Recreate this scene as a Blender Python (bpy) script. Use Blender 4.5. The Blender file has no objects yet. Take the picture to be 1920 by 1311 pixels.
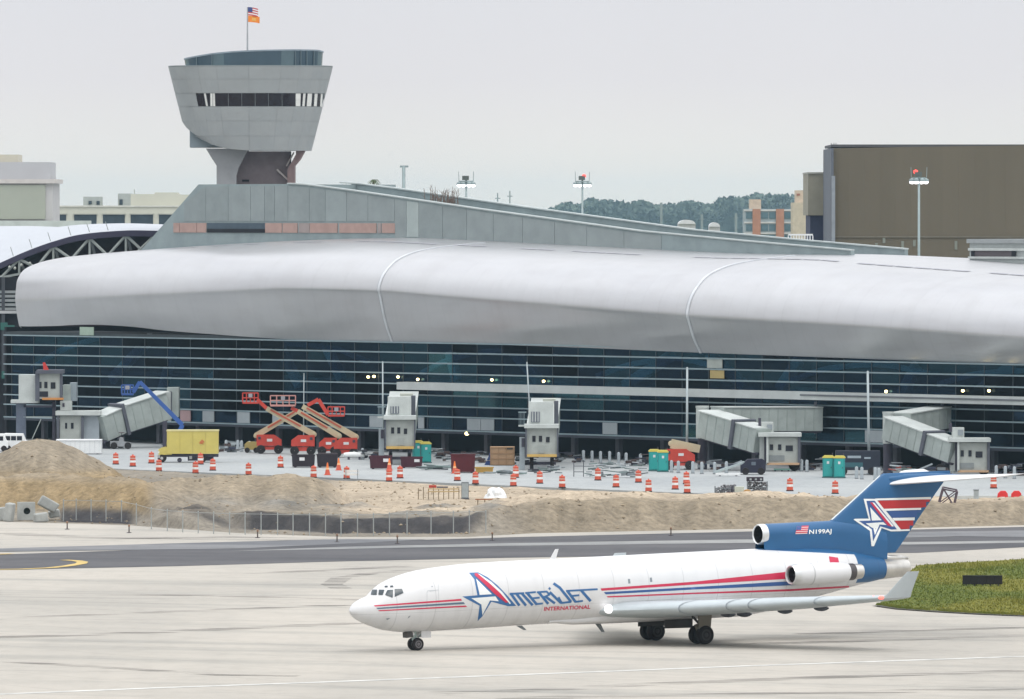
import bpy, bmesh, math, random
from mathutils import Vector, Matrix, noise
from mathutils.bvhtree import BVHTree
from mathutils.geometry import tessellate_polygon

random.seed(7)
scene = bpy.context.scene
COL = scene.collection
R = math.radians

# ------------------------------------------------------------------ camera
F = 16000.0            # focal length in photo pixels (photo is 1920 x 1311)
H = 27.2               # eye height
HOR = 400.0            # photo row of the horizon
PITCH = math.atan((655.5 - HOR) / F)
cam_d = bpy.data.cameras.new('camera')
cam_d.sensor_width = 36.0
cam_d.lens = 36.0 * F / 1920.0
cam_d.clip_start = 5.0
cam_d.clip_end = 20000.0
cam = bpy.data.objects.new('camera', cam_d)
COL.objects.link(cam)
cam.location = (0, 0, H)
cam.rotation_euler = (math.pi / 2 - PITCH, 0, 0)
scene.camera = cam

# ------------------------------------------------------------------ sky, sun, exposure
SUN_EL, SUN_AZ = 62.0, 150.0       # azimuth clockwise from +Y
SKY_ZENITH = 2.1
world = bpy.data.worlds.new('World')
scene.world = world
world.use_nodes = True
wn, wl = world.node_tree.nodes, world.node_tree.links
wn.clear()
w_out = wn.new('ShaderNodeOutputWorld')
w_bg = wn.new('ShaderNodeBackground')
w_tc = wn.new('ShaderNodeTexCoord')
w_sep = wn.new('ShaderNodeSeparateXYZ')
w_ramp = wn.new('ShaderNodeValToRGB')       # overcast sky: brightness (1 + 2 sin e) / 3, warm towards the horizon
e = w_ramp.color_ramp.elements
def overcast(s, tint):
    b = (1 + 2 * s) / 3.0
    return (b * tint[0], b * tint[1], b * tint[2], 1)
e[0].position = 0.0
e[0].color = overcast(0.0, (1.25, 1.20, 1.10))
e[1].position = 1.0
e[1].color = overcast(1.0, (0.975, 0.99, 1.03))
for p, t in ((0.006, (1.22, 1.175, 1.11)), (0.016, (1.075, 1.05, 1.075)), (0.03, (0.99, 1.0, 1.055)), (0.2, (0.99, 0.995, 1.02)), (0.5, (0.96, 0.98, 1.02))):
    k = e.new(p)
    k.color = overcast(p, t)
w_noise = wn.new('ShaderNodeTexNoise')
w_noise.inputs['Scale'].default_value = 9.0
w_noise.inputs['Detail'].default_value = 4.0
w_mapr = wn.new('ShaderNodeMapRange')
w_mapr.inputs['To Min'].default_value = 0.93
w_mapr.inputs['To Max'].default_value = 1.07
w_mul = wn.new('ShaderNodeMath'); w_mul.operation = 'MULTIPLY'
w_mul.inputs[1].default_value = SKY_ZENITH
w_sky = wn.new('ShaderNodeTexSky')
w_sky.sky_type = 'NISHITA'
w_sky.sun_disc = False
w_sky.sun_elevation = R(SUN_EL)
w_sky.sun_rotation = R(SUN_AZ)
w_bg2 = wn.new('ShaderNodeBackground')
w_bg2.inputs['Strength'].default_value = 0.004      # what little of the clear sky comes through the cloud
w_add = wn.new('ShaderNodeAddShader')
wl.new(w_sky.outputs[0], w_bg2.inputs['Color'])
wl.new(w_tc.outputs['Generated'], w_sep.inputs[0])
wl.new(w_sep.outputs['Z'], w_ramp.inputs['Fac'])
wl.new(w_tc.outputs['Generated'], w_noise.inputs['Vector'])
wl.new(w_noise.outputs['Fac'], w_mapr.inputs['Value'])
wl.new(w_mapr.outputs['Result'], w_mul.inputs[0])
wl.new(w_ramp.outputs['Color'], w_bg.inputs['Color'])
wl.new(w_mul.outputs[0], w_bg.inputs['Strength'])
wl.new(w_bg.outputs[0], w_add.inputs[0])
wl.new(w_bg2.outputs[0], w_add.inputs[1])
wl.new(w_add.outputs[0], w_out.inputs['Surface'])

sun_d = bpy.data.lights.new('sun', 'SUN')
sun_d.energy = 1.0
sun_d.angle = R(20)
sun_d.color = (1.0, 0.97, 0.92)
sun = bpy.data.objects.new('sun', sun_d)
COL.objects.link(sun)
sd = Vector((math.sin(R(SUN_AZ)) * math.cos(R(SUN_EL)), math.cos(R(SUN_AZ)) * math.cos(R(SUN_EL)), math.sin(R(SUN_EL))))
sun.rotation_euler = sd.to_track_quat('Z', 'Y').to_euler()
sun.location = (0, 400, 300)

vs = scene.view_settings
vs.view_transform = 'Standard'
vs.look = 'None'
vs.exposure = 0.0
vs.gamma = 1.0
vs.use_curve_mapping = False
scene.render.engine = 'CYCLES'
scene.cycles.use_denoising = True
scene.cycles.max_bounces = 6
scene.cycles.diffuse_bounces = 3
scene.cycles.transparent_max_bounces = 12
scene.cycles.volume_bounces = 1

# ------------------------------------------------------------------ pixel helpers (photo pixels -> world)
CP, SP = math.cos(PITCH), math.sin(PITCH)
CAM = Vector((0, 0, H))
def ray(px, py):
    cx, cy = (px - 960.0) / F, -(py - 655.5) / F
    # camera axes: right = X, up = (0, SP, CP), forward = (0, CP, -SP)
    d = Vector((cx, CP + cy * SP, -SP + cy * CP))
    return d / d.y
def at(px, py, Y): return CAM + ray(px, py) * Y
def G(px, py, z=0.0):
    d = ray(px, py)
    return CAM + d * ((z - H) / d.z)
def mpp(Y): return Y / F          # metres per photo pixel at distance Y

# ------------------------------------------------------------------ materials
MATS = {}
def M(name, rgb, rough=0.65, metal=0.0, var=0.12, scale=0.8, spec=0.4, emit=None, estr=0.0, stretch=None, bump=0.0):
    if name in MATS: return MATS[name]
    m = bpy.data.materials.new(name)
    m.use_nodes = True
    nt = m.node_tree
    b = nt.nodes['Principled BSDF']
    b.inputs['Roughness'].default_value = rough
    b.inputs['Metallic'].default_value = metal
    b.inputs['Specular IOR Level'].default_value = spec
    b.inputs['Base Color'].default_value = (*rgb, 1)
    if emit:
        b.inputs['Emission Color'].default_value = (*emit, 1)
        b.inputs['Emission Strength'].default_value = estr
    if var > 0:
        tc = nt.nodes.new('ShaderNodeTexCoord')
        src = tc.outputs['Object']
        if stretch:
            mp = nt.nodes.new('ShaderNodeMapping')
            mp.inputs['Scale'].default_value = stretch
            nt.links.new(src, mp.inputs['Vector'])
            src = mp.outputs['Vector']
        n = nt.nodes.new('ShaderNodeTexNoise')
        n.inputs['Scale'].default_value = scale
        n.inputs['Detail'].default_value = 6
        n.inputs['Roughness'].default_value = 0.62
        nt.links.new(src, n.inputs['Vector'])
        mr = nt.nodes.new('ShaderNodeMapRange')
        mr.inputs['From Min'].default_value = 0.3
        mr.inputs['From Max'].default_value = 0.7
        mr.inputs['To Min'].default_value = 1 - var
        mr.inputs['To Max'].default_value = 1 + var
        nt.links.new(n.outputs['Fac'], mr.inputs['Value'])
        vm = nt.nodes.new('ShaderNodeVectorMath'); vm.operation = 'SCALE'
        vm.inputs[0].default_value = rgb
        nt.links.new(mr.outputs['Result'], vm.inputs['Scale'])
        nt.links.new(vm.outputs['Vector'], b.inputs['Base Color'])
        if bump > 0:
            bp = nt.nodes.new('ShaderNodeBump')
            bp.inputs['Strength'].default_value = 0.6
            bp.inputs['Distance'].default_value = bump
            nt.links.new(n.outputs['Fac'], bp.inputs['Height'])
            nt.links.new(bp.outputs['Normal'], b.inputs['Normal'])
    MATS[name] = m
    return m

def see_through(name, tint, gloss=0.1, keep=0.5, rough=0.08, solid=None):
    """glass (or netting when solid is a colour): part transparent, part reflecting"""
    if name in MATS: return MATS[name]
    m = bpy.data.materials.new(name)
    m.use_nodes = True
    nt = m.node_tree
    nt.nodes.clear()
    out = nt.nodes.new('ShaderNodeOutputMaterial')
    tr = nt.nodes.new('ShaderNodeBsdfTransparent')
    tr.inputs['Color'].default_value = (*tint, 1)
    mix = nt.nodes.new('ShaderNodeMixShader')
    if solid:
        other = nt.nodes.new('ShaderNodeBsdfDiffuse')
        other.inputs['Color'].default_value = (*solid, 1)
        mix.inputs['Fac'].default_value = 1 - keep
    else:
        other = nt.nodes.new('ShaderNodeBsdfGlossy')
        other.inputs['Roughness'].default_value = rough
        other.inputs['Color'].default_value = (0.75, 0.9, 1.0, 1)
        fr = nt.nodes.new('ShaderNodeFresnel')
        fr.inputs['IOR'].default_value = 1.45
        sc = nt.nodes.new('ShaderNodeMath'); sc.operation = 'MULTIPLY'
        sc.inputs[1].default_value = gloss
        nt.links.new(fr.outputs[0], sc.inputs[0])
        nt.links.new(sc.outputs[0], mix.inputs['Fac'])
    nt.links.new(tr.outputs[0], mix.inputs[1])
    nt.links.new(other.outputs[0], mix.inputs[2])
    nt.links.new(mix.outputs[0], out.inputs['Surface'])
    MATS[name] = m
    return m

# ------------------------------------------------------------------ mesh builder
class MB:
    def __init__(self):
        self.v, self.f = [], []
    def add(self, vs_, fs_):
        o = len(self.v)
        self.v += [tuple(p) for p in vs_]
        self.f += [tuple(o + i for i in f) for f in fs_]
        return self
    def box(self, x0, x1, y0, y1, z0, z1, mat=None):
        P = [Vector((x, y, z)) for z in (z0, z1) for y in (y0, y1) for x in (x0, x1)]
        if mat: P = [mat @ p for p in P]
        return self.add(P, [(0, 2, 3, 1), (4, 5, 7, 6), (0, 1, 5, 4), (2, 6, 7, 3), (0, 4, 6, 2), (1, 3, 7, 5)])
    def beam(self, p0, p1, w, h, up=(0, 0, 1), w1=None, h1=None):
        """box from p0 to p1, width w across, height h along 'up'"""
        p0, p1 = Vector(p0), Vector(p1)
        d = (p1 - p0).normalized()
        u = Vector(up)
        s = d.cross(u)
        if s.length < 1e-4: s = d.cross(Vector((1, 0, 0)))
        s.normalize()
        u2 = s.cross(d).normalized()
        w1 = w if w1 is None else w1
        h1 = h if h1 is None else h1
        P = []
        for p, ww, hh in ((p0, w, h), (p1, w1, h1)):
            for a, b in ((-1, -1), (1, -1), (1, 1), (-1, 1)):
                P.append(p + s * (a * ww / 2) + u2 * (b * hh / 2))
        return self.add(P, [(0, 1, 2, 3), (7, 6, 5, 4), (0, 4, 5, 1), (1, 5, 6, 2), (2, 6, 7, 3), (3, 7, 4, 0)])
    def cyl(self, p0, p1, r0, r1=None, n=12, caps=True):
        p0, p1 = Vector(p0), Vector(p1)
        r1 = r0 if r1 is None else r1
        d = (p1 - p0).normalized()
        a = d.orthogonal().normalized()
        b = d.cross(a)
        P = []
        for p, r in ((p0, r0), (p1, r1)):
            for i in range(n):
                t = 2 * math.pi * i / n
                P.append(p + (a * math.cos(t) + b * math.sin(t)) * r)
        fs_ = [(i, (i + 1) % n, n + (i + 1) % n, n + i) for i in range(n)]
        if caps: fs_ += [tuple(range(n - 1, -1, -1)), tuple(range(n, 2 * n))]
        return self.add(P, fs_)
    def lathe(self, prof, c=(0, 0, 0), n=16, axis='z'):
        """prof: (r, h) list"""
        c = Vector(c)
        P = []
        for r, h in prof:
            for i in range(n):
                t = 2 * math.pi * i / n
                q = (r * math.cos(t), r * math.sin(t), h)
                if axis == 'x': q = (h, q[0], q[1])
                if axis == 'y': q = (q[0], h, q[1])
                P.append(c + Vector(q))
        fs_ = []
        for k in range(len(prof) - 1):
            for i in range(n):
                fs_.append((k * n + i, k * n + (i + 1) % n, (k + 1) * n + (i + 1) % n, (k + 1) * n + i))
        fs_ += [tuple(range(n - 1, -1, -1)), tuple(range((len(prof) - 1) * n, len(prof) * n))]
        return self.add(P, fs_)
    def loft(self, rings, closed=True, caps=True):
        n = len(rings[0])
        P = [p for r in rings for p in r]
        fs_ = []
        for k in range(len(rings) - 1):
            for i in range(n if closed else n - 1):
                fs_.append((k * n + i, k * n + (i + 1) % n, (k + 1) * n + (i + 1) % n, (k + 1) * n + i))
        if caps and closed:
            fs_ += [tuple(range(n - 1, -1, -1)), tuple(range((len(rings) - 1) * n, len(rings) * n))]
        return self.add(P, fs_)
    def prism(self, poly, fn0, fn1):
        """poly of 2-D points; fn0/fn1 map a 2-D point to the two faces"""
        n = len(poly)
        P = [fn0(*p) for p in poly] + [fn1(*p) for p in poly]
        fs_ = [tuple(range(n)), tuple(range(2 * n - 1, n - 1, -1))]
        fs_ += [(i, n + i, n + (i + 1) % n, (i + 1) % n) for i in range(n)]
        return self.add(P, fs_)
    def mesh(self, name, mat, smooth=False):
        me = bpy.data.meshes.new(name)
        me.from_pydata(self.v, [], self.f)
        bm = bmesh.new(); bm.from_mesh(me)
        bmesh.ops.recalc_face_normals(bm, faces=bm.faces)
        bm.to_mesh(me); bm.free()
        if mat: me.materials.append(mat)
        if smooth is not False:
            me.polygons.foreach_set('use_smooth', [True] * len(me.polygons))
            if smooth is not True:
                me.set_sharp_from_angle(angle=R(smooth))
        me.update()
        return me
    def build(self, name, mat, parent=None, smooth=False, bevel=0.0):
        o = bpy.data.objects.new(name, self.mesh(name, mat, smooth))
        COL.objects.link(o)
        if parent: o.parent = parent
        if bevel > 0:
            b = o.modifiers.new('bevel', 'BEVEL')
            b.width = bevel; b.segments = 2; b.limit_method = 'ANGLE'
        return o

def inst(name, me, parent=None, loc=(0, 0, 0), rotz=0.0):
    o = bpy.data.objects.new(name, me)
    COL.objects.link(o)
    if parent: o.parent = parent
    o.location = loc
    o.rotation_euler = (0, 0, rotz)
    return o
def tag(o, label=None, cat=None, group=None, kind=None):
    if label: o['label'] = label
    if cat: o['category'] = cat
    if group: o['group'] = group
    if kind: o['kind'] = kind
    return o
def thing(name, label, cat, loc=(0, 0, 0), rotz=0.0, group=None):
    o = bpy.data.objects.new(name, None)
    COL.objects.link(o)
    o.location = loc
    o.rotation_euler = (0, 0, rotz)
    o.empty_display_size = 0.3
    return tag(o, label, cat, group)
def copy_tree(o, parent=None):
    c = o.copy(); COL.objects.link(c)
    c.parent = parent
    for ch in list(o.children): copy_tree(ch, c)
    return c
def lerp_tab(tab, x):
    if x <= tab[0][0]: return tab[0][1]
    for (a, b), (c, d) in zip(tab, tab[1:]):
        if x <= c:
            return b + (d - b) * (x - a) / (c - a)
    return tab[-1][1]
def smooth_tab(tab, x):
    """Catmull-Rom through (x, value) pairs"""
    n = len(tab)
    if x <= tab[0][0]: return tab[0][1]
    if x >= tab[-1][0]: return tab[-1][1]
    for i in range(n - 1):
        if x <= tab[i + 1][0]:
            x0, y0 = tab[i]; x1, y1 = tab[i + 1]
            h = x1 - x0
            def slope(j):
                if j == 0: return (tab[1][1] - tab[0][1]) / (tab[1][0] - tab[0][0])
                if j == n - 1: return (tab[-1][1] - tab[-2][1]) / (tab[-1][0] - tab[-2][0])
                a = (tab[j][1] - tab[j - 1][1]) / (tab[j][0] - tab[j - 1][0])
                b = (tab[j + 1][1] - tab[j][1]) / (tab[j + 1][0] - tab[j][0])
                return 0.0 if a * b <= 0 else 2 * a * b / (a + b)
            m0, m1 = slope(i), slope(i + 1)
            t = (x - x0) / h
            return ((2*t**3 - 3*t*t + 1) * y0 + (t**3 - 2*t*t + t) * h * m0 + (-2*t**3 + 3*t*t) * y1 + (t**3 - t*t) * h * m1)
ORD = ['first', 'second', 'third', 'fourth', 'fifth', 'sixth', 'seventh', 'eighth', 'ninth', 'tenth', 'eleventh', 'twelfth',
       'thirteenth', 'fourteenth', 'fifteenth', 'sixteenth', 'seventeenth', 'eighteenth', 'nineteenth', 'twentieth',
       'twenty first', 'twenty second', 'twenty third', 'twenty fourth', 'twenty fifth', 'twenty sixth', 'twenty seventh',
       'twenty eighth', 'twenty ninth', 'thirtieth', 'thirty first', 'thirty second', 'thirty third', 'thirty fourth', 'thirty fifth', 'thirty sixth']

# ================================================================== THE SETTING: ground, pavements, soil
def layered(name, base, layers, rough=0.85, spec=0.25, bump=0.0):
    """base colour times several noise layers: (scale xyz, rot z deg, noise scale, detail, from_min, from_max, tint at low end)"""
    m = bpy.data.materials.new(name)
    m.use_nodes = True
    nt = m.node_tree
    b = nt.nodes['Principled BSDF']
    b.inputs['Roughness'].default_value = rough
    b.inputs['Specular IOR Level'].default_value = spec
    tc = nt.nodes.new('ShaderNodeTexCoord')
    prev = None
    for (sc3, rz, ns, det, lo, hi, tint) in layers:
        mp = nt.nodes.new('ShaderNodeMapping')
        mp.inputs['Rotation'].default_value = (0, 0, R(rz))
        mp2 = nt.nodes.new('ShaderNodeMapping')
        mp2.inputs['Scale'].default_value = sc3
        n = nt.nodes.new('ShaderNodeTexNoise')
        n.inputs['Scale'].default_value = ns
        n.inputs['Detail'].default_value = det
        n.inputs['Roughness'].default_value = 0.6
        mr = nt.nodes.new('ShaderNodeMapRange')
        mr.interpolation_type = 'SMOOTHSTEP'
        mr.inputs['From Min'].default_value = lo
        mr.inputs['From Max'].default_value = hi
        mx = nt.nodes.new('ShaderNodeMix'); mx.data_type = 'RGBA'
        mx.inputs['A'].default_value = (*tint, 1)
        mx.inputs['B'].default_value = (1, 1, 1, 1)
        nt.links.new(tc.outputs['Object'], mp.inputs['Vector'])
        nt.links.new(mp.outputs[0], mp2.inputs['Vector'])
        nt.links.new(mp2.outputs[0], n.inputs['Vector'])
        nt.links.new(n.outputs['Fac'], mr.inputs['Value'])
        nt.links.new(mr.outputs[0], mx.inputs['Factor'])
        mul = nt.nodes.new('ShaderNodeMix'); mul.data_type = 'RGBA'; mul.blend_type = 'MULTIPLY'
        mul.inputs['Factor'].default_value = 1.0
        if prev is None: mul.inputs['A'].default_value = (*base, 1)
        else: nt.links.new(prev, mul.inputs['A'])
        nt.links.new(mx.outputs['Result'], mul.inputs['B'])
        prev = mul.outputs['Result']
    nt.links.new(prev, b.inputs['Base Color'])
    if bump:
        bp = nt.nodes.new('ShaderNodeBump')
        bp.inputs['Distance'].default_value = bump
        bp.inputs['Strength'].default_value = 0.7
        nt.links.new(n.outputs['Fac'], bp.inputs['Height'])
        nt.links.new(bp.outputs[0], b.inputs['Normal'])
    MATS[name] = m
    return m

APRON = layered('apron_concrete', (0.43, 0.397, 0.345), [
    ((0.05, 0.012, 1), 0, 1.0, 3, 0.35, 0.62, (0.86, 0.87, 0.88)),
    ((0.010, 0.17, 1), 22, 1.0, 4, 0.30, 0.52, (0.80, 0.82, 0.83)),
    ((0.006, 0.35, 1), 12, 1.0, 5, 0.30, 0.44, (0.76, 0.77, 0.78)),
    ((0.8, 0.25, 1), 0, 1.0, 6, 0.25, 0.6, (0.92, 0.92, 0.92))])
FAR_APRON = layered('new_concrete', (0.36, 0.375, 0.37), [
    ((0.05, 0.03, 1), 52, 1.0, 4, 0.35, 0.6, (0.86, 0.87, 0.89)),
    ((1.2, 0.3, 1), 0, 1.0, 6, 0.25, 0.6, (0.88, 0.88, 0.88))])
ASPHALT = layered('asphalt', (0.095, 0.092, 0.096), [
    ((0.02, 0.10, 1), 8, 1.0, 5, 0.3, 0.66, (0.60, 0.61, 0.64)),
    ((0.5, 0.2, 1), 0, 1.0, 6, 0.25, 0.6, (0.85, 0.85, 0.85))])
ASPHALT2 = layered('worn_asphalt', (0.185, 0.185, 0.188), [
    ((0.02, 0.14, 1), 8, 1.0, 5, 0.3, 0.62, (0.62, 0.64, 0.68)),
    ((0.5, 0.2, 1), 0, 1.0, 6, 0.25, 0.6, (0.85, 0.85, 0.85))])

# sealed joints between the apron slabs, square to the rolling direction
_nt = APRON.node_tree; _b = _nt.nodes['Principled BSDF']; _src = _b.inputs['Base Color'].links[0].from_socket
_tc = _nt.nodes.new('ShaderNodeTexCoord'); _mp = _nt.nodes.new('ShaderNodeMapping'); _mp.inputs['Rotation'].default_value = (0, 0, R(-34))
_sx = _nt.nodes.new('ShaderNodeSeparateXYZ'); _nt.links.new(_tc.outputs['Object'], _mp.inputs[0]); _nt.links.new(_mp.outputs[0], _sx.inputs[0])
_outs = []
for _ax in ('X', 'Y'):
    _pp = _nt.nodes.new('ShaderNodeMath'); _pp.operation = 'PINGPONG'; _pp.inputs[1].default_value = 3.8; _nt.links.new(_sx.outputs[_ax], _pp.inputs[0])
    _mr = _nt.nodes.new('ShaderNodeMapRange'); _mr.inputs['From Max'].default_value = 0.12; _mr.inputs['To Min'].default_value = 0.80; _nt.links.new(_pp.outputs[0], _mr.inputs['Value'])
    _outs.append(_mr.outputs[0])
_mm = _nt.nodes.new('ShaderNodeMath'); _mm.operation = 'MINIMUM'; _nt.links.new(_outs[0], _mm.inputs[0]); _nt.links.new(_outs[1], _mm.inputs[1])
_vm = _nt.nodes.new('ShaderNodeVectorMath'); _vm.operation = 'SCALE'; _nt.links.new(_src, _vm.inputs[0]); _nt.links.new(_mm.outputs[0], _vm.inputs['Scale'])
_nt.links.new(_vm.outputs[0], _b.inputs['Base Color'])
# boundaries of the dug-up strip, photo pixels along its near and far edge
NEAR_EDGE = [(-2600, 955), (0, 978), (240, 985), (450, 1000), (640, 1007), (880, 1007), (1000, 1000), (1400, 992), (1720, 990), (1920, 985), (4600, 930)]
FAR_EDGE = [(-2600, 800), (0, 868), (240, 880), (650, 897), (960, 911), (1300, 925), (1440, 930), (1700, 939), (1920, 947), (4600, 1000)]
def gsheet(name, pts, z, mat, parent=None, kind=None):
    me = bpy.data.meshes.new(name)
    P = [G(x, y, 0) for x, y in pts]
    P = [Vector((p.x, p.y, z)) for p in P]
    tri = tessellate_polygon([[p for p in P]])
    me.from_pydata(P, [], [tuple(t) for t in tri])
    bm = bmesh.new(); bm.from_mesh(me)
    bmesh.ops.recalc_face_normals(bm, faces=bm.faces)
    if sum(f.normal.z for f in bm.faces) < 0: bmesh.ops.reverse_faces(bm, faces=bm.faces)
    bm.to_mesh(me); bm.free()
    me.materials.append(mat)
    o = bpy.data.objects.new(name, me)
    COL.objects.link(o)
    if parent: o.parent = parent
    if kind: o['kind'] = kind
    return o
def gstrip(name, centre, width, z, mat, parent=None, kind=None):
    """a painted strip of constant width (m) along photo pixels on the ground"""
    P = [G(x, y, 0) for x, y in centre]
    vs_, fs_ = [], []
    for i, p in enumerate(P):
        d = (P[min(i + 1, len(P) - 1)] - P[max(i - 1, 0)]); d.z = 0; d.normalize()
        s = Vector((-d.y, d.x, 0)) * (width / 2)
        vs_ += [(p.x - s.x, p.y - s.y, z), (p.x + s.x, p.y + s.y, z)]
    for i in range(len(P) - 1):
        fs_.append((2 * i, 2 * i + 2, 2 * i + 3, 2 * i + 1))
    mb = MB().add(vs_, fs_)
    me = mb.mesh(name, mat)
    if me.polygons[0].normal.z < 0: me.flip_normals()
    o = bpy.data.objects.new(name, me); COL.objects.link(o)
    if parent: o.parent = parent
    if kind: o['kind'] = kind
    return o

# ground sheet to the horizon, the aprons, the far pavement
EARTH = M('far_ground', (0.14, 0.15, 0.09), 0.95, var=0.25, scale=0.01)
g = MB(); g.add([(-5000, 1400, -0.06), (5000, 1400, -0.06), (5000, 12300, -0.06), (-5000, 12300, -0.06)], [(0, 1, 2, 3)])
g.add([(-5000, -40, -0.06), (-420, -40, -0.06), (-420, 1400, -0.06), (-5000, 1400, -0.06)], [(0, 1, 2, 3)])
g.add([(420, -40, -0.06), (5000, -40, -0.06), (5000, 1400, -0.06), (420, 1400, -0.06)], [(0, 1, 2, 3)])
g.add([(-420, -40, -0.06), (420, -40, -0.06), (420, 301, -0.06), (-420, 301, -0.06)], [(0, 1, 2, 3)])
tag(g.build('ground', EARTH), kind='structure')

near_pts = [G(x, y) for x, y in NEAR_EDGE]
far_pts = [G(x, y) for x, y in FAR_EDGE]
def strip_mesh(name, mat, lo, hi, z0, skirt=0.0):
    mb = MB()
    n = len(lo)
    P = [Vector((p.x, p.y, z0)) for p in lo] + [Vector((p.x, p.y, z0)) for p in hi]
    mb.add(P, [(i, i + 1, n + i + 1, n + i) for i in range(n - 1)])
    if skirt:
        Q = [Vector((p.x, p.y, z0)) for p in lo] + [Vector((p.x, p.y, z0 - skirt)) for p in lo]
        mb.add(Q, [(i, n + i, n + i + 1, i + 1) for i in range(n - 1)])
    return mb.build(name, mat)
apron = strip_mesh('apron', APRON, [Vector((-420 + 84 * i, 300, 0)) for i in range(11)], [Vector((max(-420, min(420, p.x)), p.y, 0)) for p in near_pts], 0.0)
tag(apron, kind='structure')
pavement = strip_mesh('pavement', FAR_APRON, [Vector((max(-420, min(420, p.x)), p.y, 0)) for p in far_pts], [Vector((-420 + 84 * i, 1400, 0)) for i in range(11)], 0.0, skirt=0.75)
tag(pavement, kind='structure')

taxi = gsheet('taxiway', [(-900, 1062), (0, 1040), (450, 1025), (650, 1017), (960, 1007.5), (1400, 997), (1720, 993), (1925, 988), (2900, 960),
                          (2900, 1003), (1925, 1026), (1720, 1037), (1400, 1040), (960, 1046), (640, 1053), (330, 1062), (0, 1069), (-900, 1090)], 0.012, ASPHALT, kind='structure')
WHITE_LINE = M('white_line_paint', (0.52, 0.515, 0.48), 0.85, var=0.3, scale=0.6)
YELLOW_LINE = M('yellow_line_paint', (0.50, 0.36, 0.12), 0.85, var=0.25, scale=0.6)
PALE = layered('pale_shoulder', (0.27, 0.27, 0.26), [((0.02, 0.2, 1), 8, 1.0, 5, 0.3, 0.6, (0.6, 0.62, 0.66)), ((0.5, 0.2, 1), 0, 1.0, 6, 0.25, 0.6, (0.85, 0.85, 0.85))])
gsheet('pale_shoulder', [(-900, 1051), (0, 1029), (300, 1020), (650, 1011), (800, 1012), (650, 1020), (450, 1029), (0, 1035), (-900, 1056)], 0.026, ASPHALT2, taxi)
gsheet('pale_band', [(430, 1034), (640, 1026), (960, 1019), (1400, 1012), (1700, 1017), (1925, 1014), (1925, 1018), (1700, 1022), (1400, 1018.5), (960, 1024), (640, 1030)], 0.026, PALE, taxi)
gsheet('worn_patch', [(1560, 1000), (1925, 995), (1925, 1008), (1800, 1006), (1650, 1010), (1560, 1006)], 0.026, ASPHALT2, taxi)
gstrip('yellow_guide_line', [(-40, 1069), (40, 1068), (95, 1065.5), (130, 1061.5), (152, 1057.5), (155, 1054.5), (144, 1052.3), (120, 1050.8)], 0.9, 0.04, YELLOW_LINE, taxi)
gstrip('yellow_guide_line', [(-40, 1041), (0, 1040), (22, 1039)], 0.9, 0.04, YELLOW_LINE, taxi)
gstrip('white_edge_line', [(-200, 1309), (0, 1302), (300, 1290), (560, 1281), (960, 1266), (1400, 1249), (1920, 1231), (2300, 1219)], 0.95, 0.012, WHITE_LINE, apron)
# rubber and oil streaks along the way the aircraft roll
STREAK = see_through('rubber_streak', (1, 1, 1), keep=0.55, solid=(0.13, 0.125, 0.12))
nt = STREAK.node_tree
_tc = nt.nodes.new('ShaderNodeTexCoord'); _mp = nt.nodes.new('ShaderNodeMapping'); _n = nt.nodes.new('ShaderNodeTexNoise'); _mr = nt.nodes.new('ShaderNodeMapRange')
_mp.inputs['Scale'].default_value = (0.08, 0.5, 1); _n.inputs['Scale'].default_value = 1.0; _n.inputs['Detail'].default_value = 5
_mr.inputs['From Min'].default_value = 0.42; _mr.inputs['From Max'].default_value = 0.7; _mr.inputs['To Max'].default_value = 0.55
nt.links.new(_tc.outputs['Object'], _mp.inputs[0]); nt.links.new(_mp.outputs[0], _n.inputs['Vector']); nt.links.new(_n.outputs['Fac'], _mr.inputs['Value'])
_mix = [n for n in nt.nodes if n.type == 'MIX_SHADER'][0]; nt.links.new(_mr.outputs[0], _mix.inputs['Fac'])
for k, (c, w) in enumerate([
        ([(-200, 1168), (0, 1160), (220, 1151), (430, 1143), (640, 1135), (700, 1133)], 2.2),
        ([(-200, 1120), (0, 1115), (300, 1116), (560, 1121), (680, 1125)], 1.6),
        ([(-200, 1200), (0, 1195), (90, 1193), (260, 1187), (460, 1178), (680, 1168)], 2.6),
        ([(440, 1078), (560, 1072), (640, 1068), (760, 1062)], 2.2),
        ([(640, 1104), (622, 1096), (640, 1084), (690, 1076), (760, 1070)], 1.6),
        ([(0, 1240), (200, 1252), (420, 1266), (560, 1268)], 1.6),
        ([(820, 1300), (1000, 1295), (1200, 1284), (1500, 1272), (1930, 1258)], 2.6),
        ([(950, 1312), (1100, 1306), (1300, 1304), (1600, 1299), (1930, 1290)], 3.0),
        ([(1340, 1210), (1560, 1204), (1930, 1192)], 2.4),
        ([(1500, 1190), (1700, 1183), (1930, 1177)], 2.0),
        ([(0, 1000), (150, 1008), (330, 1010), (600, 1013)], 3.5),
        ([(200, 1012), (420, 1007), (640, 1012)], 3.0)]):
    gstrip('rubber_streak', c, w, 0.008 + 0.0015 * k, STREAK, apron)

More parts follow.
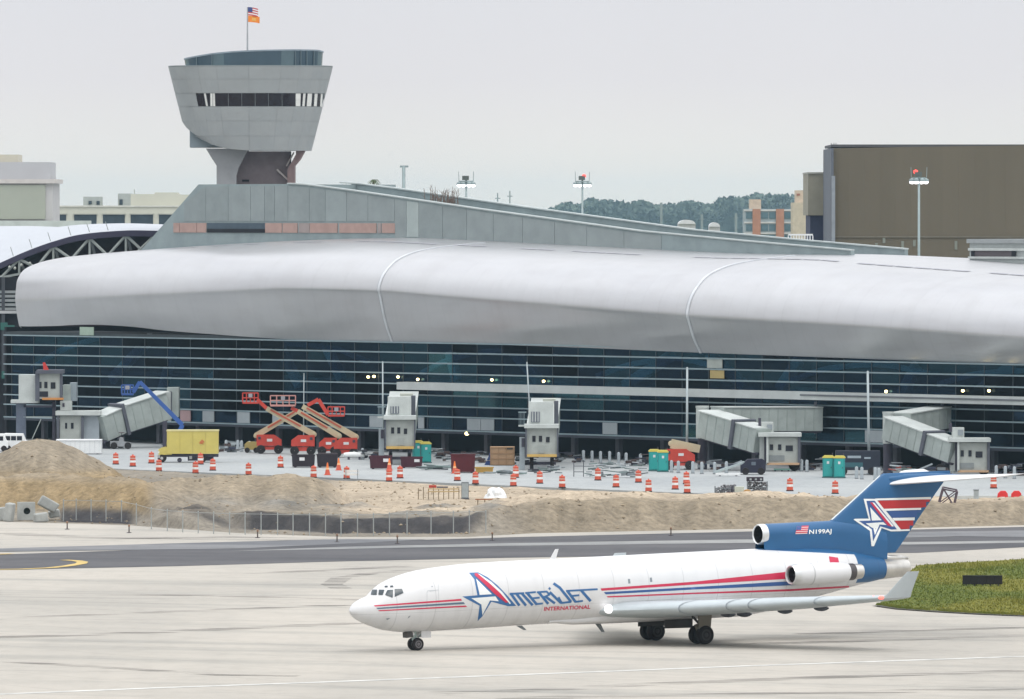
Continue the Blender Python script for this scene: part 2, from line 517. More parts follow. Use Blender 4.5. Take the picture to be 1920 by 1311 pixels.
# grass island
GRASS_SOIL = layered('turf', (0.11, 0.13, 0.03), [
    ((0.10, 0.05, 1), 5, 1.0, 4, 0.42, 0.56, (1.55, 1.25, 1.2)),
    ((1.2, 0.4, 1), 0, 1.0, 6, 0.25, 0.6, (0.6, 0.7, 0.6))], rough=0.95, spec=0.05)
grass_poly = [(1648, 1135), (1668, 1112), (1700, 1076), (1722, 1061), (1800, 1056), (1930, 1049), (2500, 1030), (2500, 1178), (1930, 1155), (1850, 1152), (1760, 1147), (1690, 1142)]
turf = gsheet('grass_field', grass_poly, 0.05, GRASS_SOIL, kind='structure')
gstrip('turf_edge_soil', [(1646, 1136.5), (1690, 1143), (1760, 1148), (1850, 1153), (1930, 1156), (2500, 1179)], 0.9, 0.06, M('edge_soil', (0.06, 0.055, 0.04), 0.95), turf)
def inside(p, poly):
    x, y = p; c = False
    for (x0, y0), (x1, y1) in zip(poly, poly[1:] + poly[:1]):
        if (y0 > y) != (y1 > y) and x < (x1 - x0) * (y - y0) / (y1 - y0) + x0: c = not c
    return c
mb = MB()
rg = random.Random(3)
edge_pts = [(1648, 1135), (1690, 1142), (1760, 1147), (1850, 1152), (1930, 1155)]
for q in range(2600):
    t_ = rg.random() * 3.999; i_ = int(t_); f_ = t_ - i_
    p = G(edge_pts[i_][0] * (1 - f_) + edge_pts[i_ + 1][0] * f_, edge_pts[i_][1] * (1 - f_) + edge_pts[i_ + 1][1] * f_)
    p.y += rg.gauss(0.1, .35); p.x += rg.uniform(-.2, .2)
    h = rg.uniform(.06, .2); w = rg.uniform(.03, .08)
    if noise.noise(Vector((p.x * .5, 3, 0))) < -.2: continue
    mb.add([(p.x - w, p.y, 0.02), (p.x + w, p.y, 0.02), (p.x + rg.uniform(-.08, .08), p.y, 0.02 + h)], [(0, 1, 2)])
cnt = 0
while cnt < 19000:
    px, py = (rg.uniform(1645, 1960), rg.uniform(1049, 1157)) if cnt < 9500 else (rg.uniform(1940, 2490), rg.uniform(1030, 1178))
    if not inside((px, py), grass_poly): continue
    p = G(px, py)
    cnt += 1
    h = rg.uniform(0.05, 0.16) * (1.0 + 0.9 * (noise.noise(Vector((p.x * .12, p.y * .05, 0))) > 0.15))
    a = rg.uniform(0, math.pi); w = rg.uniform(0.03, 0.07)
    dx, dy = math.cos(a) * w, math.sin(a) * w
    lx, ly = rg.uniform(-.06, .06), rg.uniform(-.06, .06)
    mb.add([(p.x - dx, p.y - dy, 0.05), (p.x + dx, p.y + dy, 0.05), (p.x + lx, p.y + ly, 0.05 + h)], [(0, 1, 2)])
go = mb.build('grass', layered('grass_blades', (0.15, 0.172, 0.038), [((0.10, 0.05, 1), 5, 1.0, 4, 0.42, 0.56, (1.55, 1.25, 1.2)), ((3, 3, 1), 0, 1.0, 2, 0.3, 0.7, (0.6, 0.7, 0.6))], rough=0.9, spec=0.05))
tag(go, 'short patchy green grass behind the taxiing aircraft', 'grass', kind='stuff')

# ---- dug soil: one height field between the two pavements
def sst(a, b, x):
    t = max(0.0, min(1.0, (x - a) / (b - a)))
    return t * t * (3 - 2 * t)
def edge_Y(tab, px): return H * F / (lerp_tab(tab, px) - HOR)
BANK_H = [(-600, 3.0), (0, 3.2), (240, 3.2), (300, 2.2), (360, 1.3), (440, 1.35), (700, 1.3), (880, 1.3), (960, 2.1), (1100, 2.35), (1400, 2.2), (1560, 2.1), (1700, 1.9), (1780, 1.6), (1920, 1.8), (2600, 1.8)]
BANK_T0 = [(-600, 10), (250, 10), (330, 4), (440, 9.5), (840, 9.5), (930, 4.0), (1000, 0.8), (2600, 0.8)]
BANK_T1 = [(-600, 24), (240, 22), (330, 15), (440, 13), (840, 13), (930, 10), (1000, 7.5), (2600, 8)]
PIT_D = [(-600, 0), (96, 0), (116, 1.0), (235, 1.0), (262, 0), (350, 0), (440, 1.2), (800, 1.2), (900, 0.4), (940, 0), (2600, 0)]
def soil(X, Y):
    """height and colour of the dug ground"""
    px = 960 + F * X / Y
    t = Y - edge_Y(NEAR_EDGE, px)
    T = edge_Y(FAR_EDGE, px) - Y
    n1 = noise.fractal(Vector((X * 0.10, Y * 0.05, 3.1)), 1.0, 2.0, 5)
    n2 = noise.fractal(Vector((X * 0.45, Y * 0.25, 8.1)), 0.9, 2.1, 4)
    n3 = noise.noise(Vector((X * 0.25, Y * 0.12, 1.7)))
    hb, t0, t1, pd = (lerp_tab(q, px) for q in (BANK_H, BANK_T0, BANK_T1, PIT_D))
    tw = t + 1.6 * n3 * sst(0, 6, t)
    z = -pd * sst(0.8, 3.0, t) * (1 - sst(t0 - .5, t0 + 1.5, tw))
    up = sst(t0, t1, tw)
    z += hb * up * (1 - 0.95 * sst(t1 + 14, t1 + 40, t))
    # spoil heaps
    def heap(cx, cy, rx, ry, h, p=1.5):
        d = math.sqrt(((X - cx) / rx) ** 2 + ((Y - cy) / ry) ** 2)
        return h * max(0.0, 1 - d ** p * 0.9) if d < 1 else h * 0.1 * max(0, 1 - (d - 1) * 3)
    m = max(heap(-44.2, 800, 10.5, 17, 5.9), heap(-52, 806, 12, 18, 5.0), heap(-38.5, 792, 6.5, 13, 3.0))
    m2 = max(heap(-20.3, 782, 6.0, 14, 3.15, 2.4), heap(-25.5, 784, 7.5, 14, 2.9, 2.4), heap(-31.0, 783, 7, 13, 2.8, 2.4))
    z = max(z, m, m2)
    # a ramp of grey spoil running to the fence, and low hummocks behind the trench
    g1 = heap(-27.5, 744, 4.5, 12, 1.7, 2); g2 = heap(-18.6, 742, 2.4, 8, 0.9, 2)
    z = max(z, g1, g2)
    hum = 0.0
    if 400 < px < 950:
        hum = 0.75 * max(0, noise.noise(Vector((X * 0.22, Y * 0.11, 5)))) * sst(t1, t1 + 5, t) * (1 - sst(t1 + 25, t1 + 40, t))
    z += hum
    z += (0.30 * n1 + 0.20 * n2) * sst(0.0, 4.0, t) * (0.5 + min(1.2, abs(z) * 0.6))
    rut = noise.fractal(Vector((X * 0.9, Y * 0.06, 4.4)), .8, 2.2, 4)
    z += 0.32 * rut * up * (1 - up) * 4 * min(1.0, hb) + 0.10 * rut * sst(.6, 2, z)
    z = z * sst(0, 9, T) + (-0.5 + 0.12 * n2) * (1 - sst(0, 9, T))
    z = z * sst(0, 1.6, t) - 0.03 * (1 - sst(0, 1.6, t))
    # soil colour
    sand, pale, orange, grey, muck = (0.262, 0.212, 0.145), (0.42, 0.345, 0.255), (0.258, 0.192, 0.108), (0.222, 0.20, 0.166), (0.034, 0.032, 0.036)
    def mixc(a, b, k): return tuple(a[i] + (b[i] - a[i]) * k for i in range(3))
    c = mixc(grey, sand, sst(900, 1050, px) * 0.55 + 0.15)
    c = mixc(c, sand, sst(0.8, 2.4, z) * (0.75 if px < 640 else 0.35))
    c = mixc(c, orange, (1 - sst(262, 300, px)) * sst(0.2, 1.1, z) * (1 - sst(2.7, 3.6, z)) * sst(-.6, .4, n3 + .6))
    c = mixc(c, mixc(sand, grey, 0.4), sst(3.4, 4.4, z) * (1 - sst(260, 320, px)))
    flat = sst(t1 + 3, t1 + 9, t) * (1 - sst(2.5, 3.2, z))
    c = mixc(c, pale, flat * (sst(590, 660, px) * 0.9))
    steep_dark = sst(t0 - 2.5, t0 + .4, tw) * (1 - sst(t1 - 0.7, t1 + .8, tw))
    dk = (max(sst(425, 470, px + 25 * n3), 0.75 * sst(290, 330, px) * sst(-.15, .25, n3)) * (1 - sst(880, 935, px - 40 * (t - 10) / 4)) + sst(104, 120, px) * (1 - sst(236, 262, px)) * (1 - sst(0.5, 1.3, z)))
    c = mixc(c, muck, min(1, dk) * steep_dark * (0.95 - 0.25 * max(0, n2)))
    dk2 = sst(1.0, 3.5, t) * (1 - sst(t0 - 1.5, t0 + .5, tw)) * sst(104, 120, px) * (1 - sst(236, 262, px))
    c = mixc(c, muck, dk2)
    hd = max(0, noise.noise(Vector((X * 0.22, Y * 0.11, 5)))) if 400 < px < 950 else 0
    c = mixc(c, (0.17, 0.165, 0.15), 0.8 * min(1, hd * 2.2) * sst(t1, t1 + 3, t) * (1 - sst(t1 + 22, t1 + 34, t)))
    c = mixc(c, (0.22, 0.215, 0.20), 0.6 * (1 - sst(1.5, 7, T)))
    k = 1 + 0.16 * n1 + 0.18 * n2 + 0.22 * rut * sst(.2, 1.2, z)
    return z, tuple(max(0.02, q * k) for q in c)
XS = [-420, -260, -160, -110, -85] + [-72 + 0.42 * i for i in range(345)] + [85, 110, 160, 260, 420]
NT = 210
verts, cols, faces = [], [], []
for j in range(NT + 1):
    w = (j / NT)
    w = 0.55 * w + 0.45 * w * w
    for X in XS:
        # solve the two borders at this X by fixed-point iteration on the pixel column
        Ya = 740.0
        for _ in range(4): Ya = edge_Y(NEAR_EDGE, 960 + F * X / Ya)
        Yb = 860.0
        for _ in range(6): Yb = 0.5 * Yb + 0.5 * edge_Y(FAR_EDGE, 960 + F * X / Yb)
        Y = Ya - 0.3 + (Yb + 0.5 - Ya + 0.3) * w
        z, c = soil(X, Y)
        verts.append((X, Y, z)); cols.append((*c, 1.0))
nx = len(XS)
for j in range(NT):
    for i in range(nx - 1):
        a = j * nx + i
        faces.append((a, a + 1, a + nx + 1, a + nx))
me = bpy.data.meshes.new('dug_soil')
me.from_pydata(verts, [], faces)
ca = me.color_attributes.new('soil', 'FLOAT_COLOR', 'POINT')
ca.data.foreach_set('color', [q for c in cols for q in c])
me.polygons.foreach_set('use_smooth', [True] * len(me.polygons))
SOIL = bpy.data.materials.new('soil')
SOIL.use_nodes = True
nt = SOIL.node_tree
b = nt.nodes['Principled BSDF']
b.inputs['Roughness'].default_value = 0.95
b.inputs['Specular IOR Level'].default_value = 0.1
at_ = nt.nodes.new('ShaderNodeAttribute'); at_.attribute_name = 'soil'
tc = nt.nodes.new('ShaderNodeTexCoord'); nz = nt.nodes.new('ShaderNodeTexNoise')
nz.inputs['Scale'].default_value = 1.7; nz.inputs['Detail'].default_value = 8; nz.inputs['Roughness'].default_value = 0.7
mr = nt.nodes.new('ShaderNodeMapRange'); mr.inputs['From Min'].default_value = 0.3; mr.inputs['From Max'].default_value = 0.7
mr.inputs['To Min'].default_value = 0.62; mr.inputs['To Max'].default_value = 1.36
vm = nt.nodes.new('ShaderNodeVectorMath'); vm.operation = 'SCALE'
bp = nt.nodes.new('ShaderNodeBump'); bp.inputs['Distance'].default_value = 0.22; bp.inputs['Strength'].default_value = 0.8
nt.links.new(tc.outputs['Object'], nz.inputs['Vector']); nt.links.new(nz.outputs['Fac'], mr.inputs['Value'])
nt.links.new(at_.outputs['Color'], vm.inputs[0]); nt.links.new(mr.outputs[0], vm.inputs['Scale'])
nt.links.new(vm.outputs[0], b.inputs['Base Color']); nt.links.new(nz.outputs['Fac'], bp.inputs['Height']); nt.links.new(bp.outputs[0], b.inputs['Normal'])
me.materials.append(SOIL)
so = bpy.data.objects.new('terrain', me); COL.objects.link(so); so['kind'] = 'structure'
def soil_z(X, Y): return soil(X, Y)[0]

# clods and stones lying on the dug ground
mbc = MB()
rk = random.Random(21)
cnt = 0
while cnt < 3200:
    px, py = rk.uniform(-40, 1960), rk.uniform(885, 1004)
    g0 = G(px, py)
    if g0.y < edge_Y(NEAR_EDGE, px) + 1.0 or g0.y > edge_Y(FAR_EDGE, px) - 1.5: continue
    if noise.noise(Vector((g0.x * .12, g0.y * .05, 9))) < rk.uniform(-.5, .35): continue
    cnt += 1
    s_ = 0.04 + 0.15 * rk.random() ** 3.5
    c = Vector((g0.x, g0.y, soil_z(g0.x, g0.y) + s_ * .25))
    P = [c + Vector((a * s_ * rk.uniform(.7, 1.3), b_ * s_ * rk.uniform(.7, 1.3), d * s_ * rk.uniform(.5, .9))) for a, b_, d in ((1, 0, 0), (-1, 0, 0), (0, 1, 0), (0, -1, 0), (0, 0, 1), (0, 0, -1))]
    mbc.add(P, [(0, 2, 4), (2, 1, 4), (1, 3, 4), (3, 0, 4), (2, 0, 5), (1, 2, 5), (3, 1, 5), (0, 3, 5)])
cl = mbc.build('soil_clods', M('clod', (0.27, 0.215, 0.145), .95, var=.45, scale=.6))
tag(cl, 'loose clods and stones over the dug sand', 'clods', kind='stuff')

# ================================================================== THE TERMINAL
KT = 1.025
T0 = Vector((8.0 * KT, 921.0 * KT, 0.0))
def ZS(z): return H - (H - z) * KT
TROT = math.atan2(-0.769, 0.639)
TM = Matrix.Translation(T0) @ Matrix.Rotation(TROT, 4, 'Z')
TI = TM.inverted()
UB = (TM.to_3x3() @ Vector((0, 1, 0)))
def TL(px, py, yl):
    """photo pixel -> (u, z) on the plane local y = yl of the terminal frame"""
    d = ray(px, py)
    t = (yl - (CAM - T0).dot(UB)) / d.dot(UB)
    q = TI @ (CAM + d * t)
    return q.x, q.z
def loc3(u, y, z): return TM @ Vector((u, y, z))

CONC = M('grey_concrete', (0.27, 0.30, 0.305), 0.8, var=0.10, scale=0.35)
CONC_D = M('weathered_concrete', (0.235, 0.285, 0.29), 0.85, var=0.12, scale=0.5)
DARK = M('dark_recess', (0.012, 0.012, 0.016), 0.9, var=0.2)
ALU = M('brushed_aluminium', (0.25, 0.325, 0.35), 0.5, metal=0.3, var=0.1, scale=0.8)
ROOFM = layered('white_metal_roof', (0.51, 0.51, 0.518), [
    ((0.04, 0.15, 0.3), 0, 1.0, 4, 0.3, 0.6, (0.93, 0.93, 0.94)),
    ((0.5, 0.05, 0.05), 0, 1.0, 5, 0.28, 0.52, (0.97, 0.97, 0.97)),
    ((0.25, 0.25, 0.6), 0, 1.0, 6, 0.3, 0.6, (0.95, 0.945, 0.94))], rough=0.30, spec=0.5)
ROOFM.node_tree.nodes['Principled BSDF'].inputs['Metallic'].default_value = 0.65
_nt = ROOFM.node_tree; _b = _nt.nodes['Principled BSDF']; _src = _b.inputs['Base Color'].links[0].from_socket
_tc = _nt.nodes.new('ShaderNodeTexCoord'); _sx = _nt.nodes.new('ShaderNodeSeparateXYZ'); _nt.links.new(_tc.outputs['Object'], _sx.inputs[0])
_pp = _nt.nodes.new('ShaderNodeMath'); _pp.operation = 'PINGPONG'; _pp.inputs[1].default_value = 1.45; _nt.links.new(_sx.outputs['X'], _pp.inputs[0])
_mr = _nt.nodes.new('ShaderNodeMapRange'); _mr.inputs['From Max'].default_value = 0.09; _mr.inputs['To Min'].default_value = 0.93; _nt.links.new(_pp.outputs[0], _mr.inputs['Value'])
_vm = _nt.nodes.new('ShaderNodeVectorMath'); _vm.operation = 'SCALE'; _nt.links.new(_src, _vm.inputs[0]); _nt.links.new(_mr.outputs[0], _vm.inputs['Scale'])
_nt.links.new(_vm.outputs[0], _b.inputs['Base Color'])       # faint standing seams between the roof sheets
WHITE = M('white_paint', (0.74, 0.75, 0.74), 0.5, var=0.06, scale=0.6)
BEAMW = M('pale_beam', (0.42, 0.45, 0.44), 0.6, var=0.1, scale=0.5)
GLASS = see_through('tinted_glass', (0.27, 0.46, 0.56), gloss=0.30, rough=0.12)
GLASS_B = see_through('dark_tinted_glass', (0.19, 0.31, 0.44), gloss=0.26, rough=0.12)
GLS = [GLASS, GLASS_B, see_through('deep_tinted_glass', (0.07, 0.11, 0.18), gloss=0.2, rough=0.12), see_through('clear_teal_glass', (0.42, 0.66, 0.70), gloss=0.5, rough=0.1)]
DARKGLASS = M('dark_glass', (0.010, 0.014, 0.022), 0.12, var=0.0, spec=0.5)

# the three guiding lines of the roof, traced in the photo and laid on their planes of the terminal frame
def guide(pts, yl):
    t = [TL(x, y, yl) for x, y in pts]
    (a, za), (b_, zb) = t[-2], t[-1]
    return [(t[0][0] - 8, t[0][1])] + t + [(b_ + 60, zb + 60 * (zb - za) / (b_ - a))]
EAVE = guide([(40, 612), (100, 611.5), (150, 609), (180, 609), (250, 613), (300, 619), (400, 627), (500, 634), (600, 639), (735, 641), (900, 645.5), (1100, 652.5), (1300, 661), (1500, 668.5), (1700, 676), (1918, 684)], 0.0)
CREASE = guide([(30, 566), (200, 560), (400, 551), (560, 545), (720, 549), (800, 556), (950, 568), (1100, 580), (1300, 596), (1500, 608), (1700, 621), (1918, 637)], -1.9)
CREST = guide([(120, 482), (200, 475), (262, 470), (400, 460), (540, 452), (700, 447), (770, 446.5), (900, 452), (1100, 462), (1300, 472), (1400, 476), (1600, 479), (1700, 487), (1800, 494.5), (1918, 503)], 16.0)
term = thing('terminal', 'long airport terminal with curved white metal roof over dark glass facade', 'terminal', T0, TROT)
U_L, U_R = TL(36, 600, 0)[0], 112.0 * KT
def roof_ring(u, off=0.0):
    ze, zc, zt = smooth_tab(EAVE, u), smooth_tab(CREASE, u), smooth_tab(CREST, u)
    h = zt - zc
    key = [(0.0, ze), (-1.0, ze + 0.42 * (zc - ze)), (-1.75, zc - 0.3), (-1.95, zc + 0.06 * h), (-1.55, zc + 0.27 * h), (-0.7, zc + 0.46 * h), (0.9, zc + 0.66 * h),
           (3.4, zc + 0.80 * h), (6.5, zc + 0.885 * h), (9.5, zc + 0.93 * h), (13.0, zc + 0.975 * h), (16.0, zt), (19.0, zt + .06), (23.0, zt), (48.0, zt - 0.9)]
    wt = 0.3 + 0.7 * sst(U_L, U_L + 24, u)
    key = [(y * wt if y < 0 else y, z) for y, z in key]
    P = []
    for i in range(len(key) - 1):
        p0 = Vector(key[max(i - 1, 0)]); p1 = Vector(key[i]); p2 = Vector(key[i + 1]); p3 = Vector(key[min(i + 2, len(key) - 1)])
        for k in range(5):
            t = k / 5
            q = 0.5 * ((2 * p1) + (p2 - p0) * t + (2 * p0 - 5 * p1 + 4 * p2 - p3) * t * t + (3 * p1 - p0 - 3 * p2 + p3) * t ** 3)
            P.append(q)
    P.append(Vector(key[-1]))
    out = []
    for i, q in enumerate(P):
        d = (P[min(i + 1, len(P) - 1)] - P[max(i - 1, 0)]).normalized()
        nrm = Vector((-d.y, d.x))      # outward (towards the camera and up)
        q2 = q + nrm * off
        out.append(Vector((u, q2.x, q2.y)))
    return out
def roof_section(u0, u1, end0=False):
    rings = []
    n = max(4, int((u1 - u0) / 2.0))
    for i in range(n + 1): rings.append(roof_ring(u0 + (u1 - u0) * i / n))
    mb = MB(); mb.loft(rings, closed=False)
    inner = [[p + Vector((0, 0.35, -0.25)) for p in r] for r in (rings[0], rings[-1])]
    for r, q in zip((rings[0], rings[-1]), inner): mb.loft([r, q], closed=False)
    # soffit under the eave
    ea = [r[0] for r in rings]
    mb.loft([ea, [p + Vector((0, 1.1, 0.05)) for p in ea]], closed=False)
    return mb.build('roof_section', ROOFM, term, smooth=40)
joints = [U_L, -33.3 * KT, 18.9 * KT, U_R]
for a, b_ in zip(joints, joints[1:]):
    roof_section(a + (0.07 if a > U_L else 0), b_ - (0.07 if b_ < U_R else 0))
for u in joints[1:3]:
    outer = [roof_ring(u - 0.2, 0.10)[:52], roof_ring(u + 0.2, 0.10)[:52]]
    inn = [roof_ring(u - 0.2, -0.05)[:52], roof_ring(u + 0.2, -0.05)[:52]]
    mb = MB(); mb.loft(outer, closed=False); mb.loft([outer[0], inn[0]], closed=False); mb.loft([outer[1], inn[1]], closed=False)
    mb.build('roof_joint_cover', M('joint_metal', (0.62, 0.64, 0.66), 0.35, metal=0.5, var=0.1), term, smooth=True)
    mb = MB(); mb.loft([roof_ring(u - 0.34, 0.03)[:50], roof_ring(u - 0.2, 0.03)[:50]], closed=False)
    mb.build('roof_joint_seal', M('joint_seal', (0.16, 0.17, 0.19), 0.8), term)
# gutter line along the top of the curve
seam = None
for i in range(int(U_L) + 4, int(U_R), 3):
    if random.random() < 0.25: continue
    a, b_ = roof_ring(i, 0.05), roof_ring(i + 2.7, 0.05)
    k = 45
    MB().add([a[k], b_[k], b_[k + 1], a[k + 1]], [(0, 1, 2, 3)]).build('gutter', M('gutter_metal', (0.33, 0.33, 0.36), 0.6), term)
MB().box(U_L + .5, U_R, 47.2, 48, 0, 19.5).build('rear_wall', CONC, term)

# ---- glazed front: horizontal transoms, panes, grey spandrel panels
SLAT_Z = [ZS(z) for z in (3.3, 4.78, 5.92, 7.12, 8.32, 9.5, 10.66, 11.8, 12.9)]
for z in SLAT_Z:
    MB().box(U_L - 3, U_R, -0.16, 0.02, z - 0.08, z + 0.07).build('transom', ALU, term)
PW = 4.4
pane_meshes = {}
def pane_me(w, h, m, nm):
    key = (round(w, 2), round(h, 2), nm)
    if key not in pane_meshes:
        pane_meshes[key] = MB().box(0.03, w - 0.03, 0.03, 0.06, 0.09, h - 0.10).mesh('pane', m)
    return pane_meshes[key]
rp = random.Random(5)
extra = MB()
row_n = 0
for r, (z0, z1) in enumerate(zip(SLAT_Z[:-1], SLAT_Z[1:])):
    i = 0
    u = U_L - 1.5
    while u < U_R - PW:
        q_ = noise.noise(Vector((u * .055, z0 * .22, 2.0))) + rp.uniform(-.28, .28) - (.22 if u < -38 else 0)
        gi = 3 if q_ > .42 else 0 if q_ > .05 else 1 if q_ > -.35 else 2
        if u > 72:
            extra.box(u + .03, u + PW - .03, 0.03, 0.06, z0 + .09, z1 - .1)
        else:
            o = inst('pane', pane_me(PW, z1 - z0, GLS[gi], gi), term, (u, rp.uniform(-0.01, 0.01), z0))
            o.rotation_euler = (rp.uniform(-0.004, 0.004), 0, rp.uniform(-0.006, 0.006))
        u += PW
xo = extra.build('pane_run', GLASS_B, term); xo['kind'] = 'stuff'
mull = M('thin_mullion', (0.045, 0.06, 0.07), 0.5, metal=0.2)
mb_count = 0
u = U_L - 1.5
while u < 75:
    MB().box(u - 0.04, u + 0.04, -0.02, 0.08, ZS(3.3), ZS(12.9)).build('mullion', mull, term)
    u += PW
# grey spandrel panels in the lowest row (photo columns)
SPAND = M('spandrel_panel', (0.30, 0.335, 0.35), 0.6, var=0.06)
for x0, x1, pinkish in ((338, 357, 1), (380, 401, 0), (445, 468, 0), (511, 530, 0), (693, 719, 0), (784, 795, 0), (876, 901, 0), (902, 926, 0), (1130, 1157, 0), (1622, 1655, 0), (1180, 1200, 2)):
    if pinkish == 2: continue
    ua, ub = TL(x0, 800, -0.1)[0], TL(x1, 800, -0.1)[0]
    MB().box(ua, ub, -0.12, -0.02, ZS(3.42), ZS(4.66)).build('spandrel_panel', M('reddish_panel', (0.33, 0.22, 0.22), 0.7) if pinkish else SPAND, term)
# yellowish and pale boards behind the expansion joint at the right
ua, ub = TL(1332, 700, -0.05)[0], TL(1358, 700, -0.05)[0]
MB().box(ua, ub, -0.10, -0.02, ZS(9.7), ZS(10.55)).build('joint_board', M('ochre_board', (0.40, 0.31, 0.13), 0.8), term)
MB().box(ua - .5, ub - .3, -0.10, -0.02, ZS(10.78), ZS(11.7)).build('joint_board', M('pale_board', (0.33, 0.36, 0.33), 0.8), term)
ua, ub = TL(150, 620, -0.05)[0], TL(176, 620, -0.05)[0]
MB().box(ua, ub, -0.10, -0.02, ZS(13.05), ZS(14.0)).build('joint_board', M('mint_board', (0.33, 0.42, 0.34), 0.8), term)
# interior: slabs, rear wall, raking columns, lamps
MB().box(U_L - 3, U_R, 0.25, 40, ZS(2.95), ZS(3.18)).build('floor_slab', CONC, term)
MB().box(U_L - 3, U_R, 1.2, 40, 8.05, 8.25).build('floor_slab', CONC, term)
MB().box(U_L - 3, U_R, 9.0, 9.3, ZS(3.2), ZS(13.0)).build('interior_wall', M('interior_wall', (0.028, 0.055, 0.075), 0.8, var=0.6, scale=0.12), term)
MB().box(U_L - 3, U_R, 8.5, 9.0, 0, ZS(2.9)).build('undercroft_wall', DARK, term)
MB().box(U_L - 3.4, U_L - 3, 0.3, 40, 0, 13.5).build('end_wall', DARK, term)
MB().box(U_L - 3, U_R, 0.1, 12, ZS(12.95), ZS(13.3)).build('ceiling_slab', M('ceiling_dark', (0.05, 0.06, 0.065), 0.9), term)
rake = M('raking_column', (0.58, 0.64, 0.66), 0.7)
for x0, y0, x1, y1 in ((208, 690, 285, 628), (395, 690, 490, 640), (560, 700, 520, 640), (855, 690, 845, 664), (1170, 700, 1260, 672), (1395, 700, 1330, 668), (1820, 720, 1900, 690), (1690, 715, 1720, 690), (1460, 706, 1500, 680), (1010, 690, 960, 660), (640, 690, 610, 645), (300, 720, 330, 650)):
    a, b_ = TL(x0, y0, 1.4), TL(x1, y1, 1.4)
    MB().beam((a[0], 1.5, a[1] - 1.4), (b_[0], 1.3, min(ZS(12.9), b_[1] + .3)), 1.15, 0.7, up=(0, 1, 0)).build('raking_column', rake, term)
for arc in ([(420, 690), (470, 662), (540, 645), (620, 652), (690, 678)], [(790, 700), (850, 672), (930, 658), (1020, 664), (1090, 690)], [(1120, 705), (1190, 682), (1270, 672), (1330, 684)], [(1480, 715), (1560, 690), (1650, 684), (1740, 700)], [(60, 690), (120, 655), (190, 632)], [(1760, 720), (1840, 700), (1918, 695)]):
    pts_ = [TL(x, y, 1.0) for x, y in arc]
    n_ = 14
    mb = MB()
    for i in range(n_):
        f0_, f1_ = (pts_[0][0] + (pts_[-1][0] - pts_[0][0]) * k_ / n_ for k_ in (i, i + 1))
        mb.beam((f0_, 1.0, smooth_tab(pts_, f0_)), (f1_ + .02, 1.0, smooth_tab(pts_, f1_)), .5, .55, up=(0, 0, 1))
    mb.build('curved_beam', rake, term)
lamp_m = M('warm_lamp', (1, 0.85, 0.5), 0.4, var=0, emit=(1.0, 0.78, 0.34), estr=9.0)
for x, y in ((689, 707), (700, 706), (745, 707), (782, 711.5), (921, 712.5), (1018, 715), (1804, 733), (1853, 733), (1660, 734)):
    u, z = TL(x, y, -0.4)
    MB().lathe([(0.02, -0.14), (0.13, -0.10), (0.17, 0.0), (0.13, 0.10), (0.02, 0.14)], (u, -0.3, z), n=8).build('work_lamp', lamp_m, term, smooth=True)
u, z = TL(878, 813, 0.2)
MB().lathe([(0.02, -0.2), (0.18, -0.14), (0.24, 0.0), (0.18, 0.14), (0.02, 0.2)], (u, 0.0, z), n=8).build('work_lamp', lamp_m, term, smooth=True)
# projecting pale beam with its underside shadow gap
ua = TL(745, 725, -1.6)[0]
MB().box(ua, U_R, -1.7, -0.2, ZS(7.72), ZS(8.55)).build('projecting_beam', BEAMW, term)
ua2 = TL(1500, 735, -1.75)[0]
MB().box(ua2, U_R, -1.78, -1.7, ZS(8.12), ZS(8.30)).build('beam_groove', M('beam_groove', (0.12, 0.13, 0.14), 0.8), term)
# undercroft columns
for k in range(26):
    u = U_L + 2 + k * 7.6
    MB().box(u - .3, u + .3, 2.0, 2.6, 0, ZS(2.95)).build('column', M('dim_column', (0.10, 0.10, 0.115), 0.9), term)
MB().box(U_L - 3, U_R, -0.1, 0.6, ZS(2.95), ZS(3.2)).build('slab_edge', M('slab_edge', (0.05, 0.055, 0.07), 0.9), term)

# ================================================================== elevated guideway behind the roof
gw = thing('guideway', 'sloping grey concrete guideway wall rising behind the white roof below the tower', 'guideway', T0, TROT)
GY0, GY1 = 16.5, 24.5
TOP_PX = [(372, 346), (540, 345), (575, 347), (660, 358), (900, 393), (1200, 434), (1400, 453), (1595, 470)]
top_uz = [TL(x, y, GY0) for x, y in TOP_PX]
u_end = top_uz[-1][0]
foot = TL(262, 472, GY0)
def gw_top(u): return lerp_tab(top_uz, u)
wall_poly = [foot] + top_uz + [(u_end + 1.0, 18.5), (foot[0] - 3, 18.5)]
MB().prism(wall_poly, lambda u, z: Vector((u, GY0, z)), lambda u, z: Vector((u, GY0 + 0.5, z))).build('wall', CONC_D, gw)
# capping: pale line of the near parapet
for (a, b_) in zip(top_uz[1:], top_uz[2:]):
    MB().beam((a[0], GY0 + .2, a[1] + .06), (b_[0], GY0 + .2, b_[1] + .06), 0.75, 0.14).build('coping', M('pale_coping', (0.40, 0.44, 0.43), 0.7), gw)
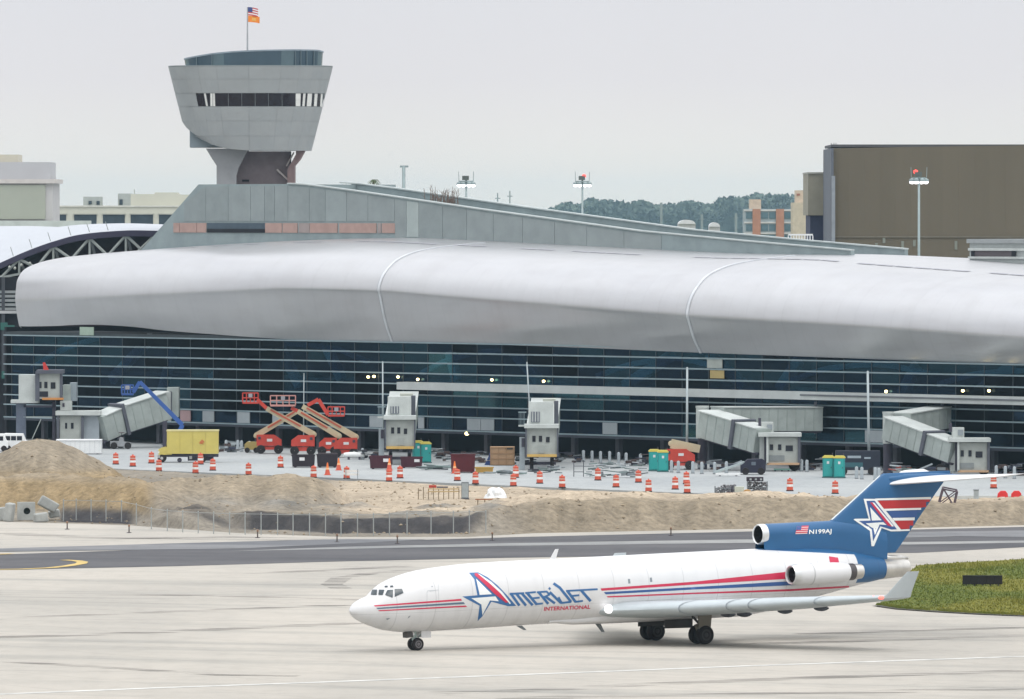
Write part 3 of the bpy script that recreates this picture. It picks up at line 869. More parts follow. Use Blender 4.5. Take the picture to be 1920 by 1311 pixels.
# far parapet and deck
far_poly = [(top_uz[1][0] + 2, gw_top(top_uz[1][0] + 2))] + top_uz[2:] + [(u_end, 19.0), (top_uz[1][0] + 2, 19.0)]
MB().prism(far_poly, lambda u, z: Vector((u, GY1, z + .1)), lambda u, z: Vector((u, GY1 + 0.5, z + .1))).build('wall', CONC_D, gw)
for (a, b_) in zip(top_uz[1:], top_uz[2:]):
    MB().beam((a[0], (GY0 + GY1) / 2 + .25, a[1] - 1.1), (b_[0], (GY0 + GY1) / 2 + .25, b_[1] - 1.1), GY1 - GY0 - .6, 0.3).build('deck', CONC, gw)
    MB().beam((a[0], GY1 + .2, a[1] + .17), (b_[0], GY1 + .2, b_[1] + .17), 0.8, 0.14).build('coping', MATS['pale_coping'], gw)
MB().box(top_uz[0][0], top_uz[1][0] + 3, GY0 + .6, GY1 + 6, 19, top_uz[0][1] - .05).build('block', CONC_D, gw)
# wall panels: lighter and darker pours
rp = random.Random(11)
edges_px = [300, 345, 386, 428, 470, 496, 515, 540, 580, 610, 650, 690, 740, 762, 785, 830, 875, 925, 980, 1040, 1100, 1170, 1240]
for x0, x1 in zip(edges_px, edges_px[1:]):
    ym = 400
    ua, ub = TL(x0 + .35, ym, GY0 - .04)[0], TL(x1 - .35, ym, GY0 - .04)[0]
    za, zb = gw_top(ua) - 0.25, gw_top(ub) - 0.25
    if x0 < 372:
        s0 = (foot[1] + (ua - foot[0]) * (top_uz[0][1] - foot[1]) / (top_uz[0][0] - foot[0]))
        s1 = (foot[1] + (ub - foot[0]) * (top_uz[0][1] - foot[1]) / (top_uz[0][0] - foot[0]))
        za, zb = min(za, s0 - .3), min(zb, s1 - .3)
    zl = ZS(24.2) if x0 < 760 else min(za, zb) - 4
    tone = rp.choice([0, 0, 1, 2]) if x0 != 762 else 3
    m = [M('pour_mid', (0.25, 0.285, 0.285), 0.85, var=0.10, scale=0.5), M('pour_light', (0.265, 0.305, 0.305), 0.85, var=0.10, scale=0.5), M('pour_dark', (0.235, 0.27, 0.27), 0.85, var=0.10, scale=0.5), M('pour_pale', (0.34, 0.39, 0.38), 0.85, var=0.08, scale=0.5)][tone]
    lowz = TL(600, 415, GY0 - .04)[1] if x0 < 740 else zl
    poly = [(ua, lowz), (ub, lowz), (ub, zb), (ua, za)]
    if min(za, zb) > lowz + .3:
        MB().prism(poly, lambda u, z: Vector((u, GY0 - 0.05, z)), lambda u, z: Vector((u, GY0 - 0.002, z))).build('wall_panel', m, gw)
PINK = M('pink_board', (0.38, 0.26, 0.225), 0.85, var=0.12, scale=0.8)
PINK2 = M('faded_board', (0.31, 0.26, 0.245), 0.85, var=0.12, scale=0.8)
zt_, zb_ = TL(500, 418.5, GY0)[1], TL(500, 436.5, GY0)[1]
for k, (x0, x1) in enumerate(((325, 336), (337, 368), (369, 386), (497, 528), (530, 557), (560, 580), (581, 632), (636, 705), (708, 714), (716, 740))):
    ua, ub = TL(x0, 427, GY0 - .1)[0], TL(x1, 427, GY0 - .1)[0]
    MB().box(ua, ub, GY0 - 0.10, GY0 - 0.003, zb_, zt_).build('boarded_opening', PINK2 if k in (5, 8) else PINK, gw)
ua, ub = TL(388, 427, GY0 - .1)[0], TL(497, 427, GY0 - .1)[0]
MB().box(ua, ub, GY0 - 0.08, GY0 - 0.003, zb_, zt_).build('long_window', M('blue_grey_glass', (0.05, 0.075, 0.10), 0.2, var=0.2), gw)
MB().box(ua, ub, GY0 - 0.12, GY0 - 0.081, zb_, zb_ + (zt_ - zb_) * 0.4).build('window_lower_pane', DARK, gw)
# dry weeds left on the guideway
u, z = TL(828, 376, (GY0 + GY1) / 2)
wd = MB()
rw = random.Random(2)
for k in range(46):
    bx = u + rw.uniform(-1.8, 2.4); by = (GY0 + GY1) / 2 + rw.uniform(-1, 1); bz = gw_top(bx) - 1.0
    top = Vector((bx + rw.uniform(-.5, .5), by + rw.uniform(-.3, .3), bz + rw.uniform(1.0, 2.7)))
    wd.cyl((bx, by, bz), top, 0.05, 0.02, n=4)
    for q in range(3):
        s = Vector((bx, by, bz)).lerp(top, rw.uniform(.4, .9))
        wd.cyl(s, s + Vector((rw.uniform(-.5, .5), rw.uniform(-.3, .3), rw.uniform(.2, .6))), 0.03, 0.01, n=3)
w_o = wd.build('dry_bush', M('dry_twigs', (0.16, 0.11, 0.085), 0.9))
w_o.location = T0; w_o.rotation_euler = (0, 0, TROT)
tag(w_o, 'dry brown bush of bare twigs on the guideway deck', 'bush')

# ================================================================== control tower
TY = 1048.0
TC = at(470, 342, TY)
tw = thing('control_tower', 'flared grey control tower with long window band and glass cab', 'tower', (TC.x, TY, 20.0))
def tz(py): return (CAM + ray(470, py) * TY).z - 20.0
S = mpp(TY)
TOWER_P = M('tower_panel', (0.305, 0.322, 0.322), 0.6, var=0.06, scale=0.3)
TOWER_P2 = M('tower_panel_light', (0.315, 0.33, 0.328), 0.6, var=0.06, scale=0.3)
TOWER_C = M('tower_core', (0.26, 0.28, 0.285), 0.7)
z_top, z_low = tz(126), tz(284)
def thw(z): return (154 - 40 * (z_top - z) / (z_top - z_low)) * S
def tring(z, grow=0.0, n=72, ex=2.9):
    a = thw(z) + grow; b = a * 0.72
    out = []
    for i in range(n):
        t = 2 * math.pi * i / n
        c, s = math.cos(t), math.sin(t)
        out.append(Vector((a * math.copysign(abs(c) ** (2 / ex), c), b * math.copysign(abs(s) ** (2 / ex), s), z)))
    return out
BOT = [(-155, 205), (-142, 212), (-125, 235), (-112, 246), (-90, 262), (-70, 272), (-40, 280), (0, 283), (200, 283.5)]
def zbot(x): return tz(lerp_tab(BOT, x / S))
rows = [z_top, tz(150), tz(176), tz(201), tz(228), tz(256), z_low]
def tpoint(i, z, grow, n=72):
    p = tring(z, grow, n)[i % n]
    return p
# core below the panels
rings = []
for z in rows:
    r = tring(z, -0.12)
    rings.append([Vector((p.x, p.y, max(p.z, zbot(p.x) + .02))) for p in r])
MB().loft(rings).build('core', TOWER_C, tw, smooth=40)
# cladding panels (front half)
N = 72
ring_cache = {}
def rc(z, grow):
    k = (round(z, 4), grow)
    if k not in ring_cache: ring_cache[k] = tring(z, grow)
    return ring_cache[k]
band_k = 2           # rows[2]..rows[3] is the window band
for k in range(len(rows) - 1):
    if k == band_k: continue
    za, zb = rows[k] - 0.012, rows[k + 1] + 0.012
    step = 3
    for i in range(36 - 3, 72 + 3, step):
        idx = [i, i + 1, i + 2, i + 3]
        pts_t, pts_b = [], []
        for q, j in enumerate(idx):
            pt = rc(za, 0.0)[j % N].copy(); pb = rc(zb, 0.0)[j % N].copy()
            zl = zbot(pb.x)
            pb.z = max(pb.z, min(zl, za))
            pts_t.append(pt); pts_b.append(pb)
        # narrow joints at the sides
        for arr in (pts_t, pts_b):
            arr[0] = arr[0].lerp(arr[1], 0.010); arr[3] = arr[3].lerp(arr[2], 0.010)
        if all(t.z - b_.z < 0.15 for t, b_ in zip(pts_t, pts_b)): continue
        inward = [Vector((-p.x, -p.y, 0)).normalized() * 0.1 for p in pts_t]
        mb = MB()
        mb.loft([pts_t, pts_b], closed=False)
        mb.loft([pts_t, [p + q for p, q in zip(pts_t, inward)]], closed=False)
        mb.loft([pts_b, [p + q for p, q in zip(pts_b, inward)]], closed=False)
        mb.build('cladding_panel', TOWER_P if (i // 3 + k) % 2 else TOWER_P2, tw)
# the window band: jambs at the ends, dark panes, white blinds
zt2, zb2 = rows[2], rows[3]
BLIND = M('white_blind', (0.72, 0.72, 0.68), 0.7)
SIDE = TOWER_P
PANE_T = M('tower_dark_pane', (0.014, 0.008, 0.012), 0.15, var=0)
def ring_x(z, x, grow):
    """front point of the ring at height z with the given local x"""
    a = thw(z) + grow; b = a * 0.72; ex = 2.9
    k = min(1.0, abs(x) / a)
    return Vector((x, -b * (max(0.0, 1 - k ** ex)) ** (1 / ex), z))
def band_piece(name, m, x0t, x1t, x0b, x1b, grow, zlo=zb2 + .04, zhi=zt2 - .04, sub=6):
    top = [ring_x(zhi, (x0t + (x1t - x0t) * i / sub), grow) for i in range(sub + 1)]
    bot = [ring_x(zlo, (x0b + (x1b - x0b) * i / sub), grow) for i in range(sub + 1)]
    mb = MB(); mb.loft([top, bot], closed=False)
    mb.loft([top, [p + Vector((0, .15, 0)) for p in top]], closed=False); mb.loft([bot, [p + Vector((0, .15, 0)) for p in bot]], closed=False)
    return mb.build(name, m, tw)
def X_(px): return (px - 470) * S
xl = -thw(zt2) * 0.999
band_piece('cladding_panel', SIDE, xl, X_(370), -thw(zb2) * 0.999, X_(375), 0.0, zb2 + .02, zt2 - .02, 10)
band_piece('cladding_panel', SIDE, X_(609), thw(zt2) * 0.999, X_(606), thw(zb2) * 0.999, 0.0, zb2 + .02, zt2 - .02, 4)
px_list = [(371, 375, 385, 389, 0), (386, 390, 389, 393, 1), (390, 394, 397, 397, 0), (398, 398, 402, 402, 1), (403, 403, 406, 407, 1)]
px_list += [(407 + 25 * i, 407 + 25 * i, 431 + 25 * i, 431 + 25 * i, 0) for i in range(6)]
px_list += [(557, 557, 566, 565, 1), (567, 566, 570, 568, 0), (571, 569, 575, 573, 1), (576, 574, 578, 576, 0), (579, 577, 587, 585, 1), (588, 586, 591, 589, 0), (592, 590, 597, 595, 1), (598, 596, 602, 600, 0), (603, 601, 606, 604, 1)]
for a, b_, c, d, kind in px_list:
    band_piece('blind' if kind else 'window_pane', BLIND if kind else PANE_T, X_(a), X_(c), X_(b_), X_(d), -0.06)
# roof deck and the glass cab
MB().loft([tring(z_top + 0.02, -0.03), tring(z_top + .12, -0.03)]).build('roof_deck', CONC, tw)
cab_m = M('cab_glass', (0.045, 0.078, 0.105), 0.18, var=0.12, scale=0.4, spec=0.5)
def cab_pt(x, grow=0.0, n=48):
    pass
xl_, xr_ = X_(346), X_(606)
cxm, cw = (xl_ + xr_) / 2, (xr_ - xl_) / 2
CABTOP = [(-1.0, 111.5), (-0.8, 107), (-0.55, 102), (-0.25, 98.5), (0.1, 96.5), (0.6, 95.3), (0.93, 95.6), (1.0, 98)]
def cab_ring(top, grow=0.0, n=60):
    out = []
    for i in range(n):
        t = 2 * math.pi * i / n
        c, s = math.cos(t), math.sin(t)
        x = math.copysign(abs(c) ** 0.75, c); y = math.copysign(abs(s) ** 0.75, s)
        k = 1.0 if top else 0.985
        z = tz(lerp_tab(CABTOP, x)) if top else z_top + .12
        out.append(Vector((cxm + x * cw * k * (1 + grow), y * cw * 0.62 * k * (1 + grow), z)))
    return out
ct, cb = cab_ring(True), cab_ring(False)
for i in range(28, 62, 2):
    idx = [(i + q) % 60 for q in range(3)]
    t_, b2 = [ct[j] for j in idx], [cb[j] for j in idx]
    mb = MB(); mb.loft([t_, b2], closed=False)
    mb.build('cab_pane', cab_m if i % 8 else M('cab_glass_pale', (0.09, 0.135, 0.155), 0.2, var=0.1, scale=.4), tw)
MB().loft([cab_ring(False, -0.01), cab_ring(True, -0.01)], caps=True).build('cab_core', M('cab_core', (0.04, 0.06, 0.08), 0.5), tw)
MB().loft([[p + Vector((0, 0, -.08)) for p in cab_ring(True, 0.008)], [p + Vector((0, 0, .10)) for p in cab_ring(True, 0.008)]], caps=True).build('cab_roof', M('cab_roof', (0.22, 0.27, 0.31), 0.6), tw)
for x in (371, 400, 556, 566, 577, 590):
    xx = X_(x); k = (xx - cxm) / cw
    yy = -cw * 0.62 * (1 - min(1, abs(k)) ** (2 / .75)) ** .375 if abs(k) < 1 else 0
    MB().cyl((xx, yy - .05, z_top + .1), (xx, yy - .05, tz(lerp_tab(CABTOP, k)) - .05), 0.07, n=6).build('cab_mullion', M('cab_mullion', (0.10, 0.14, 0.16), 0.5), tw)
# lower side volume, flared stem
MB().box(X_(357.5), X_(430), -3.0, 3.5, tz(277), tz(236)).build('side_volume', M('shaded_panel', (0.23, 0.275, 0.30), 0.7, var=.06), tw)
STEM = M('stem_concrete', (0.26, 0.265, 0.27), 0.8, var=0.1, scale=0.5)
base_z = -0.5
prof = [(388, 279), (400, 299), (408, 311), (408, 420), (445, 420), (445, 330), (449, 315), (465, 284), (465, 279)]
MB().prism([(X_(x), tz(y) if y < 400 else base_z) for x, y in prof], lambda x, z: Vector((x, -3.6, z)), lambda x, z: Vector((x, 3.6, z))).build('stem_leg', STEM, tw)
prof2 = [(574, 279), (563, 299), (553, 311), (553, 420), (540, 420), (540, 318), (556, 290), (556, 279)]
MB().prism([(X_(x), tz(y) if y < 400 else base_z) for x, y in prof2], lambda x, z: Vector((x, -3.0, z)), lambda x, z: Vector((x, 3.6, z))).build('stem_leg', M('stem_red_brown', (0.20, 0.14, 0.135), 0.8, var=.2), tw)
MB().box(X_(440), X_(545), -1.8, 3.2, base_z, tz(284)).build('stem_core', M('stem_core', (0.15, 0.125, 0.13), 0.85, var=0.15), tw)
MB().box(X_(455), X_(468), -1.95, -1.81, tz(341), tz(337)).build('stem_vent', DARK, tw)
MB().cyl((X_(520), -2.1, tz(318)), (X_(548), -2.1, tz(344)), 0.12, n=6).build('stem_pipe', M('pale_pipe', (0.42, 0.38, 0.36), 0.7), tw)
MB().cyl((X_(538), -2.2, tz(312)), (X_(552), -2.2, tz(286)), 0.10, n=6).build('stem_pipe', MATS['pale_pipe'], tw)

# flag pole and two flags on it
fpx = 464
fp = at(fpx, 96, TY)
pole = thing('flagpole', 'thin white flagpole standing on the control tower roof', 'flagpole', (fp.x, TY, fp.z - 0.1))
hgt = 84 * S
MB().cyl((0, 0, 0), (0, 0, hgt), 0.11, 0.07, n=8).build('pole', M('flagpole_grey', (.34, .35, .36), .5), pole)
MB().lathe([(0.02, 0), (0.08, .06), (0.02, .14)], (0, 0, hgt), n=8).build('finial', WHITE, pole)
def flag_mesh(poly_fn, w, h, name, mat, parent, x0=0.06, u0=0, u1=1, v0=0, v1=1, off=0.0):
    nu, nv = 12, 6
    rows_ = []
    for j in range(nv + 1):
        r = []
        for i in range(nu + 1):
            uu = u0 + (u1 - u0) * i / nu; vv = v0 + (v1 - v0) * j / nv
            r.append(Vector((x0 + uu * w, 0.16 * math.sin(uu * 5.2 + vv * 0.8) * uu + off, -vv * h - 0.22 * uu * uu * h)))
        rows_.append(r)
    mb = MB(); mb.loft(rows_, closed=False)
    return mb.build(name, mat, parent, smooth=True)
fl = thing('flag', 'small striped red and white flag with blue canton atop the pole', 'flag', (fp.x, TY, fp.z - 0.1 + hgt))
FR, FW, FB = M('flag_red', (0.50, 0.06, 0.06), .8), M('flag_white', (.75, .74, .74), .8), M('flag_navy', (0.05, 0.07, 0.20), .8)
fh = 15.5 * S; fw = 19 * S
for k in range(7):
    flag_mesh(None, fw, fh, 'stripe', FR if k % 2 == 0 else FW, fl, v0=k / 7, v1=(k + 1) / 7)
for o_ in (-0.02, 0.02):
    flag_mesh(None, fw, fh, 'canton', FB, fl, u1=0.45, v1=4 / 7, off=o_)
fl2 = thing('flag', 'small orange flag flying below the striped flag on the pole', 'flag', (fp.x, TY, fp.z - 0.1 + hgt - 16 * S))
flag_mesh(None, 22 * S, 12 * S, 'cloth', M('flag_orange', (0.80, 0.24, 0.03), .8), fl2)
flag_mesh(None, 22 * S, 12 * S, 'emblem', M('flag_ochre', (0.75, 0.42, 0.10), .8), fl2, u0=.35, u1=.7, v0=.25, v1=.75, off=-0.02)

# ================================================================== older concourse with trussed roof (left)
CY0 = 1056.0
cc = thing('trussed_concourse', 'half open older concourse with arched white roof on grey steel trusses', 'building', (at(140, 470, CY0).x, CY0, 0))
OX = cc.location.x
def cpt(px, py, Y): 
    p = at(px, py, Y)
    return Vector((p.x - OX, p.y - CY0, p.z))
FASC = [(-120, 545), (-60, 518), (0, 493), (50, 471), (100, 453), (150, 440), (200, 434.5), (250, 432), (300, 433), (340, 437)]
xs = [-120 + 10 * i for i in range(47)]
fr = [cpt(x, smooth_tab(FASC, x), CY0) for x in xs]
BACK = [(-120, 424), (60, 424), (150, 427), (230, 429), (340, 434)]
bk = [cpt(x, min(smooth_tab(FASC, x) - 1, lerp_tab(BACK, x)), CY0 + 38) for x in xs]
mid_ = [a.lerp(b_, .5) + Vector((0, 0, .8)) for a, b_ in zip(fr, bk)]
MB().loft([fr, mid_, bk], closed=False).build('roof_skin', M('membrane_roof', (0.43, 0.45, 0.48), 0.6, var=0.05), cc, smooth=True)
NAVY = M('navy_fascia', (0.035, 0.03, 0.06), 0.5)
fl_ = [p + Vector((0, 0, -0.75)) for p in fr]
mb = MB(); mb.loft([[p + Vector((0, -.1, 0)) for p in fr], [p + Vector((0, -.1, 0)) for p in fl_]], closed=False)
mb.loft([[p + Vector((0, -.1, 0)) for p in fl_], [p + Vector((0, 2.5, 0)) for p in fl_]], closed=False)
mb.build('fascia', NAVY, cc)
under = [p + Vector((0, 2.6, -.35)) for p in fr]
mb = MB(); mb.loft([under, [Vector((p.x, p.y, 8)) for p in under]], closed=False)
mb.build('dark_backing', M('maroon_dark', (0.018, 0.008, 0.010), 0.9, var=.3), cc)
GSTEEL = M('grey_green_steel', (0.34, 0.37, 0.35), 0.6, var=0.15)
LOW = [(-120, 560), (0, 521), (40, 513), (80, 500), (115, 488), (300, 470)]
top_n = [(-40, 0), (10, 0), (47, 0), (100, 0), (170, 0), (236, 0), (280, 0)]
prev = None
def lowp(x): return cpt(x, lerp_tab(LOW, x), CY0 + .3)
def topp(x): return cpt(x, smooth_tab(FASC, x) + 9, CY0 + .3)
for x0 in range(-60, 300, 20):
    MB().beam(lowp(x0), lowp(x0 + 20), 0.25, 0.28).build('lower_chord', GSTEEL, cc)
for xt in (-30, 36, 100, 168, 236, 290):
    for dx in (-34, 34):
        MB().cyl(topp(xt), lowp(xt + dx), 0.19, n=6).build('web_member', GSTEEL, cc)
    MB().cyl(topp(xt), lowp(xt), 0.15, n=6).build('web_member', GSTEEL, cc)
    MB().beam(topp(xt) + Vector((0, .2, 0.1)), lowp(xt + 9) + Vector((0, .5, 0)), 0.5, 0.35).build('truss_post', M('dim_steel', (0.10, 0.11, 0.11), .7), cc)
for x, y in ((18, 501), (28, 503), (40, 497), (56, 494)):
    p = cpt(x, y, CY0 - .2)
    MB().lathe([(.05, -.2), (.16, -.12), (.18, .06), (.05, .2)], p, n=8).build('roof_plug', M('pale_plug', (.42, .44, .40), .7), cc, smooth=True)
for x in (25, 60, 95, 133, 168, 203):      # guard-rail stanchions on the roof
    p = cpt(x, smooth_tab(FASC, x) - 2, CY0)
    MB().cyl(p, p + Vector((-.35, 0, 1.1)), 0.05, n=5).build('stanchion', GSTEEL, cc)
# the storey under it, seen past the roof end
def crect(name, x0, x1, y0, y1, Y, m, d=.3):
    a, b_ = cpt(x0, y1, Y), cpt(x1, y0, Y)
    return MB().box(a.x, b_.x, a.y, a.y + d, a.z, b_.z).build(name, m, cc)
crect('wall', -80, 60, 520, 860, CY0 - 1, DARK, .5)
LOUV = M('louvre_metal', (0.26, 0.28, 0.28), 0.6)
for k in range(5):
    crect('louvre', -20, 34, 545 + 8 * k, 550 + 8 * k, CY0 - 1.4, LOUV, .25)
crect('slab_edge', -40, 34, 583, 588, CY0 - 1.6, M('pale_slab', (.45, .46, .46), .7), .4)
crect('column', 3, 9, 520, 700, CY0 - 1.5, M('dim_steel2', (0.06, 0.065, 0.075), .7), .3)
for k, (x, y) in enumerate(((8, 612), (21, 617), (10, 703))):
    crect('lit_panel', x - 7, x + 6, y - 7, y + 7, CY0 - 1.6, M('teal_panel', (0.03, 0.13, 0.11), .5), .2)

# ================================================================== distant buildings
def far_building(name, label, cat, px, Y):
    p = at(px, 400, Y)
    r = thing(name, label, cat, (p.x, Y, 0))
    def rect(nm, x0, x1, y0, y1, m, dy=0.0, depth=0.4, to_ground=False, parent=None):
        a, b_ = at(x0, y1, Y + dy), at(x1, y0, Y + dy)
        return MB().box(a.x - p.x, b_.x - p.x, dy, dy + depth, 0 if to_ground else a.z, b_.z).build(nm, m, parent or r)
    return r, rect
fa, rect = far_building('office_block', 'pale grey windowless block at the far left edge', 'building', 40, 1180)
PALEB = M('pale_wall', (0.46, 0.45, 0.44), 0.8, var=0.06, scale=.2)
rect('wall', -160, 99, 336, 600, PALEB, 0, 18, True)
rect('upper_storey', -160, 93, 304, 336, M('lilac_wall', (0.44, 0.44, 0.45), .8, var=.05, scale=.2), 0.6, 16)
rect('roof_box', -160, 34, 290, 304, M('cream_wall', (0.50, 0.47, 0.38), .8, var=.05), 3, 10)
rect('ledge', -160, 106, 336, 344, M('cream_ledge', (0.52, 0.49, 0.46), .8), -.5, 17)
rect('wall_panel', -160, 85, 347, 411, M('green_grey_panel', (0.34, 0.36, 0.30), .8, var=.05, scale=.2), -.25, .25)
rect('base_band', -160, 170, 414, 428, M('base_band', (0.46, 0.50, 0.46), .8), -2.5, 2)
fb, rect = far_building('terminal_annex', 'cream building with row of dark bays left of the tower', 'building', 230, 1290)
CREAM = M('cream_render', (0.52, 0.52, 0.44), .8, var=.06, scale=.2)
rect('wall', 60, 420, 387, 600, CREAM, 0, 20, True)
BAY = M('shaded_bay', (0.035, 0.055, 0.07), .4, var=.2)
for x0, x1 in ((106, 124), (139, 181), (193, 234), (245, 287), (298, 340), (351, 392)):
    rect('bay_opening', x0, x1, 402.5, 428, BAY, -.08, .08)
    rect('bay_lintel', x0 - 2, x1 + 2, 400.5, 402.3, M('bay_lintel', (.40, .41, .36), .8), -.3, .3)
for x0, x1, y0, y1, m in ((156, 188, 369, 387, M('roof_unit_grey', (.36, .39, .37), .8)), (221, 245, 363, 387, M('roof_unit_grey', (.36, .39, .37), .8)), (245, 335, 364, 387, CREAM), (290, 332, 361, 364, CREAM), (335, 372, 365, 387, CREAM)):
    rect('roof_unit', x0, x1, y0, y1, m, 1.5, 8)
rect('roof_vent', 166, 172, 377, 383, BAY, 1.3, .2); rect('roof_vent', 181, 187, 377, 384, BAY, 1.3, .2); rect('roof_vent', 224, 230, 374, 384, BAY, 1.3, .2)
rect('roof_mast', 251, 253, 355, 364, M('roof_unit_grey', (.36, .39, .37), .8), 3, .3)
rect('parapet', 60, 420, 385.5, 388, M('cream_parapet', (.56, .56, .50), .8), -.2, .2)

fh_, rect = far_building('hangar', 'huge plain olive brown hangar at the upper right', 'hangar', 1735, 1160)
HB = M('brown_cladding', (0.122, 0.102, 0.068), 0.75, var=0.10, scale=0.12, stretch=(1, 1, .15))
HB2 = M('brown_cladding_dark', (0.118, 0.099, 0.066), 0.75, var=0.10, scale=0.12, stretch=(1, 1, .15))
k = 0
x = 1562.0
while x < 2100:
    a, b_ = at(x, 600, 1160), at(x + 29.4, 600, 1160)
    zt1, zt2_ = at(x, 278 - (x - 1562) * .0145, 1160).z, at(x + 29.4, 278 - (x + 29.4 - 1562) * .0145, 1160).z
    P = [(a.x - fh_.location.x, 0), (b_.x - fh_.location.x - .004, 0), (b_.x - fh_.location.x - .004, zt2_), (a.x - fh_.location.x, zt1)]
    MB().prism(P, lambda x_, z_: Vector((x_, 0, z_)), lambda x_, z_: Vector((x_, 28, z_))).build('cladding_bay', HB if k % 3 else HB2, fh_)
    x += 29.4; k += 1
rect('left_side_wall', 1558, 1563, 278, 600, M('side_wall_shade', (0.10, 0.11, 0.13), .7, var=.1), -.8, 29, True)  # hangar's left side wall, its shade put into the blue-grey colour
rect('corner_trim', 1559, 1566, 330, 600, M('pale_trim', (0.23, 0.25, 0.27), .7), -1.1, .3, True)
rect('roof_edge', 1560, 2100, 271, 276, M('dark_edge', (.08, .08, .085), .7), .5, 27)
rect('dado_band', 1565, 2100, 443, 445.5, M('dado', (.15, .135, .10), .8), -.15, .15)
rect('side_wing', 1515, 1548, 325, 404, M('tan_wing', (0.25, 0.235, 0.18), .8, var=.08), 29, 20)
rect('side_wing_cap', 1514, 1548, 323, 326, M('wing_cap', (0.33, 0.33, 0.29), .8), 28.8, 20)
rect('shaded_base', 1519, 1548, 404, 600, M('navy_base', (0.03, 0.035, 0.07), .8), 29.5, 18, True)
for x in (1558, 1563, 1567):
    rect('roof_antenna', x, x + 1.2, 268, 276, MATS['dark_edge'], 2, .1)
for xx, yy, hh in ((1655, 446, 10), (1690, 452, 14), (1712, 450, 12), (1790, 452, 16), (1641, 456, 18)):
    rect('wall_panel', xx, xx + 5, yy, yy + hh, M('wall_patch', (.20, .215, .18), .8), -.1, .1)

ap, rect = far_building('apartment_block', 'small far block with red brick piers and pale window bands', 'building', 1440, 1800)
BRICKM = M('far_brick', (0.42, 0.22, 0.15), .85, var=.1)
rect('wall', 1396, 1486, 392, 600, M('window_wall', (0.30, 0.36, 0.38), .6), 0, 15, True)
for x0, x1 in ((1411, 1426), (1455, 1470)):
    rect('brick_pier', x0, x1, 392, 600, BRICKM, -.4, .4, True)
for y0 in (393, 416, 436):
    rect('pale_band', 1395, 1486, y0, y0 + 3, M('pale_band_far', (.55, .56, .54), .8), -.2, .2)
for x0, x1 in ((1399, 1410), (1427, 1440), (1442, 1454), (1471, 1484)):
    for y0 in (398, 421, 441):
        rect('window', x0, x1, y0, y0 + 12, M('far_window', (0.10, 0.17, 0.20), .3), -.1, .1)
rect('stair_tower', 1406, 1427, 374, 392, M('peach_block', (0.55, 0.45, 0.35), .8), 1, 8)
fcr, rect = far_building('cream_stair_block', 'cream block with small rooftop tower beside the brown hangar', 'building', 1500, 1780)
rect('wall', 1486, 1540, 380, 600, M('cream_block', (0.52, 0.46, 0.35), .8), -1, 12, True)
rect('roof_tower', 1492, 1513, 357, 380, M('peach_block', (0.55, 0.45, 0.35), .8), 0, 8)
rect('roof_hatch', 1494, 1500, 363, 367, M('hatch_red', (.34, .16, .12), .8), -.1, .1)

# railing on the far roof edge
rl = thing('roof_railing', 'white railing between the guideway and the hangar base', 'railing', at(1500, 452, 1080))
rx0, rx1 = at(1478, 450, 1080).x - rl.location.x, at(1524, 450, 1080).x - rl.location.x
rz = at(1500, 440, 1080).z - rl.location.z
MB().box(rx0, rx1, -.1, .1, rz - .12, rz + .08).build('top_rail', WHITE, rl)
for k in range(10):
    xx = rx0 + (rx1 - rx0) * k / 9
    MB().box(xx - .06, xx + .06, -.05, .05, rz - 2.4, rz - .1).build('baluster', WHITE, rl)

# plant rooms standing on the terminal roof, right
pr = thing('roof_plant_room', 'grey rooftop plant room with dark louvre band at the right edge', 'plant room', loc3(62, 30, 0), TROT)
def prect(nm, x0, x1, y0, y1, m, off=0.0, d=.3, yl=26.0, root=pr):
    ua, za = TL(x0, y1, yl); ub, zb = TL(x1, y0, yl)
    return MB().box(ua - 62, ub - 62, yl - 30 + off, yl - 30 + off + d, za, zb).build(nm, m, root)
PG = M('plant_grey', (0.36, 0.39, 0.38), .7, var=.1)
prect('wall', 1818, 1990, 452, 520, PG, 0, 9)
prect('roof', 1816, 1992, 449, 456, M('plant_roof', (0.28, 0.30, 0.30), .7), -.3, 9.6)
prect('louvre_band', 1823, 1905, 471, 481, M('louvre_dark', (0.09, 0.075, 0.08), .8), -.12, .12)
prect('louvre_frame', 1818, 1990, 466, 470, M('plant_pale', (.45, .48, .46), .7), -.25, .25)
prect('louvre_frame', 1818, 1990, 482, 485, MATS['plant_pale'], -.25, .25)
prect('vent', 1823, 1829, 471, 481, DARK, -.2, .1); prect('vent', 1899, 1906, 471, 481, DARK, -.2, .1)
def vent_hood(px, py, label):
    yl = 20.0
    u, z = TL(px, py, yl)
    r = thing('roof_vent', label, 'roof vent', loc3(u, yl, z - 1.4), TROT, 'hooded vents on the terminal roof')
    MB().box(-1.9, 1.2, -.7, .7, 0, 1.3).build('duct', M('vent_grey', (.27, .30, .32), .7, var=.1), r)
    mb = MB()
    prof_ = [(1.2 + 1.1 * math.sin(t), .3 + 1.1 * math.cos(t)) for t in [i * math.pi / 12 for i in range(7)]]
    mb.loft([[Vector((x, -.8, z)) for x, z in prof_], [Vector((x, .8, z)) for x, z in prof_]], closed=False)
    mb.loft([[Vector((x, -.8, z)) for x, z in prof_], [Vector((x * .85 + .2, -.8, z * .85)) for x, z in prof_]], closed=False)
    mb.build('hood', M('vent_dark', (.06, .065, .08), .6), r)
vent_hood(1752, 492, 'dark hooded roof vent right of the tall light mast')
vent_hood(1834, 495, 'dark hooded roof vent below the rooftop plant room')

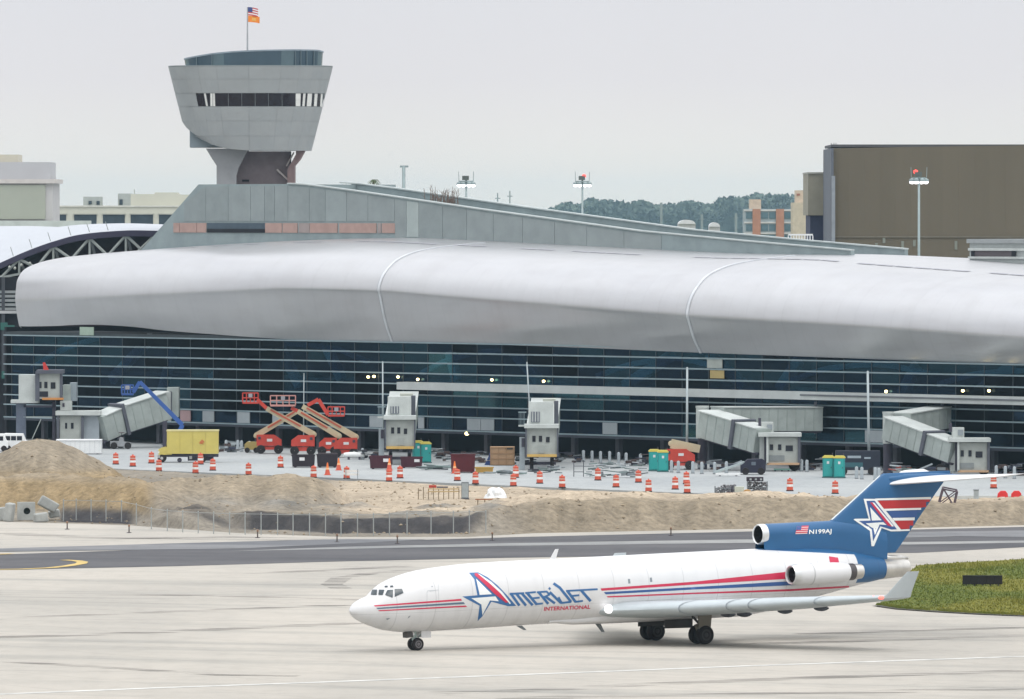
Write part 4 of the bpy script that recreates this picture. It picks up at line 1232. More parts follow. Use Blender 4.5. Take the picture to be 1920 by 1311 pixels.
# far wood
mbt = MB()
rt = random.Random(9)
TREE_TOP = [(-500, 398), (840, 398), (860, 418), (1015, 414), (1030, 392), (1062, 380), (1085, 383), (1105, 374), (1140, 374), (1165, 380), (1180, 383), (1205, 376), (1225, 384), (1262, 383), (1300, 378), (1340, 384), (1352, 372), (1372, 368), (1400, 370), (1420, 362), (1450, 366), (1485, 366), (1520, 372), (1560, 376), (1700, 384), (1900, 380), (2700, 384)]
YT = 9000.0
for k in range(760):
    px = 1020 + 560 * (k + rt.random()) / 230 if k < 230 else rt.choice([rt.uniform(-500, 1020), rt.uniform(1580, 2600)])
    py = lerp_tab(TREE_TOP, px) + rt.uniform(-1.0, 10)
    top = at(px, py, YT + rt.uniform(-60, 120))
    cr = rt.uniform(4.2, 8.5)
    mbt.cyl((top.x, top.y, 0), (top.x, top.y, top.z - cr), 0.35, 0.2, n=4, caps=False)
    hh = rt.uniform(11, 20)
    for q in range(46):
        t = rt.random()
        rad = cr * (0.35 + 0.65 * math.sin(min(1, t * 1.15 + .12) * math.pi)) * rt.uniform(.5, 1.05)
        a = rt.uniform(0, 2 * math.pi)
        c = Vector((top.x + rad * math.cos(a), top.y + rad * math.sin(a), top.z - hh * t))
        s = rt.uniform(1.1, 2.6)
        d1 = Vector((rt.uniform(-1, 1), rt.uniform(-1, 1), rt.uniform(-1, 1))).normalized() * s
        d2 = d1.cross(Vector((rt.uniform(-1, 1), rt.uniform(-1, 1), rt.uniform(-1, 1)))).normalized() * s
        mbt.add([c - d1 - d2, c + d1 - d2, c + d1 + d2, c - d1 + d2], [(0, 1, 2, 3)])
# undergrowth closing the lower part of the wood
for k in range(5200):
    px = 1000 + 600 * rt.random() if k < 1800 else rt.choice([rt.uniform(-500, 1000), rt.uniform(1600, 2600)])
    c = at(px, lerp_tab(TREE_TOP, px) + rt.uniform(9, 70), YT + rt.uniform(60, 160))
    s = rt.uniform(3, 5.8)
    d1 = Vector((rt.uniform(-1, 1), rt.uniform(-.3, .3), rt.uniform(-1, 1))).normalized() * s
    d2 = d1.cross(Vector((rt.uniform(-.3, .3), 1, rt.uniform(-.3, .3)))).normalized() * s
    mbt.add([c - d1 - d2, c + d1 - d2, c + d1 + d2, c - d1 + d2], [(0, 1, 2, 3)])
wood = mbt.build('far_wood', M('far_foliage', (0.09, 0.12, 0.09), .95, var=.45, scale=.15))
tag(wood, 'far hazy blue green wood on the horizon behind the guideway', 'wood', kind='stuff')

# a few pale far roofs among the trees
for k, (x0, x1, y0, y1) in enumerate(((1272, 1304, 413, 428), (1330, 1350, 418, 428))):
    p = at((x0 + x1) / 2, 420, 2200)
    hw = (x1 - x0) / 2 * mpp(2200)
    zt_h = at(x0, y0, 2200).z
    r = thing('far_house', ['pale round-roofed shed in front of the far wood', 'small pale shed further right among far trees'][k], 'shed', (p.x, 2200, 0))
    MB().box(-hw, hw, 0, 12, 0, zt_h - 1).build('wall', M('far_wall', (.5, .5, .49), .8), r)
    ar = [(hw * math.cos(math.pi * i / 10), zt_h - 1 + 1.1 * math.sin(math.pi * i / 10)) for i in range(11)]
    MB().prism(ar, lambda x, z: Vector((x, -.4, z)), lambda x, z: Vector((x, 12.4, z))).build('roof', M('far_roof', (.62, .63, .63), .7), r)

# haze: one even box of air round everything
hz = MB().box(-6000, 6000, -60, 12500, -5, 75).build('haze', None)
hm = bpy.data.materials.new('haze_air'); hm.use_nodes = True
hn = hm.node_tree; hn.nodes.clear()
ho = hn.nodes.new('ShaderNodeOutputMaterial'); hv = hn.nodes.new('ShaderNodeVolumePrincipled')
hv.inputs['Color'].default_value = (0.54, 0.80, 1.0, 1)
hv.inputs['Density'].default_value = 0.000036
hv.inputs['Anisotropy'].default_value = 0.7
hn.links.new(hv.outputs[0], ho.inputs['Volume'])
hz.data.materials.append(hm)
tag(hz, 'pale blue haze over the whole airfield', 'haze', kind='stuff')

# ================================================================== THE AIRCRAFT (three engined T-tail freighter)
AH = R(31.6)
NOSE = Vector((-10.05, 528.2, 0.0))
air = thing('cargo_jet', 'white three engined freighter jet with blue tail taxiing to the left', 'aircraft', NOSE, AH)
AM = Matrix.Translation(NOSE) @ Matrix.Rotation(AH, 4, 'Z')
AI = AM.inverted()
def shear(p):        # the fuselage sits slightly nose-down on its gear
    return Vector((p[0], p[1], p[2] + 0.021 * (p[0] - 24.0)))
def A(s, port, z): return shear((s, -port, z))

def paint(name, rgb, rough=0.35, spec=0.5, var=0.05, dirt=0.0):
    return M(name, rgb, rough, var=var, scale=0.7, spec=spec)
PW_ = paint('aircraft_white', (0.68, 0.68, 0.68), 0.38, var=0.03)
PB = paint('aircraft_blue', (0.014, 0.098, 0.235), 0.38, var=0.06)
PBD = paint('livery_blue', (0.035, 0.135, 0.32), 0.45, var=0.05)
PBN = paint('livery_navy_blue', (0.03, 0.09, 0.27), 0.45, var=0.05)
PR = paint('livery_red', (0.56, 0.022, 0.07), 0.45, var=0.05)
PR2 = paint('livery_dark_red', (0.45, 0.018, 0.022), 0.45, var=0.05)
PWD = paint('decal_white', (0.80, 0.82, 0.80), 0.45, var=0.03)
WINGM = paint('wing_grey', (0.42, 0.465, 0.48), 0.4, var=0.06)
METAL = M('bare_metal', (0.62, 0.60, 0.56), 0.28, metal=0.85, var=0.12, scale=1.5)
DMETAL = M('dark_metal', (0.10, 0.09, 0.09), 0.4, metal=0.6, var=0.2)
TYRE = M('tyre_rubber', (0.018, 0.014, 0.014), 0.85, var=0.2, scale=3)
HUB = M('wheel_hub', (0.16, 0.15, 0.155), 0.5, metal=0.4)
GEARP = M('gear_grey_green', (0.38, 0.46, 0.43), 0.5, var=0.1)
GEARD = M('gear_dark', (0.07, 0.065, 0.06), 0.7, var=0.2)
BLACK = M('inlet_black', (0.010, 0.008, 0.009), 0.7, var=0)
COCKPIT = M('cockpit_glass', (0.030, 0.045, 0.055), 0.3, var=0, spec=0.5)

TOPZ = [(0, 3.06), (0.12, 3.30), (0.4, 3.57), (0.9, 3.80), (1.45, 3.99), (1.9, 4.40), (2.5, 4.76), (3.6, 5.12), (4.9, 5.38), (6.8, 5.55), (8.9, 5.66), (12, 5.68), (30, 5.68), (33, 5.66), (36, 5.45), (38.5, 4.98), (40.2, 4.58), (41.0, 4.46)]
BOTZ = [(0, 3.02), (0.12, 2.85), (0.4, 2.58), (0.9, 2.30), (1.45, 2.08), (2.5, 1.76), (3.8, 1.59), (5.7, 1.55), (8.9, 1.57), (13, 1.62), (27, 1.62), (29.5, 1.68), (32, 1.98), (35, 2.50), (38, 3.05), (40.2, 3.40), (41.0, 3.50)]
HWID = [(0, 0.02), (0.12, 0.30), (0.4, 0.56), (0.9, 0.83), (1.45, 1.05), (2.5, 1.36), (3.6, 1.57), (4.9, 1.73), (6.8, 1.84), (8.9, 1.88), (30, 1.88), (33, 1.78), (36, 1.42), (38.5, 0.90), (40.2, 0.59), (41.0, 0.49)]
WIDZ = [(0, 3.04), (1.45, 3.15), (3.6, 3.45), (6.8, 3.68), (8.9, 3.72), (30, 3.72), (34, 3.85), (38, 3.98), (41.0, 3.99)]
def fring(s, n=72):
    zt, zb, w, zc = (smooth_tab(t, s) for t in (TOPZ, BOTZ, HWID, WIDZ))
    out = []
    for i in range(n):
        t = 2 * math.pi * i / n
        sy, cz = math.sin(t), math.cos(t)
        z = zc + (zt - zc) * cz if cz >= 0 else zc + (zc - zb) * cz
        out.append(shear((s, -w * sy, z)))
    return out
st = [0, 0.03, 0.07, 0.12, 0.2, 0.3, 0.4, 0.55, 0.7, 0.9, 1.15, 1.3, 1.45, 1.6, 1.75, 1.9, 2.1, 2.3, 2.5, 2.8, 3.2, 3.6, 4.2, 4.9, 5.8, 6.8, 7.8, 8.9] + [10 + 1.0 * i for i in range(20)] + [30 + 0.5 * i for i in range(22)] + [41.0]
fus = MB(); fus.loft([fring(s) for s in st])
# paint scheme printed on the fuselage skin: white, blue from the fin root to the tail
FUSM = bpy.data.materials.new('fuselage_paint'); FUSM.use_nodes = True
nt = FUSM.node_tree; pb = nt.nodes['Principled BSDF']
pb.inputs['Roughness'].default_value = 0.38
tc = nt.nodes.new('ShaderNodeTexCoord'); sx = nt.nodes.new('ShaderNodeSeparateXYZ'); nt.links.new(tc.outputs['Object'], sx.inputs[0])
def mth(op, a, b_):
    n = nt.nodes.new('ShaderNodeMath'); n.operation = op
    for i, q in enumerate((a, b_)):
        if hasattr(q, 'links') or hasattr(q, 'is_linked'): nt.links.new(q, n.inputs[i])
        else: n.inputs[i].default_value = q
    return n.outputs[0]
line = mth('ADD', mth('MULTIPLY', sx.outputs['X'], 0.062), sx.outputs['Z'])      # z + 0.062 s, constant along the sloping edge
m1 = mth('MULTIPLY', mth('GREATER_THAN', line, 5.78 + 0.062 * 30 - .02), mth('GREATER_THAN', sx.outputs['X'], 30.0))
m2 = mth('MULTIPLY', mth('GREATER_THAN', sx.outputs['X'], 37.15), mth('GREATER_THAN', sx.outputs['Z'], 3.50))
mask = mth('MAXIMUM', m1, m2)
mxp = nt.nodes.new('ShaderNodeMix'); mxp.data_type = 'RGBA'
mxp.inputs['A'].default_value = (0.68, 0.68, 0.68, 1); mxp.inputs['B'].default_value = (0.014, 0.098, 0.235, 1)
nt.links.new(mask, mxp.inputs['Factor'])
nz = nt.nodes.new('ShaderNodeTexNoise'); nz.inputs['Scale'].default_value = 0.6; nz.inputs['Detail'].default_value = 6
mr = nt.nodes.new('ShaderNodeMapRange'); mr.inputs['To Min'].default_value = 0.93; mr.inputs['To Max'].default_value = 1.03
vm = nt.nodes.new('ShaderNodeVectorMath'); vm.operation = 'SCALE'
nt.links.new(tc.outputs['Object'], nz.inputs['Vector']); nt.links.new(nz.outputs['Fac'], mr.inputs['Value'])
# wear: frame seams every 2.6 m, lap joints, noise streaks that darken more towards the belly
fr_ = nt.nodes.new('ShaderNodeMath'); fr_.operation = 'PINGPONG'; fr_.inputs[1].default_value = 1.3
nt.links.new(sx.outputs['X'], fr_.inputs[0])
seam_ = mth('LESS_THAN', fr_.outputs[0], 0.02)
lap_ = mth('LESS_THAN', mth('ABSOLUTE', mth('SUBTRACT', mth('SUBTRACT', sx.outputs['Z'], mth('MULTIPLY', sx.outputs['X'], 0.021)), 2.35), 0.0), 0.012)
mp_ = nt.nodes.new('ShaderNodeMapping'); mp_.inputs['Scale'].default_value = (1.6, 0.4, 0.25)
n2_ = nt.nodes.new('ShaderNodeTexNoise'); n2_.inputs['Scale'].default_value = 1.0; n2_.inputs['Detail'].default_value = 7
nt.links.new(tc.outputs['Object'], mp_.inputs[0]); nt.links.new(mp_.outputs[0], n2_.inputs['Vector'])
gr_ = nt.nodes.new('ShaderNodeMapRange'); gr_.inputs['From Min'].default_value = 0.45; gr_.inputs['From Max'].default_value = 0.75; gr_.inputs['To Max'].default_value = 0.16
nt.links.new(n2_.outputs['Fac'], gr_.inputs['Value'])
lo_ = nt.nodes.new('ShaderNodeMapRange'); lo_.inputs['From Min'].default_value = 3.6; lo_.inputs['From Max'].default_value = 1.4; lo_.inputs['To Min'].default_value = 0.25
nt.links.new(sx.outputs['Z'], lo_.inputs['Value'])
tone_scale = mth('SUBTRACT', 1.0, mth('ADD', mth('MULTIPLY', gr_.outputs[0], lo_.outputs[0]), mth('MULTIPLY', mth('MAXIMUM', seam_, lap_), 0.24)))
nt.links.new(mxp.outputs['Result'], vm.inputs[0]); nt.links.new(mth('MULTIPLY', mr.outputs[0], tone_scale), vm.inputs['Scale']); nt.links.new(vm.outputs[0], pb.inputs['Base Color'])
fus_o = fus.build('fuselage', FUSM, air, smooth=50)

# wing-body fairing
rings = []
for s in [14.0, 14.8, 16, 18, 20, 22, 24, 26, 28, 29.5, 30.5]:
    k = sst(14.0, 20.0, s) * (1 - sst(26.5, 30.6, s)) + 0.02
    hw, zb, zt = 0.9 + 1.1 * sst(17.2, 21.0, s) * (1 - sst(26.5, 30.6, s)), 1.70 - 0.25 * min(1, k * 3), 1.9 + 0.7 * k
    r = []
    for i in range(24):
        t = 2 * math.pi * i / 24
        c, q = math.cos(t), math.sin(t)
        r.append(A(s, hw * math.copysign(abs(c) ** .6, c), (zb + zt) / 2 + (zt - zb) / 2 * math.copysign(abs(q) ** .7, q)))
    rings.append(r)
MB().loft(rings).build('wing_fairing', PW_, air, smooth=50)

# ---- lifting surfaces
def airfoil(n=14, t=0.12):
    up, lo = [], []
    for i in range(n + 1):
        x = 0.5 * (1 - math.cos(math.pi * i / n))
        y = 5 * t * (0.2969 * math.sqrt(x) - 0.126 * x - 0.3516 * x * x + 0.2843 * x ** 3 - 0.1036 * x ** 4)
        up.append((x, y)); lo.append((x, -y * 0.75))
    return up[::-1] + lo[1:-1]
def surf(sections, t=0.12, vertical=False, low=1.0):
    """sections: (s_le, s_te, span position, z_le, z_te, thickness ratio)"""
    rings = []
    for (sl, se, pp, zl, ze, tt) in sections:
        r = []
        for x, y in airfoil(14, tt):
            s = sl + (se - sl) * x
            z = zl + (ze - zl) * x
            th = y * (se - sl) * (low if y < 0 else 1.0)
            r.append(A(s, pp + th, z) if vertical else A(s, pp, z + th))
        rings.append(r)
    return MB().loft(rings)
WING = [(17.2, 26.9, 1.2, 2.36, 2.02, 0.115), (18.5, 26.9, 2.6, 2.38, 2.06, 0.135), (20.6, 27.2, 5.6, 2.51, 2.29, 0.155), (24.3, 29.4, 10.8, 2.84, 2.66, 0.165), (28.2, 30.8, 16.3, 3.22, 3.15, 0.15), (28.5, 30.7, 16.5, 3.25, 3.22, 0.06)]
for sgn in (1, -1):
    w = surf([(a, b_, p * sgn, c, d, t) for a, b_, p, c, d, t in WING], low=1.15).build('wing', WINGM, air, smooth=50)
    # leading-edge slats and fence strips: thin seams across the leading edge
    for pp in (5.6, 8.2, 9.4, 13.0):
        i = [k for k in range(len(WING) - 1) if WING[k][2] <= pp <= WING[k + 1][2]][0]
        f_ = (pp - WING[i][2]) / (WING[i + 1][2] - WING[i][2])
        q = [WING[i][k] + (WING[i + 1][k] - WING[i][k]) * f_ for k in range(6)]
        sec = airfoil(14, q[5])
        ring_a, ring_b = [], []
        for x, y in sec:
            if x > 0.35: continue
            s = q[0] + (q[1] - q[0]) * x; z = q[3] + (q[4] - q[3]) * x
            th = (y + math.copysign(0.003, y)) * (q[1] - q[0]) * (1.15 if y < 0 else 1.0)
            ring_a.append(A(s - .02, (pp - .05) * sgn, z + th)); ring_b.append(A(s - .02, (pp + .05) * sgn, z + th))
        MB().loft([ring_a, ring_b], closed=False).build('slat_joint', M('slat_joint', (0.25, 0.28, 0.31), .5), air)
    # flap-track fairings under the trailing edge
    for pp, sa, sb, zz in ((3.4, 25.2, 26.3, 1.84), (4.8, 25.5, 26.6, 1.90), (7.8, 26.6, 27.7, 2.17), (10.4, 27.6, 28.7, 2.40)):
        rr = []
        for k in range(7):
            f_ = k / 6
            rad = 0.13 * math.sin(math.pi * (0.06 + 0.9 * f_)) ** .7
            rr.append([A(sa + (sb - sa) * f_, (pp + rad * math.cos(2 * math.pi * i / 10)) * sgn, zz - .05 * f_ + 1.5 * rad * math.sin(2 * math.pi * i / 10)) for i in range(10)])
        MB().loft(rr).build('flap_track_fairing', M('fairing_grey', (0.07, 0.075, 0.09), .5), air, smooth=True)
    # root landing light set in the wing root leading edge
    MB().lathe([(0.02, -.10), (0.20, -.06), (0.27, .05), (0.27, .25)], A(17.55, 2.02 * sgn, 2.47), n=14, axis='x').build('landing_light', M('lit_lens', (1, 1, 1), .2, var=0, emit=(1.0, 0.97, 0.98), estr=1.6), air, smooth=True)
    # winglet
    wl_ = []
    for (sl, se, pp, z, tt) in ((28.5, 30.75, 16.5, 3.20, .07), (28.95, 30.75, 16.6, 3.5, .06), (29.6, 30.9, 16.85, 4.25, .05), (30.15, 31.05, 17.0, 4.82, .05)):
        wl_.append([A(sl + (se - sl) * x, (pp + y * (se - sl)) * sgn, z) for x, y in airfoil(10, tt)])
    MB().loft(wl_).build('winglet', WINGM, air, smooth=50)
    for ss, pp in ((28.32, 16.0), (28.5, 16.48)):
        MB().lathe([(0.01, -.14), (0.09, -.08), (0.12, 0), (0.1, .2)], A(ss, pp * sgn, 3.26), n=10, axis='x').build('navigation_light', M('red_light' if sgn > 0 else 'green_light', (1, .2, .15) if sgn > 0 else (.1, .8, .3), .3, var=0, emit=(1.0, .12, .10) if sgn > 0 else (.05, .6, .2), estr=1.6), air, smooth=True)
# fin and stabiliser
FIN = [(5.0, 32.6, 40.8, .075), (5.8, 33.7, 41.5, .07), (7.3, 35.8, 42.75, .065), (8.7, 37.75, 43.95, .065), (10.0, 39.55, 45.1, .06), (10.12, 39.85, 45.0, .03)]
fin_m = surf([(sl, se, 0.0, z, z, tt) for z, sl, se, tt in FIN], vertical=True)
fin_o = fin_m.build('fin', PB, air, smooth=50)
fle = MB()
ra, rb = [], []
le = []
for z, sl, se, tt in FIN[2:5]:
    sec = [(x, y) for x, y in airfoil(14, tt) if x < 0.012 or abs(x) < 0.03]
    le.append([A(sl - 0.015 + (se - sl) * x, y * 1.12 * (se - sl) * (1 if True else 1), z) for x, y in sec])
fle.loft(le, closed=False)
fle.build('fin_leading_edge', M('polished_edge', (0.62, 0.66, 0.66), .35, metal=.5, var=.05), air, smooth=True)
for sgn in (1, -1):
    ST = [(40.2, 44.7, 0.15, 9.42, 9.86, .09), (42.5, 45.5, 2.8, 9.62, 9.92, .085), (45.0, 46.9, 5.65, 9.88, 10.0, .08), (45.6, 46.95, 5.85, 9.94, 10.0, .04)]
    surf([(a, b_, p * sgn, c, d, t) for a, b_, p, c, d, t in ST]).build('horizontal_stabiliser', PW_, air, smooth=50)
bul = [[A(s, r_ * math.cos(2 * math.pi * i / 12), 9.75 + r_ * math.sin(2 * math.pi * i / 12)) for i in range(12)] for s, r_ in ((39.9, .03), (40.3, .22), (41.5, .32), (44, .28), (45.6, .12), (46.2, .02))]
MB().loft(bul).build('tail_bullet', PB, air, smooth=True)
# dorsal inlet and its duct
dr = []
for s, zc, rz, ry, low in ((30.35, 6.58, .60, .60, 5.62), (30.9, 6.58, .665, .66, 5.55), (32, 6.56, .68, .66, 5.5), (34, 6.52, .72, .60, 5.4), (36, 6.44, .80, .46, 5.2), (38, 6.2, .9, .36, 4.9), (40.0, 5.6, .8, .3, 4.6)):
    r = []
    for i in range(33):
        t = math.pi * i / 32
        r.append(A(s, ry * math.cos(t), zc + rz * math.sin(t)))
    for z in (zc - rz * .35, zc - rz * .75):
        r.append(A(s, -ry * (0.9 if s < 30.5 else .97) if z > zc - rz * .5 else -ry * (.75 if s < 30.5 else .97), z))
    r.append(A(s, -ry * .9, low)); r.append(A(s, ry * .9, low))
    for z in (zc - rz * .75, zc - rz * .35):
        r.append(A(s, ry * (.9 if s < 30.5 else .97) if z > zc - rz * .5 else ry * (.75 if s < 30.5 else .97), z))
    dr.append(r)
duct_o = MB().loft(dr, caps=False).build('dorsal_duct', PB, air, smooth=50)
def ring_part(name, prof, c, m, parent, n=36, sq=1.0):
    """lathe about the body axis; c = (s, port, z)"""
    rs = []
    for r, h in prof:
        rs.append([A(c[0] + h, c[1] + r * math.cos(2 * math.pi * i / n), c[2] + sq * r * math.sin(2 * math.pi * i / n)) for i in range(n)])
    return MB().loft(rs, caps=False).build(name, m, parent, smooth=50)
LIP = M('inlet_lip', (0.70, 0.71, 0.70), .3, metal=.6, var=.05)
ring_part('inlet_lip', [(.66, .45), (.67, .2), (.655, .06), (.61, -.02), (.555, .02), (.54, .2)], (30.2, 0, 6.58), LIP, duct_o)
ring_part('inlet_throat', [(.545, .05), (.52, .7), (.01, .75)], (30.2, 0, 6.58), BLACK, duct_o)
# side engines in their pods
for sgn in (1, -1):
    c = (31.0, 2.62 * sgn, 4.06)
    nac = ring_part('engine_nacelle', [(.50, .05), (.575, .0), (.625, .12), (.665, .5), (.70, 1.4), (.69, 2.6), (.64, 3.7), (.58, 4.25), (.52, 4.3)], c, PW_, air)
    ring_part('inlet_lip', [(.665, .42), (.632, .1), (.585, -.035), (.52, .0), (.50, .16)], c, LIP, nac)
    ring_part('inlet_throat', [(.505, .1), (.49, .55), (.01, .6)], c, M('inlet_brown', (0.022, 0.008, 0.008), .7, var=0), nac)
    ring_part('spinner', [(.005, .18), (.10, .34), (.15, .58)], c, DMETAL, nac, n=16)
    ring_part('exhaust_pipe', [(.50, 4.1), (.51, 4.6), (.49, 5.1), (.46, 5.35), (.40, 5.2)], c, METAL, nac)
    ring_part('exhaust_hollow', [(.44, 5.2), (.40, 4.5), (.01, 4.4)], c, BLACK, nac)
    ring_part('thrust_reverser_band', [(.535, 4.2), (.545, 4.7), (.52, 4.75)], c, DMETAL, nac)
    ring_part('cowl_joint', [(.7045, 1.36), (.706, 1.4), (.7045, 1.44)], c, M('cowl_joint', (.45, .45, .45), .5), nac)
    # pylon to the fuselage
    py_ = []
    for pp in (1.2, 2.2):
        py_.append([A(31.9 + 4.0 * x, pp * sgn, 4.12 + y * 4.0) for x, y in airfoil(10, .10)])
    MB().loft(py_).build('engine_pylon', PW_, air, smooth=50)
    # oval red warning panel by the pylon roof is printed below (decals)
# centre engine exhaust at the tail
ring_part('tail_exhaust', [(.60, -1.45), (.69, -1.4), (.665, -1.0), (.62, -.4), (.585, .25), (.53, .55), (.47, .5), (.45, .1)], (41.1, 0, 3.99), METAL, air, sq=1.0)
ring_part('tail_exhaust_hollow', [(.47, .3), (.42, -.4), (.01, -.5)], (41.1, 0, 3.99), BLACK, air)
MB().loft([[A(s, r_ * math.cos(2 * math.pi * i / 10), zc + 1.3 * r_ * math.sin(2 * math.pi * i / 10)) for i in range(10)] for s, r_, zc in ((39.8, .02, 4.72), (40.2, .16, 4.66), (41.2, .18, 4.6), (41.8, .05, 4.58))]).build('tail_fairing', METAL, air, smooth=True)
# blade antennas
for s, pt, z, h, m in ((14.6, 0, 5.66, 0.62, PW_), (17.9, 0, 1.52, -0.62, M('antenna_grey', (.2, .22, .23), .6)), (11.9, 0.35, 1.62, -0.3, MATS['antenna_grey'])):
    MB().prism([(s, z), (s + .42, z), (s + .62, z + h), (s + .40, z + h)] if h > 0 else [(s, z), (s + .4, z), (s + .75, z + h), (s + .55, z + h)],
               lambda a, b_: A(a, pt - .03, b_), lambda a, b_: A(a, pt + .03, b_)).build('blade_antenna', m, air)

# ---- landing gear (vertical on the ground, not sheared)
def Lq(s, port, z): return Vector((s, -port, z))
def wheel(s, port, r, w, parent, name='wheel', hubm=None):
    t = MB(); c = Lq(s, port, r)
    prof = [(r * .62, -w * .46), (r * .86, -w * .5), (r * .96, -w * .36), (r, -w * .15), (r, w * .15), (r * .96, w * .36), (r * .86, w * .5), (r * .62, w * .46)]
    t.lathe(prof, c, n=28, axis='y')
    wo = t.build(name, TYRE, parent, smooth=40)
    hb = MB()
    for sg in (-1, 1):
        hb.lathe([(r * .63, sg * w * .40), (r * .58, sg * w * .50), (r * .30, sg * w * .44), (r * .12, sg * w * .54), (.02, sg * w * .54)], c, n=20, axis='y')
    hb.build('hub', hubm or HUB, wo, smooth=40)
    return wo
ng = MB().cyl(Lq(4.75, 0, .42), Lq(4.70, 0, 1.5), .085, .12, n=12).build('nose_gear_leg', GEARP, air)
MB().cyl(Lq(4.75, -.30, .40), Lq(4.75, .30, .40), .06, n=10).build('axle', GEARD, ng)
MB().cyl(Lq(4.9, 0, .75), Lq(5.6, 0, 1.4), .05, n=8).build('drag_brace', GEARP, ng)
MB().beam(Lq(4.58, 0, .62), Lq(4.58, 0, 1.05), .22, .08, up=(1, 0, 0)).build('steering_unit', GEARP, ng)
MB().box(4.48, 4.56, -.18, .18, .95, 1.1).build('taxi_light', M('lit_lens_small', (1, 1, 1), .2, var=0), ng)
for pp in (.26, -.26): wheel(4.75, pp, .40, .27, ng)
for sg in (1, -1):
    MB().beam(Lq(4.95, .36 * sg, 1.02), Lq(5.65, .36 * sg, 1.02), .04, .46).build('nose_gear_door', PW_, air)
MB().beam(Lq(3.85, 0.2, .98), Lq(4.3, 0.2, 1.02), .5, .34).build('nose_gear_forward_door', GEARD, air)
for sg in (1, -1):
    s0 = 24.05
    mg = MB().cyl(Lq(s0, 2.86 * sg, .6), Lq(s0 - .1, 2.95 * sg, 2.1), .15, .19, n=12).build('main_gear_leg', M('gear_tan', (.20, .175, .13), .6, var=.2), air)
    MB().cyl(Lq(s0, (2.86 - .62) * sg, .6), Lq(s0, (2.86 + .62) * sg, .6), .09, n=10).build('axle', GEARD, mg)
    MB().cyl(Lq(s0, 2.8 * sg, 1.2), Lq(s0, 1.5 * sg, 1.9), .08, n=8).build('side_brace', GEARD, mg)
    MB().beam(Lq(s0 - .02, 2.86 * sg, .55), Lq(s0 - .35, 2.86 * sg, 1.25), .30, .2, up=(1, 0, 0)).build('torque_link', MATS['gear_tan'], mg)
    for pp in (2.86 - .43, 2.86 + .43): wheel(s0, pp * sg, .605, .46, mg, hubm=M('dark_hub', (.035, .03, .03), .6))
    MB().beam(Lq(s0 - .05, 3.35 * sg, 1.0), Lq(s0 - .05, 3.5 * sg, 2.0), .9, .05, up=(0, 1, 0)).build('gear_leg_door', M('door_tan', (.22, .20, .16), .6, var=.15), air)
    MB().box(s0 - 1.9, s0 + 0.2, -(1.55 * sg) - .03, -(1.55 * sg) + .03, .98, 1.62).build('wheel_well_door', GEARD, air)

# ---- printed livery: shapes traced in the photo, laid on the skin by casting rays at the modelled surface
def bvh_of(o):
    me = o.data
    return BVHTree.FromPolygons([AM @ v.co for v in me.vertices], [tuple(p.vertices) for p in me.polygons])
B_FUS, B_FIN, B_DUCT = bvh_of(fus_o), bvh_of(fin_o), bvh_of(duct_o)
PORT = (AM.to_3x3() @ Vector((0, -1, 0))).normalized()
def cast(trees, px, py):
    d = ray(px, py).normalized()
    best = None
    for t in trees:
        hit, nrm, idx, dist = t.ray_cast(CAM, d, 2000)
        if hit is not None and (best is None or dist < best[2]): best = (hit, nrm if nrm.dot(d) < 0 else -nrm, dist)
    return best
def decal(name, polys, mat, trees, parent, off=0.012, gx=7.0, gy=5.0):
    bm = bmesh.new()
    for poly in polys:
        P = [Vector((x, y, 0)) for x, y in poly]
        vs_ = [bm.verts.new(p) for p in P]
        if len(P) == 4 or len(P) == 3:
            try: bm.faces.new(vs_)
            except Exception: pass
        else:
            for t in tessellate_polygon([P]):
                try: bm.faces.new([vs_[i] for i in t])
                except Exception: pass
    if not bm.faces: bm.free(); return None
    xs_ = [v.co.x for v in bm.verts]; ys_ = [v.co.y for v in bm.verts]
    x0, x1, y0, y1 = min(xs_), max(xs_), min(ys_), max(ys_)
    k = x0 + gx
    while k < x1:
        bmesh.ops.bisect_plane(bm, geom=bm.verts[:] + bm.edges[:] + bm.faces[:], plane_co=(k, 0, 0), plane_no=(1, 0, 0)); k += gx
    k = y0 + gy
    while k < y1:
        bmesh.ops.bisect_plane(bm, geom=bm.verts[:] + bm.edges[:] + bm.faces[:], plane_co=(0, k, 0), plane_no=(0, 1, 0)); k += gy
    kill = []
    for v in bm.verts:
        hit = cast(trees, v.co.x, v.co.y)
        if hit is None: kill.append(v); continue
        v.co = AI @ (hit[0] + hit[1] * off)
    bmesh.ops.delete(bm, geom=kill, context='VERTS')
    bmesh.ops.recalc_face_normals(bm, faces=bm.faces)
    me = bpy.data.meshes.new(name); bm.to_mesh(me); bm.free()
    me.materials.append(mat)
    me.polygons.foreach_set('use_smooth', [True] * len(me.polygons))
    o = bpy.data.objects.new(name, me); COL.objects.link(o); o.parent = parent
    return o
def stroke(pts, w):
    """polyline of constant pixel width -> quads"""
    out = []
    for a, b_ in zip(pts, pts[1:]):
        d = Vector((b_[0] - a[0], b_[1] - a[1])); d.normalize()
        n = Vector((-d.y, d.x)) * (w / 2); e2 = d * (w * .25)
        out.append([(a[0] + n.x - e2.x, a[1] + n.y - e2.y), (b_[0] + n.x + e2.x, b_[1] + n.y + e2.y), (b_[0] - n.x + e2.x, b_[1] - n.y + e2.y), (a[0] - n.x - e2.x, a[1] - n.y - e2.y)])
    return out
